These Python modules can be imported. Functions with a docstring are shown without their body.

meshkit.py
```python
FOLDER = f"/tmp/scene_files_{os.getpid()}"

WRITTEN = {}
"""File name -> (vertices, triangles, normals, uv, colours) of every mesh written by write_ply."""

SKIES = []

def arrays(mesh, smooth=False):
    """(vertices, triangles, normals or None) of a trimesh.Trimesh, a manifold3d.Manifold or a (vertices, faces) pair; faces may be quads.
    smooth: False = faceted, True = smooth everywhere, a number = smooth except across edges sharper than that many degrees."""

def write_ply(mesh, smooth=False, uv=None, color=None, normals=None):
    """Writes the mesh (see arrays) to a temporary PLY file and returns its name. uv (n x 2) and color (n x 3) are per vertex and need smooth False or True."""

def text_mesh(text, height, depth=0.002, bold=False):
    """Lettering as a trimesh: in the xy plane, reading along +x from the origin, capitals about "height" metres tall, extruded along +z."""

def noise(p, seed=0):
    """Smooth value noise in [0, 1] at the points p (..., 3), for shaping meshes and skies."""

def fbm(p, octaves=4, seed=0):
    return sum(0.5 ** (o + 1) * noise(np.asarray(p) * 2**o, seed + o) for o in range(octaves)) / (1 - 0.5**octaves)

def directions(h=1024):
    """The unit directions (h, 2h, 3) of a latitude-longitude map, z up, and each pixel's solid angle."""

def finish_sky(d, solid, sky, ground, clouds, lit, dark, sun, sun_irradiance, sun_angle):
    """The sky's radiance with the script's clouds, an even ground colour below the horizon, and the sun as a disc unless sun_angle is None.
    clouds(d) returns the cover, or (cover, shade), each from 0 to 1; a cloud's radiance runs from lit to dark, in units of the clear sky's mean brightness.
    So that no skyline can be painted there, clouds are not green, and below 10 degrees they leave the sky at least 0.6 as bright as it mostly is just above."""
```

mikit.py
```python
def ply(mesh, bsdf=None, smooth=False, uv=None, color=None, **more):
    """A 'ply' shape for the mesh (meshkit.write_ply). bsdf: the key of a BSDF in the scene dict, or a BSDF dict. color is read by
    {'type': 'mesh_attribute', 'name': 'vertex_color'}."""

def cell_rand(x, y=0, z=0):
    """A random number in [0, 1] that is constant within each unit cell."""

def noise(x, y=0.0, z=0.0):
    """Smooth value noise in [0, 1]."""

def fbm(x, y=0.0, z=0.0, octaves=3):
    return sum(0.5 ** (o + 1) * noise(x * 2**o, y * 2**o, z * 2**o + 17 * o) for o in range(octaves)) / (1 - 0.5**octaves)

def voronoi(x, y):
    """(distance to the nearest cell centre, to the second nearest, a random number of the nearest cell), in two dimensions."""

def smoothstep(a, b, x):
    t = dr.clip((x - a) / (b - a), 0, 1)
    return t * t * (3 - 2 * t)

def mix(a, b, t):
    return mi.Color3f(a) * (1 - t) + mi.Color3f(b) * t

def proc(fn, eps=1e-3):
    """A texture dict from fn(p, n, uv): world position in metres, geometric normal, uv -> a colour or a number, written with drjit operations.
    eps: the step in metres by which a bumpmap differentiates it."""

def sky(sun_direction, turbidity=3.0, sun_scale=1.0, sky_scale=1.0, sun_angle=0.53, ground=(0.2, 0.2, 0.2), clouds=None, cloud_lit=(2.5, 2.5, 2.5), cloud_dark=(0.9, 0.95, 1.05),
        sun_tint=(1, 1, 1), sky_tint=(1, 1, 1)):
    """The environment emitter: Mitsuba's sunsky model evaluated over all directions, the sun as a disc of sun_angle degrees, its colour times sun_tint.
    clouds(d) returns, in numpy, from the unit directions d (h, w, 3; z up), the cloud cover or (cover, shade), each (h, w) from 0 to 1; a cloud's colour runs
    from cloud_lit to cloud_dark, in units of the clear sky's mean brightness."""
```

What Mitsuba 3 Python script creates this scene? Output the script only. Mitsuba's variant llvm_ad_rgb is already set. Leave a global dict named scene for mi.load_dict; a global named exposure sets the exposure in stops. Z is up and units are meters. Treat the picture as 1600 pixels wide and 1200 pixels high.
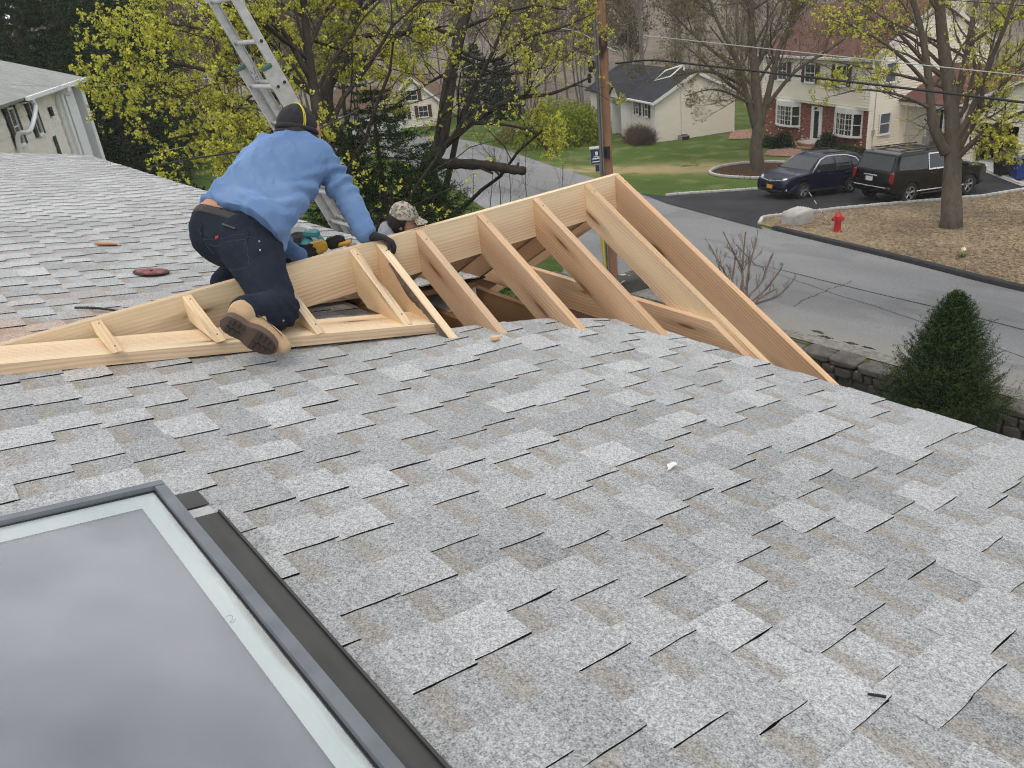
import math, random
import numpy as np, trimesh, mitsuba as mi, drjit as dr
import manifold3d as m3
from shapely.geometry import Polygon, box as sbox, LineString, Point
from shapely import affinity
import mikit, meshkit
from mikit import noise, fbm, voronoi, cell_rand, smoothstep, mix, proc

T = mi.ScalarTransform4f
scene, labels = {'type': 'scene'}, {}

# ---------------------------------------------------------------- camera, light, exposure
scene['camera'] = {'type': 'perspective', 'fov': 65.45, 'fov_axis': 'x', 'near_clip': 0.05, 'medium': {'type': 'ref', 'id': 'air'}, 'far_clip': 2000.0,
                   'to_world': T().look_at(origin=[0, 0, 9.0], target=[0.528006, 0.730871, 9.0 - 0.432478], up=[0.344048, 0.281497, 0.895762])}


def cloud_deck(d):
    p = d / np.maximum(d[..., 2:3], 0.12)
    a = meshkit.fbm(p * np.array([2.2, 2.2, 0.0]) + 3.7, 5, seed=4)
    b = meshkit.fbm(p * np.array([0.8, 0.8, 0.0]) + 11.0, 3, seed=9)
    return np.ones(d.shape[:2]), np.clip(0.45 + 2.3 * (a - 0.5) + 1.7 * (b - 0.5), 0, 1)


scene['sky'] = mikit.sky((-0.35, -0.30, 0.89), turbidity=4, sun_scale=0.13, sun_angle=16, clouds=cloud_deck, cloud_lit=(2.18, 2.23, 2.27), cloud_dark=(0.97, 1.02, 1.11), ground=(0.16, 0.16, 0.15))
exposure = 2.5

scene['air'] = {'type': 'homogeneous', 'albedo': {'type': 'rgb', 'value': [.95, .95, .95]}, 'sigma_t': 0.0005}

# ---------------------------------------------------------------- helpers
RNG = np.random.default_rng(7)


def key_for(base):
    if base not in scene and base not in labels:
        return base
    i = 1
    while f'{base}_{i:03d}' in scene or f'{base}_{i:03d}' in labels:
        i += 1
    return f'{base}_{i:03d}'


def thing(name, label=None, cat=None, group=None, kind=None):
    k = key_for(name)
    labels[k] = {}
    if label: labels[k]['label'] = label
    if cat: labels[k]['category'] = cat
    if group: labels[k]['group'] = group
    if kind: labels[k]['kind'] = kind
    return k


def put(mesh, bsdf, parent=None, name=None, label=None, smooth=False, uv=None, kind=None, color=None, **kw):
    """One shape entry; parent given -> a part of it."""
    if parent is None:
        k = name
    else:
        base = f'{parent}__{name}'
        k = base
        i = 1
        while k in scene or (k in labels and k in scene):
            k = f'{base}_{i:03d}'
            i += 1
    scene[k] = mikit.ply(mesh, bsdf, smooth=smooth, uv=uv, color=color, **kw)
    if label or kind:
        labels.setdefault(k, {})
        if label: labels[k]['label'] = label
        if kind: labels[k]['kind'] = kind
    return k


def solo(name, mesh, bsdf, label=None, cat=None, group=None, kind=None, **kw):
    k = thing(name, label, cat, group, kind)
    scene[k] = mikit.ply(mesh, bsdf, **kw)
    return k


def unit(v):
    v = np.asarray(v, float)
    return v / np.linalg.norm(v)


def cat(*ms):
    out = []
    for m in ms:
        if m is None: continue
        if isinstance(m, (list,)):
            out += m
        else:
            out.append(m)
    V, F, o = [], [], 0
    for m in out:
        v, f = (m.vertices, m.faces) if hasattr(m, 'vertices') else m
        v = np.asarray(v, float); f = np.asarray(f, int)
        if f.shape[1] == 4:
            f = np.vstack([f[:, [0, 1, 2]], f[:, [0, 2, 3]]])
        V.append(v); F.append(f + o); o += len(v)
    return np.vstack(V), np.vstack(F)


QUAD = np.array([[0, 1, 3, 2], [4, 6, 7, 5], [0, 4, 5, 1], [2, 3, 7, 6], [0, 2, 6, 4], [1, 5, 7, 3]])


def frame(c, ux, uy, uz):
    return np.array(c, float), np.array(ux, float), np.array(uy, float), np.array(uz, float)


def obox(c, ax, ay, az, sx, sy, sz, uvoff=(0, 0)):
    """Box with centre c, axes and full sizes; 24 vertices, uv in metres (u along ax)."""
    c = np.asarray(c, float); ax, ay, az = unit(ax), unit(ay), unit(az)
    g = np.array([[i, j, k] for i in (-.5, .5) for j in (-.5, .5) for k in (-.5, .5)])
    P = c + g[:, :1] * sx * ax + g[:, 1:2] * sy * ay + g[:, 2:] * sz * az
    if np.dot(np.cross(ax, ay), az) < 0:
        Q = QUAD[:, ::-1]
    else:
        Q = QUAD
    v = P[Q].reshape(-1, 3)
    f = np.arange(24).reshape(6, 4)
    L = g * np.array([sx, sy, sz])
    uv = []
    for q in Q:
        l = L[q]
        rng = np.ptp(l, axis=0)
        if rng[0] < 1e-9: uv.append(np.stack([l[:, 1] * .0 + uvoff[0] + 9.3, l[:, 2] * 1 + l[:, 1] + uvoff[1]], 1))
        elif rng[1] < 1e-9: uv.append(np.stack([l[:, 0] + uvoff[0], l[:, 2] + uvoff[1]], 1))
        else: uv.append(np.stack([l[:, 0] + uvoff[0], l[:, 1] + uvoff[1] + 3.1], 1))
    F = np.vstack([f[:, [0, 1, 2]], f[:, [0, 2, 3]]])
    return (v, F), np.vstack(uv)


def abox(x0, x1, y0, y1, z0, z1):
    return obox(((x0 + x1) / 2, (y0 + y1) / 2, (z0 + z1) / 2), (1, 0, 0), (0, 1, 0), (0, 0, 1), x1 - x0, y1 - y0, z1 - z0)[0]


def cbox(sx, sy, sz, b=0.01):
    """Chamfered box, centred."""
    b = min(b, sx * .45, sy * .45, sz * .45)
    pts = []
    for i in (-1, 1):
        for j in (-1, 1):
            for k in (-1, 1):
                x, y_, z = i * sx / 2, j * sy / 2, k * sz / 2
                pts += [(x - i * b, y_ - j * b, z), (x - i * b, y_, z - k * b), (x, y_ - j * b, z - k * b)]
    return trimesh.convex.convex_hull(np.array(pts))


def place(m, c=(0, 0, 0), ax=(1, 0, 0), ay=(0, 1, 0), az=(0, 0, 1)):
    v, f = (m.vertices, m.faces) if hasattr(m, 'vertices') else m
    A = np.array([ax, ay, az], float)
    if np.linalg.det(A) < 0:
        f = np.asarray(f)[:, ::-1]
    return np.asarray(v) @ A + np.asarray(c, float), f


def segs(P0, P1, R0, R1, k=5):
    """Many separate tapered tubes at once."""
    P0, P1 = np.asarray(P0, float), np.asarray(P1, float)
    N = len(P0)
    R0, R1 = np.broadcast_to(R0, N).astype(float), np.broadcast_to(R1, N).astype(float)
    d = P1 - P0
    L = np.linalg.norm(d, axis=1, keepdims=True)
    d = d / np.maximum(L, 1e-9)
    ref = np.where(np.abs(d[:, 2:3]) < .9, [[0, 0, 1.0]], [[1.0, 0, 0]])
    a = np.cross(d, ref); a /= np.maximum(np.linalg.norm(a, axis=1, keepdims=True), 1e-9)
    b = np.cross(d, a)
    th = np.arange(k) / k * 2 * np.pi
    ring = np.cos(th)[None, :, None] * a[:, None] + np.sin(th)[None, :, None] * b[:, None]
    V = np.concatenate([P0[:, None] + ring * R0[:, None, None], P1[:, None] + ring * R1[:, None, None]], 1)
    i = np.arange(k); j = (i + 1) % k
    f = np.vstack([np.stack([i, j + k, j], 1), np.stack([i, i + k, j + k], 1)])
    if k > 2:
        caps = [[k, k + q, k + q + 1] for q in range(1, k - 1)]
        f = np.vstack([f, np.array(caps)[:, ::-1]])
    F = (f[None] + (np.arange(N) * 2 * k)[:, None, None]).reshape(-1, 3)
    return V.reshape(-1, 3), F


def tube(pts, r, k=8, caps=True):
    """Swept tube along a polyline, continuous."""
    P = np.asarray(pts, float); N = len(P)
    r = np.broadcast_to(r, N).astype(float)
    t = np.gradient(P, axis=0); t /= np.maximum(np.linalg.norm(t, axis=1, keepdims=True), 1e-9)
    a = np.cross(t[0], [0, 0, 1.0]) if abs(t[0][2]) < .9 else np.cross(t[0], [1.0, 0, 0])
    a = unit(a); V = []
    th = np.arange(k) / k * 2 * np.pi
    for i in range(N):
        a = unit(a - t[i] * (a @ t[i])); b = np.cross(t[i], a)
        V.append(P[i] + r[i] * (np.cos(th)[:, None] * a + np.sin(th)[:, None] * b))
    V = np.vstack(V); F = []
    for i in range(N - 1):
        for q in range(k):
            q2 = (q + 1) % k
            F += [[i * k + q, i * k + q2, (i + 1) * k + q2], [i * k + q, (i + 1) * k + q2, (i + 1) * k + q]]
    if caps:
        V = np.vstack([V, P[:1], P[-1:]]); n0 = N * k
        for q in range(k):
            q2 = (q + 1) % k
            F += [[n0, q2, q], [n0 + 1, (N - 1) * k + q, (N - 1) * k + q2]]
    return V, np.array(F)


def bez(pts, n=16):
    """Catmull-Rom through the points."""
    P = np.asarray(pts, float)
    P = np.vstack([2 * P[0] - P[1], P, 2 * P[-1] - P[-2]])
    out = []
    for i in range(1, len(P) - 2):
        t = np.linspace(0, 1, n, endpoint=False)[:, None]
        a, b, c, d = P[i - 1], P[i], P[i + 1], P[i + 2]
        out.append(.5 * (2 * b + (c - a) * t + (2 * a - 5 * b + 4 * c - d) * t ** 2 + (3 * b - a - 3 * c + d) * t ** 3))
    return np.vstack(out + [P[-2:-1]])


def cyl(p0, p1, r0, r1=None, k=12):
    return tube([p0, p1], [r0, r0 if r1 is None else r1], k)


def extr(poly, h0, h1, plane='xz', ):
    """Extrude a shapely polygon; plane 'xz': polygon (x,z) pushed along y from h0 to h1, 'xy': along z, 'yz': along x."""
    m = trimesh.creation.extrude_polygon(poly, h1 - h0, engine='earcut')
    v = np.array(m.vertices); f = np.array(m.faces)
    if plane == 'xz':
        return np.stack([v[:, 0], h0 + v[:, 2], v[:, 1]], 1), f[:, ::-1]
    if plane == 'yz':
        return np.stack([h0 + v[:, 2], v[:, 0], v[:, 1]], 1), f
    return np.stack([v[:, 0], v[:, 1], v[:, 2] + h0], 1), f


def to_manifold(m):
    v, f = (m.vertices, m.faces) if hasattr(m, 'vertices') else m
    t = trimesh.Trimesh(v, f, process=True)
    return m3.Manifold(m3.Mesh(np.asarray(t.vertices, np.float32), np.asarray(t.faces, np.uint32)))


def soften(t, it):
    v0 = np.array(t.vertices)
    trimesh.smoothing.filter_taubin(t, iterations=it)
    v1 = np.array(t.vertices)
    bad = ~(np.linalg.norm(v1 - v0, axis=1) < .03)
    v1[bad] = v0[bad]
    t.vertices = v1
    return t


def blob(bones, edge=.02, it=10, cut=None):
    """Union of hulls of spheres: bones are lists of (point, radius); smoothed into one skin."""
    parts = []
    for b in bones:
        sp = [m3.Manifold.sphere(float(r), 20).translate([float(x) for x in p]) for p, r in b]
        parts.append(m3.Manifold.batch_hull(sp))
    u = m3.Manifold.batch_boolean(parts, m3.OpType.Add)
    if cut is not None:
        u = u - cut
    u = u.refine_to_length(edge)
    mm = u.to_mesh()
    t = trimesh.Trimesh(np.array(mm.vert_properties[:, :3], float), np.array(mm.tri_verts), process=True)
    return soften(t, it)


def wrinkle(t, amp, scale, seed=0, aniso=(1, 1, 1), oct=3):
    n = np.array(t.vertex_normals)
    w = meshkit.fbm(np.array(t.vertices) * np.asarray(aniso) * scale, oct, seed)
    t.vertices = t.vertices + n * ((w - .5) * 2 * amp)[:, None]
    return t


def scatter_faces(C, size, n_each, rng, elong=1.0, up=None, spread=None):
    """n_each random small diamonds round every centre -> one mesh."""
    C = np.repeat(np.asarray(C, float), n_each, 0)
    N = len(C)
    off = rng.normal(size=(N, 3)); off /= np.linalg.norm(off, axis=1, keepdims=True)
    sp = size if spread is None else spread
    C = C + off * (rng.random((N, 1)) ** .5) * sp
    a = rng.normal(size=(N, 3)); a /= np.linalg.norm(a, axis=1, keepdims=True)
    b = np.cross(a, rng.normal(size=(N, 3))); b /= np.linalg.norm(b, axis=1, keepdims=True)
    s = size * (.6 + .8 * rng.random((N, 1))) * .5
    V = np.stack([C - a * s * elong, C - b * s, C + a * s * elong, C + b * s], 1).reshape(-1, 3)
    f = np.array([[0, 1, 2], [0, 2, 3]])
    return V, (f[None] + (np.arange(N) * 4)[:, None, None]).reshape(-1, 3)


# ---------------------------------------------------------------- materials
def mat(key, color, rough=.7, metallic=0., spec=.5, bump=None, bump_scale=1., clearcoat=0., two=True, **kw):
    c = {'type': 'rgb', 'value': list(color)} if isinstance(color, (tuple, list)) else color
    r = {'type': 'principled', 'base_color': c, 'roughness': rough, 'metallic': metallic, 'specular': spec, **kw}
    if clearcoat: r['clearcoat'] = clearcoat; r['clearcoat_gloss'] = .95
    if bump is not None:
        r = {'type': 'bumpmap', 'arbitrary': bump, 'scale': bump_scale, 'bsdf': r}
    scene[key] = {'type': 'twosided', 'bsdf': r} if two else r
    return key


def leafmat(key, color, trans=.5):
    c = {'type': 'rgb', 'value': list(color)} if isinstance(color, (tuple, list)) else color
    scene[key] = {'type': 'principledthin', 'base_color': c, 'roughness': .6, 'diff_trans': trans, 'spec_trans': 0.0, 'eta': 1.3}
    return key


def f_shingle(p, n, uv):
    t, v = uv.x, uv.y
    side = t < -0.5
    tan = t > 1.5
    tone = dr.select(tan, t - 2.0, t)
    g = noise(p.x * 400, p.y * 400, p.z * 400)
    g2 = noise(p.x * 150 + 9, p.y * 150, p.z * 150)
    gran = dr.clip(.5 + 1.7 * (.68 * g + .32 * g2 - .5), 0, 1)
    dark = mix((.104, .109, .114), (.222, .232, .240), tone)
    lite = mix((.375, .387, .396), (.615, .632, .642), tone)
    c = mix(dark, lite, gran)
    edge = 1 - smoothstep(.30, .46, v + .22 * (noise(p.x * 40, p.y * 22) - .5))
    tanc = mix((.165, .154, .140), (.405, .382, .352), gran)
    c = mix(c, tanc, dr.select(tan, edge * .85, 0.0) * (.72 + .4 * noise(p.x * 6, p.y * 3, 5)))
    big = fbm(p.x * .9, p.y * .9, 0, 3)
    c = c * (.84 + .32 * big)
    d1 = dr.exp(-dr.square((p.x - .35 - .25 * noise(p.y * 3, 2)) / .42) - dr.square((p.y - 3.75) / .55)) * smoothstep(.28, .62, fbm(p.x * 5, p.y * 5, 3))
    c = mix(c, c * mi.Color3f(1.12, .86, .70), dr.clip(d1 * 1.3, 0, 1))
    return dr.select(side, mi.Color3f(.012, .012, .013), c)


def f_wood(tint_a, tint_b, knots=True):
    def fn(p, n, uv):
        u, v = uv.x, uv.y
        w = fbm(u * 1.1, v * 5, 2.0, 3)
        bandv = .5 + .5 * dr.sin(v * 26 + 5 * fbm(u * .45, v * 2.2, 7.0, 2))
        ring = .5 + .5 * dr.sin((v + .045 * noise(u * 1.6, v * 5, 4) ) * 360 + 16 * w)
        fine = noise(u * 9, v * 430)
        c = mix(tint_a, tint_b, dr.clip(.62 * bandv + .30 * (w - .4), 0, 1))
        c = c * (1 - .20 * ring * ring * (.4 + .6 * bandv)) * (.92 + .14 * fine)
        if knots:
            k1, k2, kr = voronoi(u * 1.15, v * 7.5)
            kn = (1 - smoothstep(.035, .10, k1)) * (kr > .42)
            halo = (1 - smoothstep(.05, .30, k1)) * (kr > .42)
            c = c * (1 - .30 * halo)
            c = mix(c, (.19, .085, .035), kn * .9)
        c = mix(c, c * mi.Color3f(1.0, .93, .84), smoothstep(.35, .75, noise(u * .35 + 3, v * .8, 21)))
        return c * (.84 + .32 * noise(u * .7, v * 3, 11))
    return fn


mat('m_shingle', proc(f_shingle), .93, spec=.2)
mat('m_wood', proc(f_wood((.76, .62, .42), (.655, .46, .305))), .68, spec=.3)
mat('m_wood_red', proc(f_wood((.66, .485, .33), (.53, .335, .205))), .7, spec=.3)
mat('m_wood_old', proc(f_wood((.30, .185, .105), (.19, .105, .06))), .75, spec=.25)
mat('m_bark_edge', proc(lambda p, n, uv: mix((.05, .04, .035), (.20, .15, .11), fbm(p.x * 60, p.y * 60, p.z * 60))), .9)
mat('m_black', (.016, .016, .018), .55)
mat('m_rubber', (.02, .02, .021), .8)
mat('m_nail', (.03, .028, .028), .5, .6)


def f_clad(p, n, uv):
    a = fbm(p.x * 22, p.y * 22, p.z * 22)
    return mix((.115, .13, .155), (.20, .215, .24), a)


mat('m_clad', proc(f_clad), .42, .25)


def f_flash(p, n, uv):
    a = fbm(p.x * 9, p.y * 9, 1.0)
    b = noise(p.x * 60, p.y * 8, 2)
    return mix((.036, .035, .033), (.085, .083, .077), dr.clip(.75 * a + .35 * b, 0, 1))


mat('m_flash', proc(f_flash), .45, .35)


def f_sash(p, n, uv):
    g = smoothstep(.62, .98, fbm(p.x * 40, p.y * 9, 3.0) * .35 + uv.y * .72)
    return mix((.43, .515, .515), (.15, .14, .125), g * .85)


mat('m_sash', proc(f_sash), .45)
mat('m_shade', proc(lambda p, n, uv: mix((.094, .098, .138), (.112, .122, .155), fbm(p.x * 2.4, p.y * 2.4, 0, 2))), .8)
scene['m_glass_sheet'] = {'type': 'thindielectric', 'int_ior': 1.52}
mat('m_white', (.74, .75, .75), .5)
mat('m_trim', (.70, .70, .69), .6)
mat('m_alu', proc(lambda p, n, uv: mix((.42, .42, .41), (.66, .66, .65), fbm(p.x * 26, p.y * 26, p.z * 26))), .42, .55)
mat('m_alu_dark', (.30, .30, .30), .5, .5)
mat('m_green_cap', (.05, .13, .10), .7)
mat('m_steel', (.62, .63, .64), .3, .9)


def f_shirt(p, n, uv):
    a = dr.clip(1.9 * fbm(p.x * 5, p.y * 5, p.z * 5, 4) - .45, 0, 1)
    b = noise(p.x * 420, p.y * 420, p.z * 420)
    c = mix((.100, .178, .355), (.165, .265, .455), a)
    return c * (.9 + .2 * b)


mat('m_shirt', proc(f_shirt), .95, spec=.1, sheen=.35)


def f_jean(p, n, uv):
    b = noise(p.x * 520, p.y * 520, p.z * 520)
    a = fbm(p.x * 14, p.y * 14, p.z * 14, 3)
    return mix((.007, .010, .017), (.027, .036, .057), dr.clip(.6 * b + .6 * a - .1, 0, 1))


mat('m_jean', proc(f_jean), .92, spec=.15)
mat('m_stitch', (.035, .045, .065), .9)
mat('m_skin', proc(lambda p, n, uv: mix((.36, .195, .125), (.44, .25, .165), fbm(p.x * 40, p.y * 40, p.z * 40))), .55, spec=.35)
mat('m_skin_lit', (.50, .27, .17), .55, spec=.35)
mat('m_belt', (.022, .019, .016), .5)
mat('m_boot', proc(lambda p, n, uv: mix((.43, .29, .165), (.54, .375, .225), fbm(p.x * 30, p.y * 30, p.z * 30))), .85)
mat('m_sole', (.12, .082, .062), .85)
mat('m_lug', (.055, .042, .036), .9)
mat('m_beanie', proc(lambda p, n, uv: mix((.012, .011, .013), (.034, .032, .036), noise(p.x * 300, p.y * 300, p.z * 300))), .95, sheen=.5)
mat('m_yellow', (.62, .52, .06), .6)
mat('m_drill', (.70, .40, .05), .45)
mat('m_teal', (.035, .17, .185), .4)
mat('m_glove', (.020, .020, .023), .9)


def f_camo(p, n, uv):
    a = fbm(p.x * 45, p.y * 45, p.z * 45, 3)
    b = fbm(p.x * 70 + 5, p.y * 70, p.z * 70, 2)
    c = mix((.42, .38, .32), (.22, .20, .165), smoothstep(.46, .54, a))
    return mix(c, (.10, .095, .075), smoothstep(.60, .66, b))


mat('m_camo', proc(f_camo), .95)
mat('m_hoodie', proc(lambda p, n, uv: mix((.22, .235, .28), (.30, .315, .36), noise(p.x * 200, p.y * 200, p.z * 200))), .95)
mat('m_hair', (.012, .009, .008), .8)
mat('m_red_tag', (.45, .03, .035), .7)
mat('m_disc', proc(lambda p, n, uv: mix((.10, .035, .035), (.34, .085, .09), smoothstep(.3, .7, fbm(p.x * 30, p.y * 30, 0)))), .6)
mat('m_disc_rim', (.06, .022, .024), .6, .3)
mat('m_chip', (.62, .44, .26), .8)
mat('m_orange_leaf', (.40, .15, .045), .8)
# ================================================================ the house we stand on
S = 0.1992376
CS, SS, TS = math.cos(S), math.sin(S), math.tan(S)
EX, EN = np.array([CS, 0, -SS]), np.array([SS, 0, CS])
EAVE, YB = 2.80, 3.39


def droop(x):
    return -0.014 * np.clip((x - 2.35) / .45, 0, 2) ** 2


def hump(x, y_):
    """Old deck springing up beside the cut."""
    return .036 * np.exp(-((x - 2.22) / .50) ** 2 - ((y_ - 2.80) / .38) ** 2)


def rp(x, y_, up=0.0):
    """Point over the main roof plane."""
    x = np.asarray(x, float); y_ = np.asarray(y_, float)
    z = 8.0002 - TS * x + up * CS + droop(x) + hump(x, y_)
    return np.stack(np.broadcast_arrays(x + up * SS, y_, z), -1)


house = thing('shingled_house', 'house with grey shingle roof and skylight in the foreground, cut open for a new gable', 'house')


def valley(x):
    """Half-width of the cut for the new gable at distance x."""
    return .40 + (x - 1.78) * .235


rng = np.random.default_rng(11)
EXPO = .1402
NC = 39
piece_V, piece_F, piece_UV, piece_C = [], [], [], []


def shingle_piece(x0, x1, ya0, yb0, ya1, yb1, h0, h1, tone, tanf):
    """x0 upslope, x1 butt; y from ya to yb at each end."""
    xs = np.linspace(x0 - .012, x1, 4)
    k = (xs - x0) / (x1 - x0)
    ya = ya0 + (ya1 - ya0) * k; yb = yb0 + (yb1 - yb0) * k
    curl = rng.random() ** 3 * .0025
    hh = h0 + (h1 - h0) * k + curl * np.clip(k, 0, 1) ** 2
    jig = rng.normal(0, .0012, 4)
    A = rp(xs, ya + jig, hh); B = rp(xs, yb + jig, hh)
    A0 = rp(xs, ya + jig, -.006); B0 = rp(xs, yb + jig, -.006)
    V, F, U = [], [], []
    base = 0
    tt = tone + (2.0 if tanf else 0.0)
    def strip(P, Q, u):
        nonlocal base
        m = len(P)
        V.append(np.vstack([P, Q]))
        kk = np.clip(k, 0, 1) if m == 4 else np.array([1., 1.])
        U.append(np.stack([np.full(2 * m, u), np.concatenate([kk, kk])], 1))
        for i in range(m - 1):
            F.append([base + i, base + i + 1, base + m + i + 1]); F.append([base + i, base + m + i + 1, base + m + i])
        base += 2 * m
    strip(A, B, tt)                    # top
    strip(A0, A, -1.0)                 # side facing -y
    strip(B, B0, -1.0)                 # side facing +y
    strip(np.stack([A[-1], B[-1]]), np.stack([A0[-1], B0[-1]]), -1.0)   # butt
    return np.vstack(V), np.array(F), np.vstack(U)


for c in range(NC):
    x1 = EAVE - c * EXPO
    x0 = x1 - EXPO
    y_ = -5.5 - rng.random() * .4
    raised = rng.random() < .5
    while y_ < 14.9:
        w = rng.uniform(.105, .165) if raised else rng.uniform(.095, .150)
        if rng.random() < .10: w *= 1.35
        ya, yb = y_, min(y_ + w, 14.9 + rng.normal(0, .004))
        y_ += w
        spans = [(ya, yb, ya, yb)]
        if x1 > 1.80:
            v0, v1 = valley(max(x0, 1.78)), valley(max(x1, 1.78))
            out = []
            lo0, lo1, hi0, hi1 = YB - v0, YB - v1, YB + v0, YB + v1
            if ya < max(lo0, lo1):
                out.append((ya, min(yb, lo0), ya, min(yb, lo1)))
            if yb > min(hi0, hi1):
                out.append((max(ya, hi0), yb, max(ya, hi1), yb))
            spans = out
        for s_ in spans:
            if s_[1] - s_[0] < .004 and s_[3] - s_[2] < .004: continue
            # teeth of the laminated shingles stand proud of the sheet between them
            tone = np.clip(rng.normal(.70 if raised else .44, .13), .06, 1)
            if rng.random() < (.15 if raised else .04): tone *= .48
            h0, h1 = (.0042, .0074) if raised else (.0014, .0028)
            s0, s1, s2, s3 = s_
            V, F, U = shingle_piece(x0, x1, s0, max(s1, s0 + .001), s2, max(s3, s2 + .001), h0, h1, tone, not raised)
            piece_V.append(V); piece_F.append(F); piece_UV.append(U); piece_C.append(V.mean(0))
        raised = not raised
piece_C = np.array(piece_C)
# the 300 nearest ones in front of the skylight and the viewer are pieces of their own, the rest one covering
rel = piece_C - np.array([0, 0, 9.0])
ang = np.degrees(np.arctan2(rel[:, 1], rel[:, 0]))
dist = np.linalg.norm(rel, axis=1)
front = (ang > 15) & (ang < 97) & ~((piece_C[:, 0] < .30) & (piece_C[:, 1] < 1.92) & (piece_C[:, 1] > .7)) & (piece_C[:, 0] + piece_C[:, 1] > 1.25)
order = np.argsort(np.where(front, dist, 1e9))
near = set(order[:300].tolist())
for i in order[:300]:
    put((piece_V[i], piece_F[i]), 'm_shingle', house + '__roof', 'shingle', uv=piece_UV[i])
rv, rf, ru, o = [], [], [], 0
for i in range(len(piece_V)):
    if i in near: continue
    rv.append(piece_V[i]); rf.append(piece_F[i] + o); ru.append(piece_UV[i]); o += len(piece_V[i])
put((np.vstack(rv), np.vstack(rf)), 'm_shingle', house + '__roof', 'shingle_field', uv=np.vstack(ru), kind='stuff')
# deck under the shingles, its cut edge, the far slope, fascia, walls
deck = Polygon([(-2.66, -5.5), (2.74, -5.5), (2.74, YB - valley(2.74) - .03), (1.80, YB - valley(1.8) - .03), (1.80, YB + valley(1.8) + .03), (2.74, YB + valley(2.74) + .03), (2.74, 14.85), (-2.66, 14.85)])
v, f = extr(deck, -.062, -.030, 'xy')
put((np.stack([v[:, 0], v[:, 1], 8.0002 - TS * v[:, 0] + v[:, 2] - .012 * (v[:, 0] > 2)], 1), f), 'm_wood_old', house, 'roof')
far_v = np.array([[-2.66, -5.5, 8.535], [-2.66, 14.9, 8.535], [-8.1, 14.9, 7.44], [-8.1, -5.5, 7.44]])
put((far_v, np.array([[0, 1, 2, 3]])), 'm_shingle', house + '__roof', 'far_slope', uv=np.tile([[.6, .8]], (4, 1)))
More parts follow.
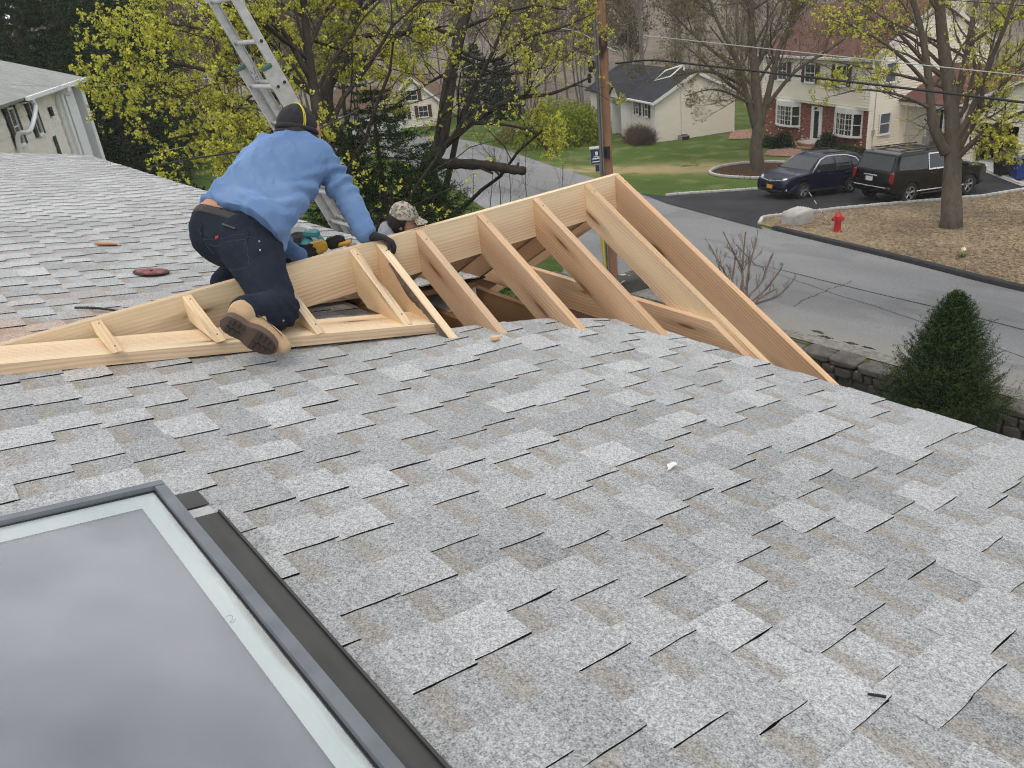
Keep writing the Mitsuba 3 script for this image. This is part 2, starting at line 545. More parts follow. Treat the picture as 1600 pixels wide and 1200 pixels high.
for y0, y1 in ((-5.5, YB - valley(2.74) - .06), (YB + valley(2.74) + .06, 14.85)):
    put(abox(2.72, 2.745, y0, y1, 7.27, 7.405), 'm_trim', house, 'fascia')
    put(abox(2.36, 2.718, y0, y1, 7.26, 7.275), 'm_trim', house, 'soffit')
mat('m_house_wall', (.42, .42, .40), .8)
put(cat(abox(-7.7, 2.35, -5.2, 14.5, .1, 7.25), extr(Polygon([(-7.7, 7.25), (2.35, 7.25), (-2.66, 8.42)]), 14.35, 14.5), extr(Polygon([(-7.7, 7.25), (2.35, 7.25), (-2.66, 8.42)]), -5.2, -5.05)), 'm_house_wall', house, 'wall')
for y0 in (14.86, -5.53):
    v = np.array([[-2.66, y0, 8.50], [2.78, y0, 7.40], [2.78, y0, 7.28], [-2.66, y0, 8.38], [-2.66, y0 + .03, 8.50], [2.78, y0 + .03, 7.40], [2.78, y0 + .03, 7.28], [-2.66, y0 + .03, 8.38]])
    put((v, np.array([[0, 1, 2, 3], [4, 7, 6, 5], [0, 4, 5, 1], [3, 2, 6, 7], [0, 3, 7, 4], [1, 5, 6, 2]])), 'm_trim', house, 'rake_board')


# ---- skylight, in roof coordinates t (down the slope), y, up
def sk(t, y_, up):
    t = t + (1.885 - y_) * .010          # the unit sits very slightly out of square with the courses
    return np.array([t * CS, y_, 8.0002 - t * SS]) + EN * up


SKY_Y = unit(np.array([0, 1.0, 0]) - .010 * EX)
SKY_X = unit(EX + .010 * np.array([0, 1.0, 0]))


def skbox(t0, t1, y0, y1, u0, u1):
    return obox(sk((t0 + t1) / 2, (y0 + y1) / 2, (u0 + u1) / 2), SKY_X, SKY_Y, EN, t1 - t0, y1 - y0, u1 - u0)


mat('m_pencil', (.16, .17, .18), .8)
SKY = house + '__skylight'
T0, T1, Y0, Y1 = -.52, .270, .75, 1.885


def ring(name, bsdf, t0, t1, y0, y1, w, u0, u1, uvf=None):
    ms, us = [], []
    for (a, b, c, d) in ((t0, t1, y1 - w, y1), (t0, t1, y0, y0 + w), (t1 - w, t1, y0 + w, y1 - w), (t0, t0 + w, y0 + w, y1 - w)):
        (m, uv) = skbox(a, b, c, d, u0, u1)
        ms.append(m); us.append(uv)
    for m, uv in zip(ms, us):
        put(m, bsdf, SKY, name, uv=uv)


ring('cladding', 'm_clad', T0, T1, Y0, Y1, .024, .0, .092)
ring('gasket', 'm_black', T0 + .024, T1 - .024, Y0 + .024, Y1 - .024, .006, .03, .080)
# white frame seen under the pane, stepped down towards the opening, grimy along the gasket
a0, a1, b0, b1 = T0 + .030, T1 - .030, Y0 + .030, Y1 - .030
for (w0, w1, u0, u1) in ((0, .014, .078, .071), (.014, .017, .071, .069), (.017, .037, .069, .062)):
    for side in range(4):
        if side == 0: P = [sk(a1 - w0, b0 + w0, u0), sk(a1 - w0, b1 - w0, u0), sk(a1 - w1, b1 - w1, u1), sk(a1 - w1, b0 + w1, u1)]
        elif side == 1: P = [sk(a1 - w0, b1 - w0, u0), sk(a0 + w0, b1 - w0, u0), sk(a0 + w1, b1 - w1, u1), sk(a1 - w1, b1 - w1, u1)]
        elif side == 2: P = [sk(a0 + w0, b1 - w0, u0), sk(a0 + w0, b0 + w0, u0), sk(a0 + w1, b0 + w1, u1), sk(a0 + w1, b1 - w1, u1)]
        else: P = [sk(a0 + w0, b0 + w0, u0), sk(a1 - w0, b0 + w0, u0), sk(a1 - w1, b0 + w1, u1), sk(a0 + w1, b0 + w1, u1)]
        g0, g1 = 1 - w0 / .037 * 1.0, 1 - w1 / .037
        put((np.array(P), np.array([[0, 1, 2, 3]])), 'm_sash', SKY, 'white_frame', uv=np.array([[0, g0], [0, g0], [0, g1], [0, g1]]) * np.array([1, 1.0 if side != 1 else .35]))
v, f = skbox(a0 + .033, a1 - .033, b0 + .033, b1 - .033, .052, .056)[0]
put((v, f), 'm_shade', SKY, 'blind')
gp = np.array([sk(a0, b0, .0815), sk(a1, b0, .0815), sk(a1, b1, .0815), sk(a0, b1, .0815)])
put((gp, np.array([[0, 1, 2, 3]])), 'm_glass_sheet', SKY, 'pane')
put((gp - EN * .003, np.array([[0, 1, 2, 3]])), 'm_glass_sheet', SKY, 'inner_pane')
# pencilled mark on the white frame
mark = [sk(.204 + dx_ * .62, 1.262 + dy_ * .62, .079) for dx_, dy_ in ((-.008, .022), (.002, .026), (.010, .019), (.004, .0), (-.006, -.008), (.002, -.014), (.013, -.002))]
put(tube(bez(mark, 5), .0006, 5), 'm_pencil', SKY, 'pencil_mark')
# side flashing let in under the shingles: one long piece and the head piece
for (t0, t1, y0, y1, nm) in ((.276, .370, .72, 1.80, 'side_flashing'), (.2715, .368, 1.855, 1.945, 'head_flashing')):
    vv, uv = skbox(t0, t1, y0, y1, .012, .0145)
    put(vv, 'm_flash', SKY, nm, uv=uv)
put(skbox(.2705, .366, 1.806, 1.850, .010, .0115)[0], 'm_alu', SKY, 'bare_flashing')
mm = [obox(sk(.367, (0.72 + 1.80) / 2, .016), EX, (0, 1, 0), EN, .006, 1.08, .009)[0]]
put(mm[0], 'm_flash', SKY, 'flashing_hem', uv=np.tile([[0., 0.]], (24, 1)))

# ================================================================ new gable frame
gable = thing('gable_frame', 'new unpainted timber gable frame of ridge board and sloping rafters over the roof edge', 'roof framing')
GA = -1.8032 * math.pi / 180
GD, GN, GP = np.array([math.cos(GA), math.sin(GA)]), np.array([-math.sin(GA), math.cos(GA)]), np.array([.139, 3.468])
ZT, ZB = 8.02, 7.805           # ridge top and bottom
TH = .038
SLOPE = .592


def gw(v):
    """Frame coordinates (along the ridge, across, up) -> world."""
    v = np.asarray(v, float)
    xy = GP + v[..., :1] * GD + v[..., 1:2] * GN
    return np.concatenate([xy, v[..., 2:3]], -1)


def rz(lx, ly=0.0):
    return 8.0002 - TS * (GP[0] + lx * GD[0] + ly * GN[0])


def tri_put(v, f, bsdf, name, uvf, parent=None):
    """Flat-shaded mesh with a uv made from each corner and its facet normal (frame coordinates)."""
    t = trimesh.Trimesh(v, f, process=False)
    F = np.array(f)
    if t.volume < 0: F = F[:, ::-1]
    V = np.asarray(v)[F].reshape(-1, 3)
    n = np.cross(V[1::3] - V[0::3], V[2::3] - V[0::3]); n /= np.linalg.norm(n, axis=1, keepdims=True) + 1e-12
    return put((gw(V), np.arange(len(V)).reshape(-1, 3)), bsdf, parent or gable, name, uv=uvf(V, np.repeat(n, 3, 0)))


XR1 = 3.24
xt = (rz(0) + .012 - ZB) / TS
x00 = -.16
v, f = extr(Polygon([(x00, ZT), (x00, rz(x00) + .012), (xt, ZB), (XR1, ZB), (XR1, ZT)]), 0, TH)
tri_put(v, f, 'm_wood', 'ridge_board', lambda V, n: np.stack([V[:, 0] + .37, np.where(np.abs(n[:, 1]) > .5, V[:, 2] - 7.9, V[:, 1] + 2.3)], 1))


def rafter(x, reach, slope, clip, side, name, uo, bsdf='m_wood', dz=0.0):
    z1 = ZT - .006 + dz
    P = Polygon([(0, z1), (0, z1 - .222), (reach, z1 - .222 - slope * reach), (reach, z1 - slope * reach)])
    if clip is not None:
        P = P.intersection(sbox(-1, clip, 5, 20))
    if P.is_empty: return None
    if P.geom_type != 'Polygon': P = max(P.geoms, key=lambda g: g.area)
    t = trimesh.creation.extrude_polygon(P, TH, engine='earcut')
    v = np.array(t.vertices)
    yy = (-.001 - v[:, 0]) if side < 0 else (TH + .001 + v[:, 0])
    W = np.stack([x - TH / 2 + v[:, 2], yy, v[:, 1]], 1)
    cs = 1 / math.hypot(1, slope)

    def uvf(V, n):
        qq = np.abs(V[:, 1]); zz = V[:, 2] - ZT
        along, across = (qq - zz * slope) * cs, (zz + qq * slope) * cs
        return np.stack([along + uo, np.where(np.abs(n[:, 0]) > .5, across, V[:, 0] - x + 1.7) + uo * .37], 1)
    return tri_put(W, np.array(t.faces), bsdf, name, uvf)


JACK = [(.341, .317, 7.974), (.705, .363, 7.905), (1.10, .407, 7.821), (1.495, .440, 7.742)]
XF = [1.634, 1.863, 2.235, 2.608, 2.983, 3.222]
names = []
for i, (x, rch, zl) in enumerate(JACK):
    sl = (ZT - .006 - zl) / rch
    for sd in ((-1, 1) if i > 1 else (-1,)):
        names.append((rafter(x, rch + .4, sl, zl - .002, sd, 'jack_rafter', 1.3 * i + sd), x, sd, sl, rch))
for i, x in enumerate(XF):
    for sd in (-1, 1):
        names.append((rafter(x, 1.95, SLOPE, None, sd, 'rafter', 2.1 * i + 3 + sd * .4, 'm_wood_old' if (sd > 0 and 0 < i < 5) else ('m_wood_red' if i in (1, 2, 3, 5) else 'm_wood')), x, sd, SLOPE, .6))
# nails through the tops of the rafters
for (k, x, sd, sl, rch) in names:
    if k is None or sd > 0: continue
    for q in ((.035, rch * .88) if x < 1.6 else (.06,)):
        b = gw(np.array([x + .004, -q, ZT - .006 - sl * q]))
        n_ = unit([GN[0] * -sl, GN[1] * -sl, 1])
        put(cyl(b - n_ * .004, b + n_ * .0016, .0036, .0036, 8), 'm_nail', k, 'nail')
# wane with bark on the rafter beside the end of the plank
bx = XF[0]
qs = np.linspace(.12, .74, 44)
P, F = [], []
rngb = np.random.default_rng(5)
for i, q in enumerate(qs):
    wd = (.034 + .030 * math.sin(q * 7.5) ** 2 + rngb.random() * .012) * min(1, (q - .10) * 7)
    z_ = ZT - .010 - SLOPE * q
    P += [(bx - TH / 2 - .0015, -q, z_), (bx - TH / 2 - .006 - rngb.random() * .005, -q, z_ - wd * .5), (bx - TH / 2 - .001, -q, z_ - wd)]
    if i:
        a = (i - 1) * 3
        for m in (0, 1): F += [[a + m, a + m + 1, a + m + 4], [a + m, a + m + 4, a + m + 3]]
put((gw(np.array(P)), np.array(F)), 'm_bark_edge', gable, 'bark_edge')


def plank(mirror):
    pa, pb = np.array([0.107, 3.214, 8.028]), np.array([1.749, 2.936, 7.714])
    pa = pa + (pb - pa) * (.50 if mirror else -.12)
    if mirror:
        def mir(p):
            r_ = p[:2] - GP
            lx, ly = r_ @ GD, r_ @ GN
            return np.append(GP + GD * lx + GN * (TH - ly), p[2])
        pa, pb = mir(pa), mir(pb)
    ax = unit(pb - pa); ay = unit(np.cross(EN, ax))
    if (ay[1] > 0) == bool(mirror): ay = -ay
    w, L = .245, np.linalg.norm(pb - pa)
    c = (pa + pb) / 2 + ay * w / 2 - EN * .022
    (m, uv) = obox(c, ax, ay, EN, L, w, .044, (1.7 + mirror, .2))
    put(m, 'm_wood', gable, 'valley_plank', uv=uv)


plank(0); plank(1)
# ceiling ties between opposite rafters, ends cut to the slope
for i, x in enumerate(XF[1:5]):
    front = i == 3
    xo = x + TH / 2 + .021 if not front else x - TH / 2 - .021
    zb_, hgt = (7.235, .19) if front else (7.10 + .02 * i, .19)
    q1 = (ZT - .03 - (zb_ + hgt)) / SLOPE
    q2 = (ZT - .03 - zb_) / SLOPE
    v, f = extr(Polygon([(-q1, zb_ + hgt), (TH + q1, zb_ + hgt), (TH + q2, zb_), (-q2, zb_)]), xo - TH / 2, xo + TH / 2, 'yz')
    tri_put(v, f, 'm_wood_red' if front else 'm_wood_old', 'ceiling_tie', lambda V, n, i=i: np.stack([V[:, 1] + i, V[:, 2] + V[:, 0] + i * .3], 1))
for yy in (-1.9, TH + 1.9):
    (m, uv) = obox((2.65, yy, 6.62), (1, 0, 0), (0, 1, 0), (0, 0, 1), 1.4, .09, .235)
    put((gw(m[0]), m[1]), 'm_wood_old', gable, 'header', uv=uv)
    (m, uv) = obox((3.25, yy, 3.45), (0, 0, 1), (0, 1, 0), (1, 0, 0), 6.1, .14, .14)
    put((gw(m[0]), m[1]), 'm_wood_old', gable, 'post', uv=uv)
# ================================================================ the carpenter kneeling at the ridge
man = thing('person', 'man in blue sweatshirt, dark jeans and black beanie kneeling over the ridge board', 'person')
A_ = np.array


def ball(p, r): return (np.asarray(p, float), r)


pel, glu = [1.163, 3.729, 8.171], [1.196, 3.532, 8.144]
waistc = [1.233, 3.741, 8.234]
mid, chest = [1.386, 3.806, 8.307], [1.562, 3.841, 8.382]
neckb, headc = [1.661, 3.904, 8.476], [1.715, 3.952, 8.536]
rsh, lsh = [1.705, 3.763, 8.403], [1.570, 4.103, 8.414]
relb, rwr = [1.775, 3.654, 8.192], [1.744, 3.469, 8.064]
lelb, lwr = [1.455, 3.888, 8.042], [1.473, 3.704, 7.975]
rkn, rank = [1.117, 3.148, 7.930], [0.898, 2.922, 8.035]
lkn = [1.324, 3.941, 7.981]
lank = [1.153, 3.949, 7.880]
hem_p, hem_q = A_([1.099, 3.886, 8.271]), A_([1.278, 3.447, 8.080])
spine = unit(A_(chest) - A_(pel))
hl = unit(hem_q - hem_p)
hemn = unit(spine - hl * (spine @ hl))
# body (skin): one continuous figure under the clothes
body = blob([[ball(pel, .13), ball(glu, .12)], [ball(pel, .13), ball(mid, .12)], [ball(mid, .12), ball(chest, .12)], [ball(chest, .12), ball(neckb, .06), ball(rsh, .06), ball(lsh, .06)],
             [ball(neckb, .055), ball(headc, .065)], [ball(headc, .085), ball(A_(headc) + A_([.05, .02, -.03]), .075)], [ball(A_(headc) + A_([.085, .03, -.06]), .03), ball(A_(headc) + A_([.105, .035, -.045]), .012)],
             [ball(rsh, .055), ball(relb, .04)], [ball(relb, .04), ball(rwr, .028)], [ball(lsh, .055), ball(lelb, .04)], [ball(lelb, .04), ball(lwr, .028)],
             [ball(glu, .10), ball(rkn, .055)], [ball(rkn, .055), ball(rank, .04)], [ball(pel, .10), ball(lkn, .055)], [ball(lkn, .055), ball(lank, .04)]], edge=.03, it=6)
put(body, 'm_skin', man, 'body', smooth=True)
# lower back showing between belt and hem
back = blob([[ball(pel, .155), ball(waistc, .151)]], edge=.02, it=4)
put(back, 'm_skin_lit', man, 'lower_back', smooth=True)
# sweatshirt
belly1, belly2 = [1.334, 3.546, 8.205], [1.480, 3.647, 8.264]
tip = [1.299, 3.463, 8.110]
sm = m3.Manifold
flank = [1.233, 3.464, 8.221]
torso = [[ball(flank, .115), ball(waistc, .155), ball(belly1, .085), ball(tip, .03)], [ball(pel, .158), ball(waistc, .160), ball(mid, .158), ball(belly1, .085)], [ball(belly1, .085), ball(tip, .035), ball(waistc, .15)], [ball(belly1, .085), ball(belly2, .085), ball(mid, .158)],
         [ball(mid, .158), ball(belly2, .085), ball(chest, .150)], [ball(chest, .146), ball(neckb, .075), ball(rsh, .088), ball(lsh, .09)], [ball(mid, .158), ball(lsh, .09), ball(chest, .15)],
         [ball([1.610, 3.726, 8.336], .085), ball(rsh, .088), ball(chest, .145), ball(belly2, .08)]]
arms = [[ball(rsh, .086), ball([1.747, 3.711, 8.300], .070)], [ball([1.747, 3.711, 8.300], .070), ball(relb, .066)], [ball(relb, .066), ball([1.758, 3.553, 8.112], .056)], [ball([1.758, 3.553, 8.112], .056), ball(rwr, .048), ball([1.734, 3.473, 8.059], .050)],
        [ball(lsh, .085), ball(lelb, .065)], [ball(lelb, .065), ball([1.449, 3.780, 7.988], .060)], [ball([1.449, 3.780, 7.988], .060), ball(lwr, .046)]]


def union(bones):
    ps = []
    for b in bones:
        ps.append(m3.Manifold.batch_hull([m3.Manifold.sphere(float(r), 24).translate([float(x) for x in p]) for p, r in b]))
    return m3.Manifold.batch_boolean(ps, m3.OpType.Add)


def finish(u, edge, it):
    u = u.refine_to_length(edge)
    mm = u.to_mesh()
    t = trimesh.Trimesh(A_(mm.vert_properties[:, :3], float), A_(mm.tri_verts), process=True)
    return soften(t, it)


tu = union(torso).trim_by_plane([float(x) for x in hemn], float(hemn @ hem_p) + .016)
shirt = finish(tu + union(arms), .012, 14)
# cloth folds: pulled ridges across the back running from the flank up to the shoulder, gathered at the elbow and hem
Vs = A_(shirt.vertices); Ns = A_(shirt.vertex_normals)
along = (Vs - hem_p) @ hemn
side = (Vs - hem_p) @ hl
q = along * 1.0 + side * .55
w = meshkit.fbm(Vs * A_([5, 5, 5]), 3, 3)
ridge_ = np.sin(q * 58 + 9 * w) * .5 + .5
mask = np.clip(meshkit.fbm(Vs * 4.2, 2, 8) * 2.4 - .75, 0, 1)
d_ = (ridge_ ** 2.0 - .35) * .013 * mask + (1 - np.abs(np.sin(q * 27 + 7 * w + side * 9))) ** 5 * .011 * np.clip(mask + .25, 0, 1)
w2 = meshkit.fbm(Vs * A_([16, 16, 16]), 3, 5) - .5
far_arm = np.clip(((Vs - A_(rsh)) @ unit(A_(relb) - A_(rsh)) - .02) / .1, 0, 1) * (np.linalg.norm(Vs - A_(chest), axis=1) > .2)
arm_t = (Vs - A_(rsh)) @ unit(A_(rwr) - A_(rsh))
arm_f = np.sin(arm_t * 95 + 12 * w) * .013 * far_arm * np.clip(np.sin(arm_t * 9 + .6), .15, 1)
shirt.vertices = Vs + Ns * (d_ * (1 - far_arm) + arm_f + w2 * .010)[:, None]
put(shirt, 'm_shirt', man, 'sweatshirt', smooth=True)
# hem band, cuffs and yoke seam
sec = trimesh.Trimesh(shirt.vertices, shirt.faces, process=False)
# jeans
belt_p, belt_q = A_([1.114, 3.805, 8.239]), A_([1.217, 3.518, 8.191])
bn = unit(hemn - unit(belt_q - belt_p) * (hemn @ unit(belt_q - belt_p)))
hipb = [[ball(pel, .160), ball(glu, .140), ball(waistc, .146)]]
hips_u = union(hipb).trim_by_plane([float(-x) for x in bn], float(-bn @ belt_p))
legs = [[ball(glu, .148), ball([1.154, 3.360, 8.046], .108)], [ball([1.154, 3.360, 8.046], .108), ball(rkn, .082)], [ball(rkn, .084), ball([1.002, 3.030, 7.988], .073)], [ball([1.002, 3.030, 7.988], .073), ball([0.919, 2.943, 8.029], .068)],
        [ball(pel, .15), ball(lkn, .085)], [ball(lkn, .08), ball(lank, .06)]]
jeans = finish(hips_u + union(legs), .012, 10)
Vj = A_(jeans.vertices); Nj = A_(jeans.vertex_normals)
kk = np.exp(-np.linalg.norm(Vj - A_(rkn), axis=1) ** 2 / .02)
jf = (meshkit.fbm(Vj * A_([9, 9, 30]), 3, 2) - .5) * .010 + np.sin(Vj[:, 0] * 120 + Vj[:, 2] * 60 + 8 * meshkit.fbm(Vj * 7, 2, 4)) * .0055 * kk
jeans.vertices = Vj + Nj * jf[:, None]
put(jeans, 'm_jean', man, 'jeans', smooth=True)
bu = union([[ball(pel, .165), ball(glu, .145), ball(waistc, .151)]])
bu = bu.trim_by_plane([float(-x) for x in bn], float(-bn @ belt_p) + .006).trim_by_plane([float(x) for x in bn], float(bn @ belt_p) - .046)
put(finish(bu, .02, 2), 'm_belt', man, 'belt', smooth=40)


def on_surface(t, p, off=.002):
    """Nearest point of a mesh to p, pushed out along its normal."""
    i = np.argmin(np.linalg.norm(A_(t.vertices) - A_(p), axis=1))
    return A_(t.vertices[i]) + A_(t.vertex_normals[i]) * off, A_(t.vertex_normals[i])


def stitch(pts, r=.0016, bs='m_stitch', nm='stitching'):
    P = [on_surface(jeans, p, .0012)[0] for p in pts]
    put(tube(bez(P, 6), r, 5), bs, man, nm)


def lin3(a, b, n=9): return [A_(a) + (A_(b) - A_(a)) * t for t in np.linspace(0, 1, n)]


stitch(lin3([1.032, 3.581, 8.161], [1.143, 3.397, 8.161]))
stitch(lin3([1.145, 3.395, 8.161], [1.089, 3.288, 8.090]))
stitch(lin3([1.038, 3.426, 8.081], [1.086, 3.289, 8.087]))
stitch(lin3([1.025, 3.627, 8.185], [1.165, 3.395, 8.184]))
stitch(lin3([1.047, 3.648, 8.246], [1.012, 3.609, 8.138]), .004, 'm_jean', 'belt_loop')
stitch(lin3([1.154, 3.388, 8.250], [1.131, 3.376, 8.202]), .005, 'm_jean', 'belt_loop')
stitch(lin3([1.028, 3.647, 8.222], [1.029, 3.583, 8.115]))
tp, tn = on_surface(jeans, [1.093, 3.527, 8.189], .003)
tx = unit(np.cross(tn, spine))
put(obox(tp, tx, np.cross(tn, tx), tn, .032, .011, .003)[0], 'm_red_tag', man, 'pocket_tag')
bp_, bn_ = on_surface(jeans, [1.129, 3.490, 8.214], .008)
tx = unit(np.cross(bn_, spine))
put(obox(bp_, tx, np.cross(bn_, tx), bn_, .075, .008, .003)[0], 'm_flash', man, 'leather_patch')
for q in ([1.177, 3.338, 8.193], [1.155, 3.318, 8.154], [1.067, 3.031, 7.937]):
    p_, n_ = on_surface(jeans, q, .001)
    put(cyl(p_ - n_ * .002, p_ + n_ * .003, .005, .004, 8), 'm_steel', man, 'rivet')

# right boot, sole towards the viewer
heel, toe = A_([0.806, 2.898, 8.037]), A_([0.935, 2.810, 7.891])
fa = unit(toe - heel)
cam_dir = unit(A_([-.28, -.905, .33]))
sn = unit(cam_dir - fa * (fa @ cam_dir))            # sole normal, outwards
sn = unit(.74 * sn + .67 * A_([-.692, .075, -.718]))
fa = unit(fa - sn * (fa @ sn))
fs = np.cross(sn, fa)
L = np.linalg.norm(toe - heel) + .012
out = []
for t in np.linspace(0, 1, 40):
    wdt = .036 + .012 * math.sin(math.pi * min(1, t * 1.15)) + (.010 * math.sin(math.pi * (t - .45) / .55) if t > .45 else 0) - .008 * math.exp(-((t - .38) / .1) ** 2)
    e = min(1, math.sqrt(max(0, 1 - ((t - .12) / .12) ** 2)) if t < .12 else 1)
    e2 = math.sqrt(max(0, 1 - ((t - .8) / .2) ** 2)) if t > .8 else 1
    out.append((t * L - .006, wdt * max(.12, min(e, e2))))
poly = Polygon([(x, y_) for x, y_ in out] + [(x, -y_) for x, y_ in out[::-1]]).buffer(.002)


def boot_part(poly2, h0, h1):
    t = trimesh.creation.extrude_polygon(poly2, h1 - h0, engine='earcut')
    v = A_(t.vertices)
    return heel + v[:, :1] * fa + v[:, 1:2] * fs + (v[:, 2:3] + h0) * sn, A_(t.faces)


put(boot_part(poly, -.030, -.004), 'm_sole', man, 'boot_sole', smooth=40)
lugs = []
for (x0, x1) in ((.02, .036), (.042, .058), (.064, .078), (.125, .140), (.146, .161), (.167, .182), (.188, .203), (.209, .224), (.230, .245)):
    for sgn in (-1, 1):
        pr = sbox(x0, .006 if sgn > 0 else -.06, x1, .06 if sgn > 0 else -.006)
        pr = affinity.skew(pr, ys=18 * sgn)
        pr = pr.intersection(poly.buffer(-.006))
        if pr.is_empty: continue
        for g in getattr(pr, 'geoms', [pr]):
            if g.area > 2e-5: lugs.append(boot_part(g, -.004, .004))
for l in lugs: put(l, 'm_lug', man, 'sole_lug')
ins = lambda x, s_, h: heel + fa * x + fs * s_ - sn * h
upper = blob([[ball(ins(.045, 0, .062), .042), ball(ins(.12, 0, .066), .044)], [ball(ins(.12, 0, .066), .044), ball(ins(.20, .0, .056), .040)], [ball(ins(.20, 0, .056), .040), ball(ins(.236, 0, .050), .030)],
              [ball(ins(.045, 0, .062), .042), ball(ins(.055, 0, .135), .050)], [ball(ins(.055, 0, .135), .050), ball(A_(rank), .056)], [ball(ins(.12, 0, .07), .04), ball(ins(.07, 0, .13), .048)]], edge=.012, it=6)
put(wrinkle(upper, .003, 40, 3), 'm_boot', man, 'boot', smooth=True)
put(tube(bez([ins(.03, .043, .06), ins(.10, .05, .075), ins(.16, .052, .062), ins(.21, .045, .05)], 8), .0022, 6), 'm_sole', man, 'boot_seam')
# left boot, behind the ridge board
la_ = A_(lank)
lb = blob([[ball(la_ + A_([0, 0, -.02]), .045), ball(la_ + A_([-.03, 0, -.10]), .042)], [ball(la_ + A_([-.03, 0, -.10]), .042), ball(la_ + A_([.16, .03, -.13]), .035)]], edge=.02)
put(lb, 'm_boot', man, 'boot', smooth=True)
# head wear
hd = A_(headc)
fwd = unit(A_([.75, .35, -.35])); upv = unit(A_([.25, .1, .95])); upv = unit(upv - fwd * (upv @ fwd))
sd_ = np.cross(fwd, upv)
bean = trimesh.creation.icosphere(subdivisions=4)
bv = A_(bean.vertices)
bv = bv[:, :1] * fwd * .106 + bv[:, 1:2] * sd_ * .091 + np.where(bv[:, 2:3] > 0, bv[:, 2:3] * .100, bv[:, 2:3] * .095) * upv + hd + upv * .012
bt = trimesh.Trimesh(bv, bean.faces, process=False)
hB = (A_(bt.vertices) - hd) @ upv
bt.vertices = A_(bt.vertices) + A_(bt.vertex_normals) * (np.sin(np.arctan2((A_(bt.vertices) - hd) @ sd_, (A_(bt.vertices) - hd) @ fwd) * 60) * .0012 + (meshkit.fbm(A_(bt.vertices) * 30, 2, 1) - .5) * .008)[:, None]
put(bt, 'm_beanie', man, 'beanie', smooth=True)
for hh, rr in ((-.012, .0), (-.040, .004), (-.062, -.002)):
    ringp = [hd + upv * hh + (fwd * math.cos(a) * .103 + sd_ * math.sin(a) * .089) * (1 + rr) for a in np.linspace(0, 2 * math.pi, 40)]
    put(tube(ringp, .0135, 8), 'm_beanie', man, 'beanie_fold', smooth=True)
nk = blob([[ball(hd - upv * .04 - fwd * .005, .078), ball(A_(neckb) + upv * .02 + sd_ * .01, .072)]], edge=.02)
put(nk, 'm_beanie', man, 'neck_warmer', smooth=True)
# pencil-thin yellow strap over the beanie
for o_ in (0, .09):
    arc = []
    for a in np.linspace(-.35, 1.75, 24):
        dr_ = upv * math.cos(a) + (sd_ * 1.0 - fwd * (.10 + o_)) * math.sin(a) - fwd * .28
        l_ = A_([dr_ @ fwd, dr_ @ sd_, dr_ @ upv]); l_ /= np.linalg.norm(l_)
        arc.append(hd + upv * .012 + (fwd * l_[0] * .106 + sd_ * l_[1] * .091 + upv * l_[2] * .100) * 1.05)
    put(tube(arc, .0024, 6), 'm_yellow', man, 'strap', smooth=True)


def glove(wrist, fwd_, up_, curl, spread=.0, grip=None, mirror=1, parent=man, bs='m_glove', sc=1.0):
    """Five-fingered hand: palm towards -up_, fingers along fwd_ curling down by 'curl' per joint."""
    w = A_(wrist, float); fwd_ = unit(fwd_); up_ = unit(A_(up_) - fwd_ * (A_(up_) @ fwd_)); lat = np.cross(up_, fwd_) * mirror
    P = lambda a, b, c: w + (fwd_ * a + lat * b + up_ * c) * sc
    bones = [[(P(0, 0, 0), .030 * sc), (P(.05, .022, 0), .020 * sc), (P(.05, -.022, 0), .020 * sc)], [(P(.05, .022, 0), .020 * sc), (P(.05, -.022, 0), .020 * sc), (P(.085, .030, .002), .014 * sc), (P(.085, -.030, 0), .013 * sc)]]
    for i, (b, ln, r) in enumerate(((.030, .040, .0115), (.010, .046, .012), (-.010, .042, .0115), (-.030, .032, .010))):
        p = P(.088, b, .002); ang = curl * (.55 + .08 * i)
        for j in range(3):
            l_ = ln * (1, .68, .55)[j] * sc
            d = fwd_ * math.cos(ang) - up_ * math.sin(ang) + lat * (b * spread)
            q_ = p + d * l_
            bones.append([(p, r * sc * (1 - .08 * j)), (q_, r * sc * (.93 - .08 * j))])
            p = q_; ang += curl
    t0 = P(.025, .026, -.006); t1 = P(.055, .056, -.016); t2 = P(.085, .060, -.036 - .02 * curl)
    bones += [[(t0, .016 * sc), (t1, .0135 * sc)], [(t1, .0135 * sc), (t2, .011 * sc)]]
    return put(blob(bones, edge=.006, it=5), bs, parent, 'glove', smooth=True)


glove([1.746, 3.453, 8.050], unit(A_([.55, -.55, -.22])), A_([.25, .1, .9]), .6, sc=.9)
glove([1.442, 3.724, 7.966], unit(A_([.80, -.10, .10])), A_([-.3, -.7, .5]), .75)

# ---------------------------------------------------------------- cordless tool in his left hand
tool = thing('power_drill', 'yellow and black cordless tool in the gloved hand behind the ridge board', 'drill')
tb, te = A_([1.571, 3.761, 7.979]), A_([1.771, 3.730, 7.986])
ta = unit(te - tb); tup = unit(A_([0, 0, 1]) - ta * ta[2]); ts = np.cross(ta, tup)
pl = lambda m, x, y_, z: place(m, tb + ta * x + ts * y_ + tup * z, ta, ts, tup)
put(pl(cbox(.088, .070, .058, .012), .035, 0, -.002), 'm_drill', tool, 'battery', smooth=30)
put(pl(cbox(.105, .062, .060, .020), .128, 0, -.002), 'm_rubber', tool, 'grip', smooth=30)
put(pl(trimesh.creation.torus(.034, .011), .165, .0, -.012), 'm_drill', tool, 'guard', smooth=True)
put(cyl(tb + ta * .175, tb + ta * .215, .024, .018), 'm_steel', tool, 'nose', smooth=40)
put(pl(cbox(.05, .05, .03, .008), .205, 0, -.035), 'm_alu', tool, 'shoe', smooth=30)
put(pl(cbox(.09, .03, .03, .008), -.05, 0, -.03), 'm_black', tool, 'handle', smooth=30)

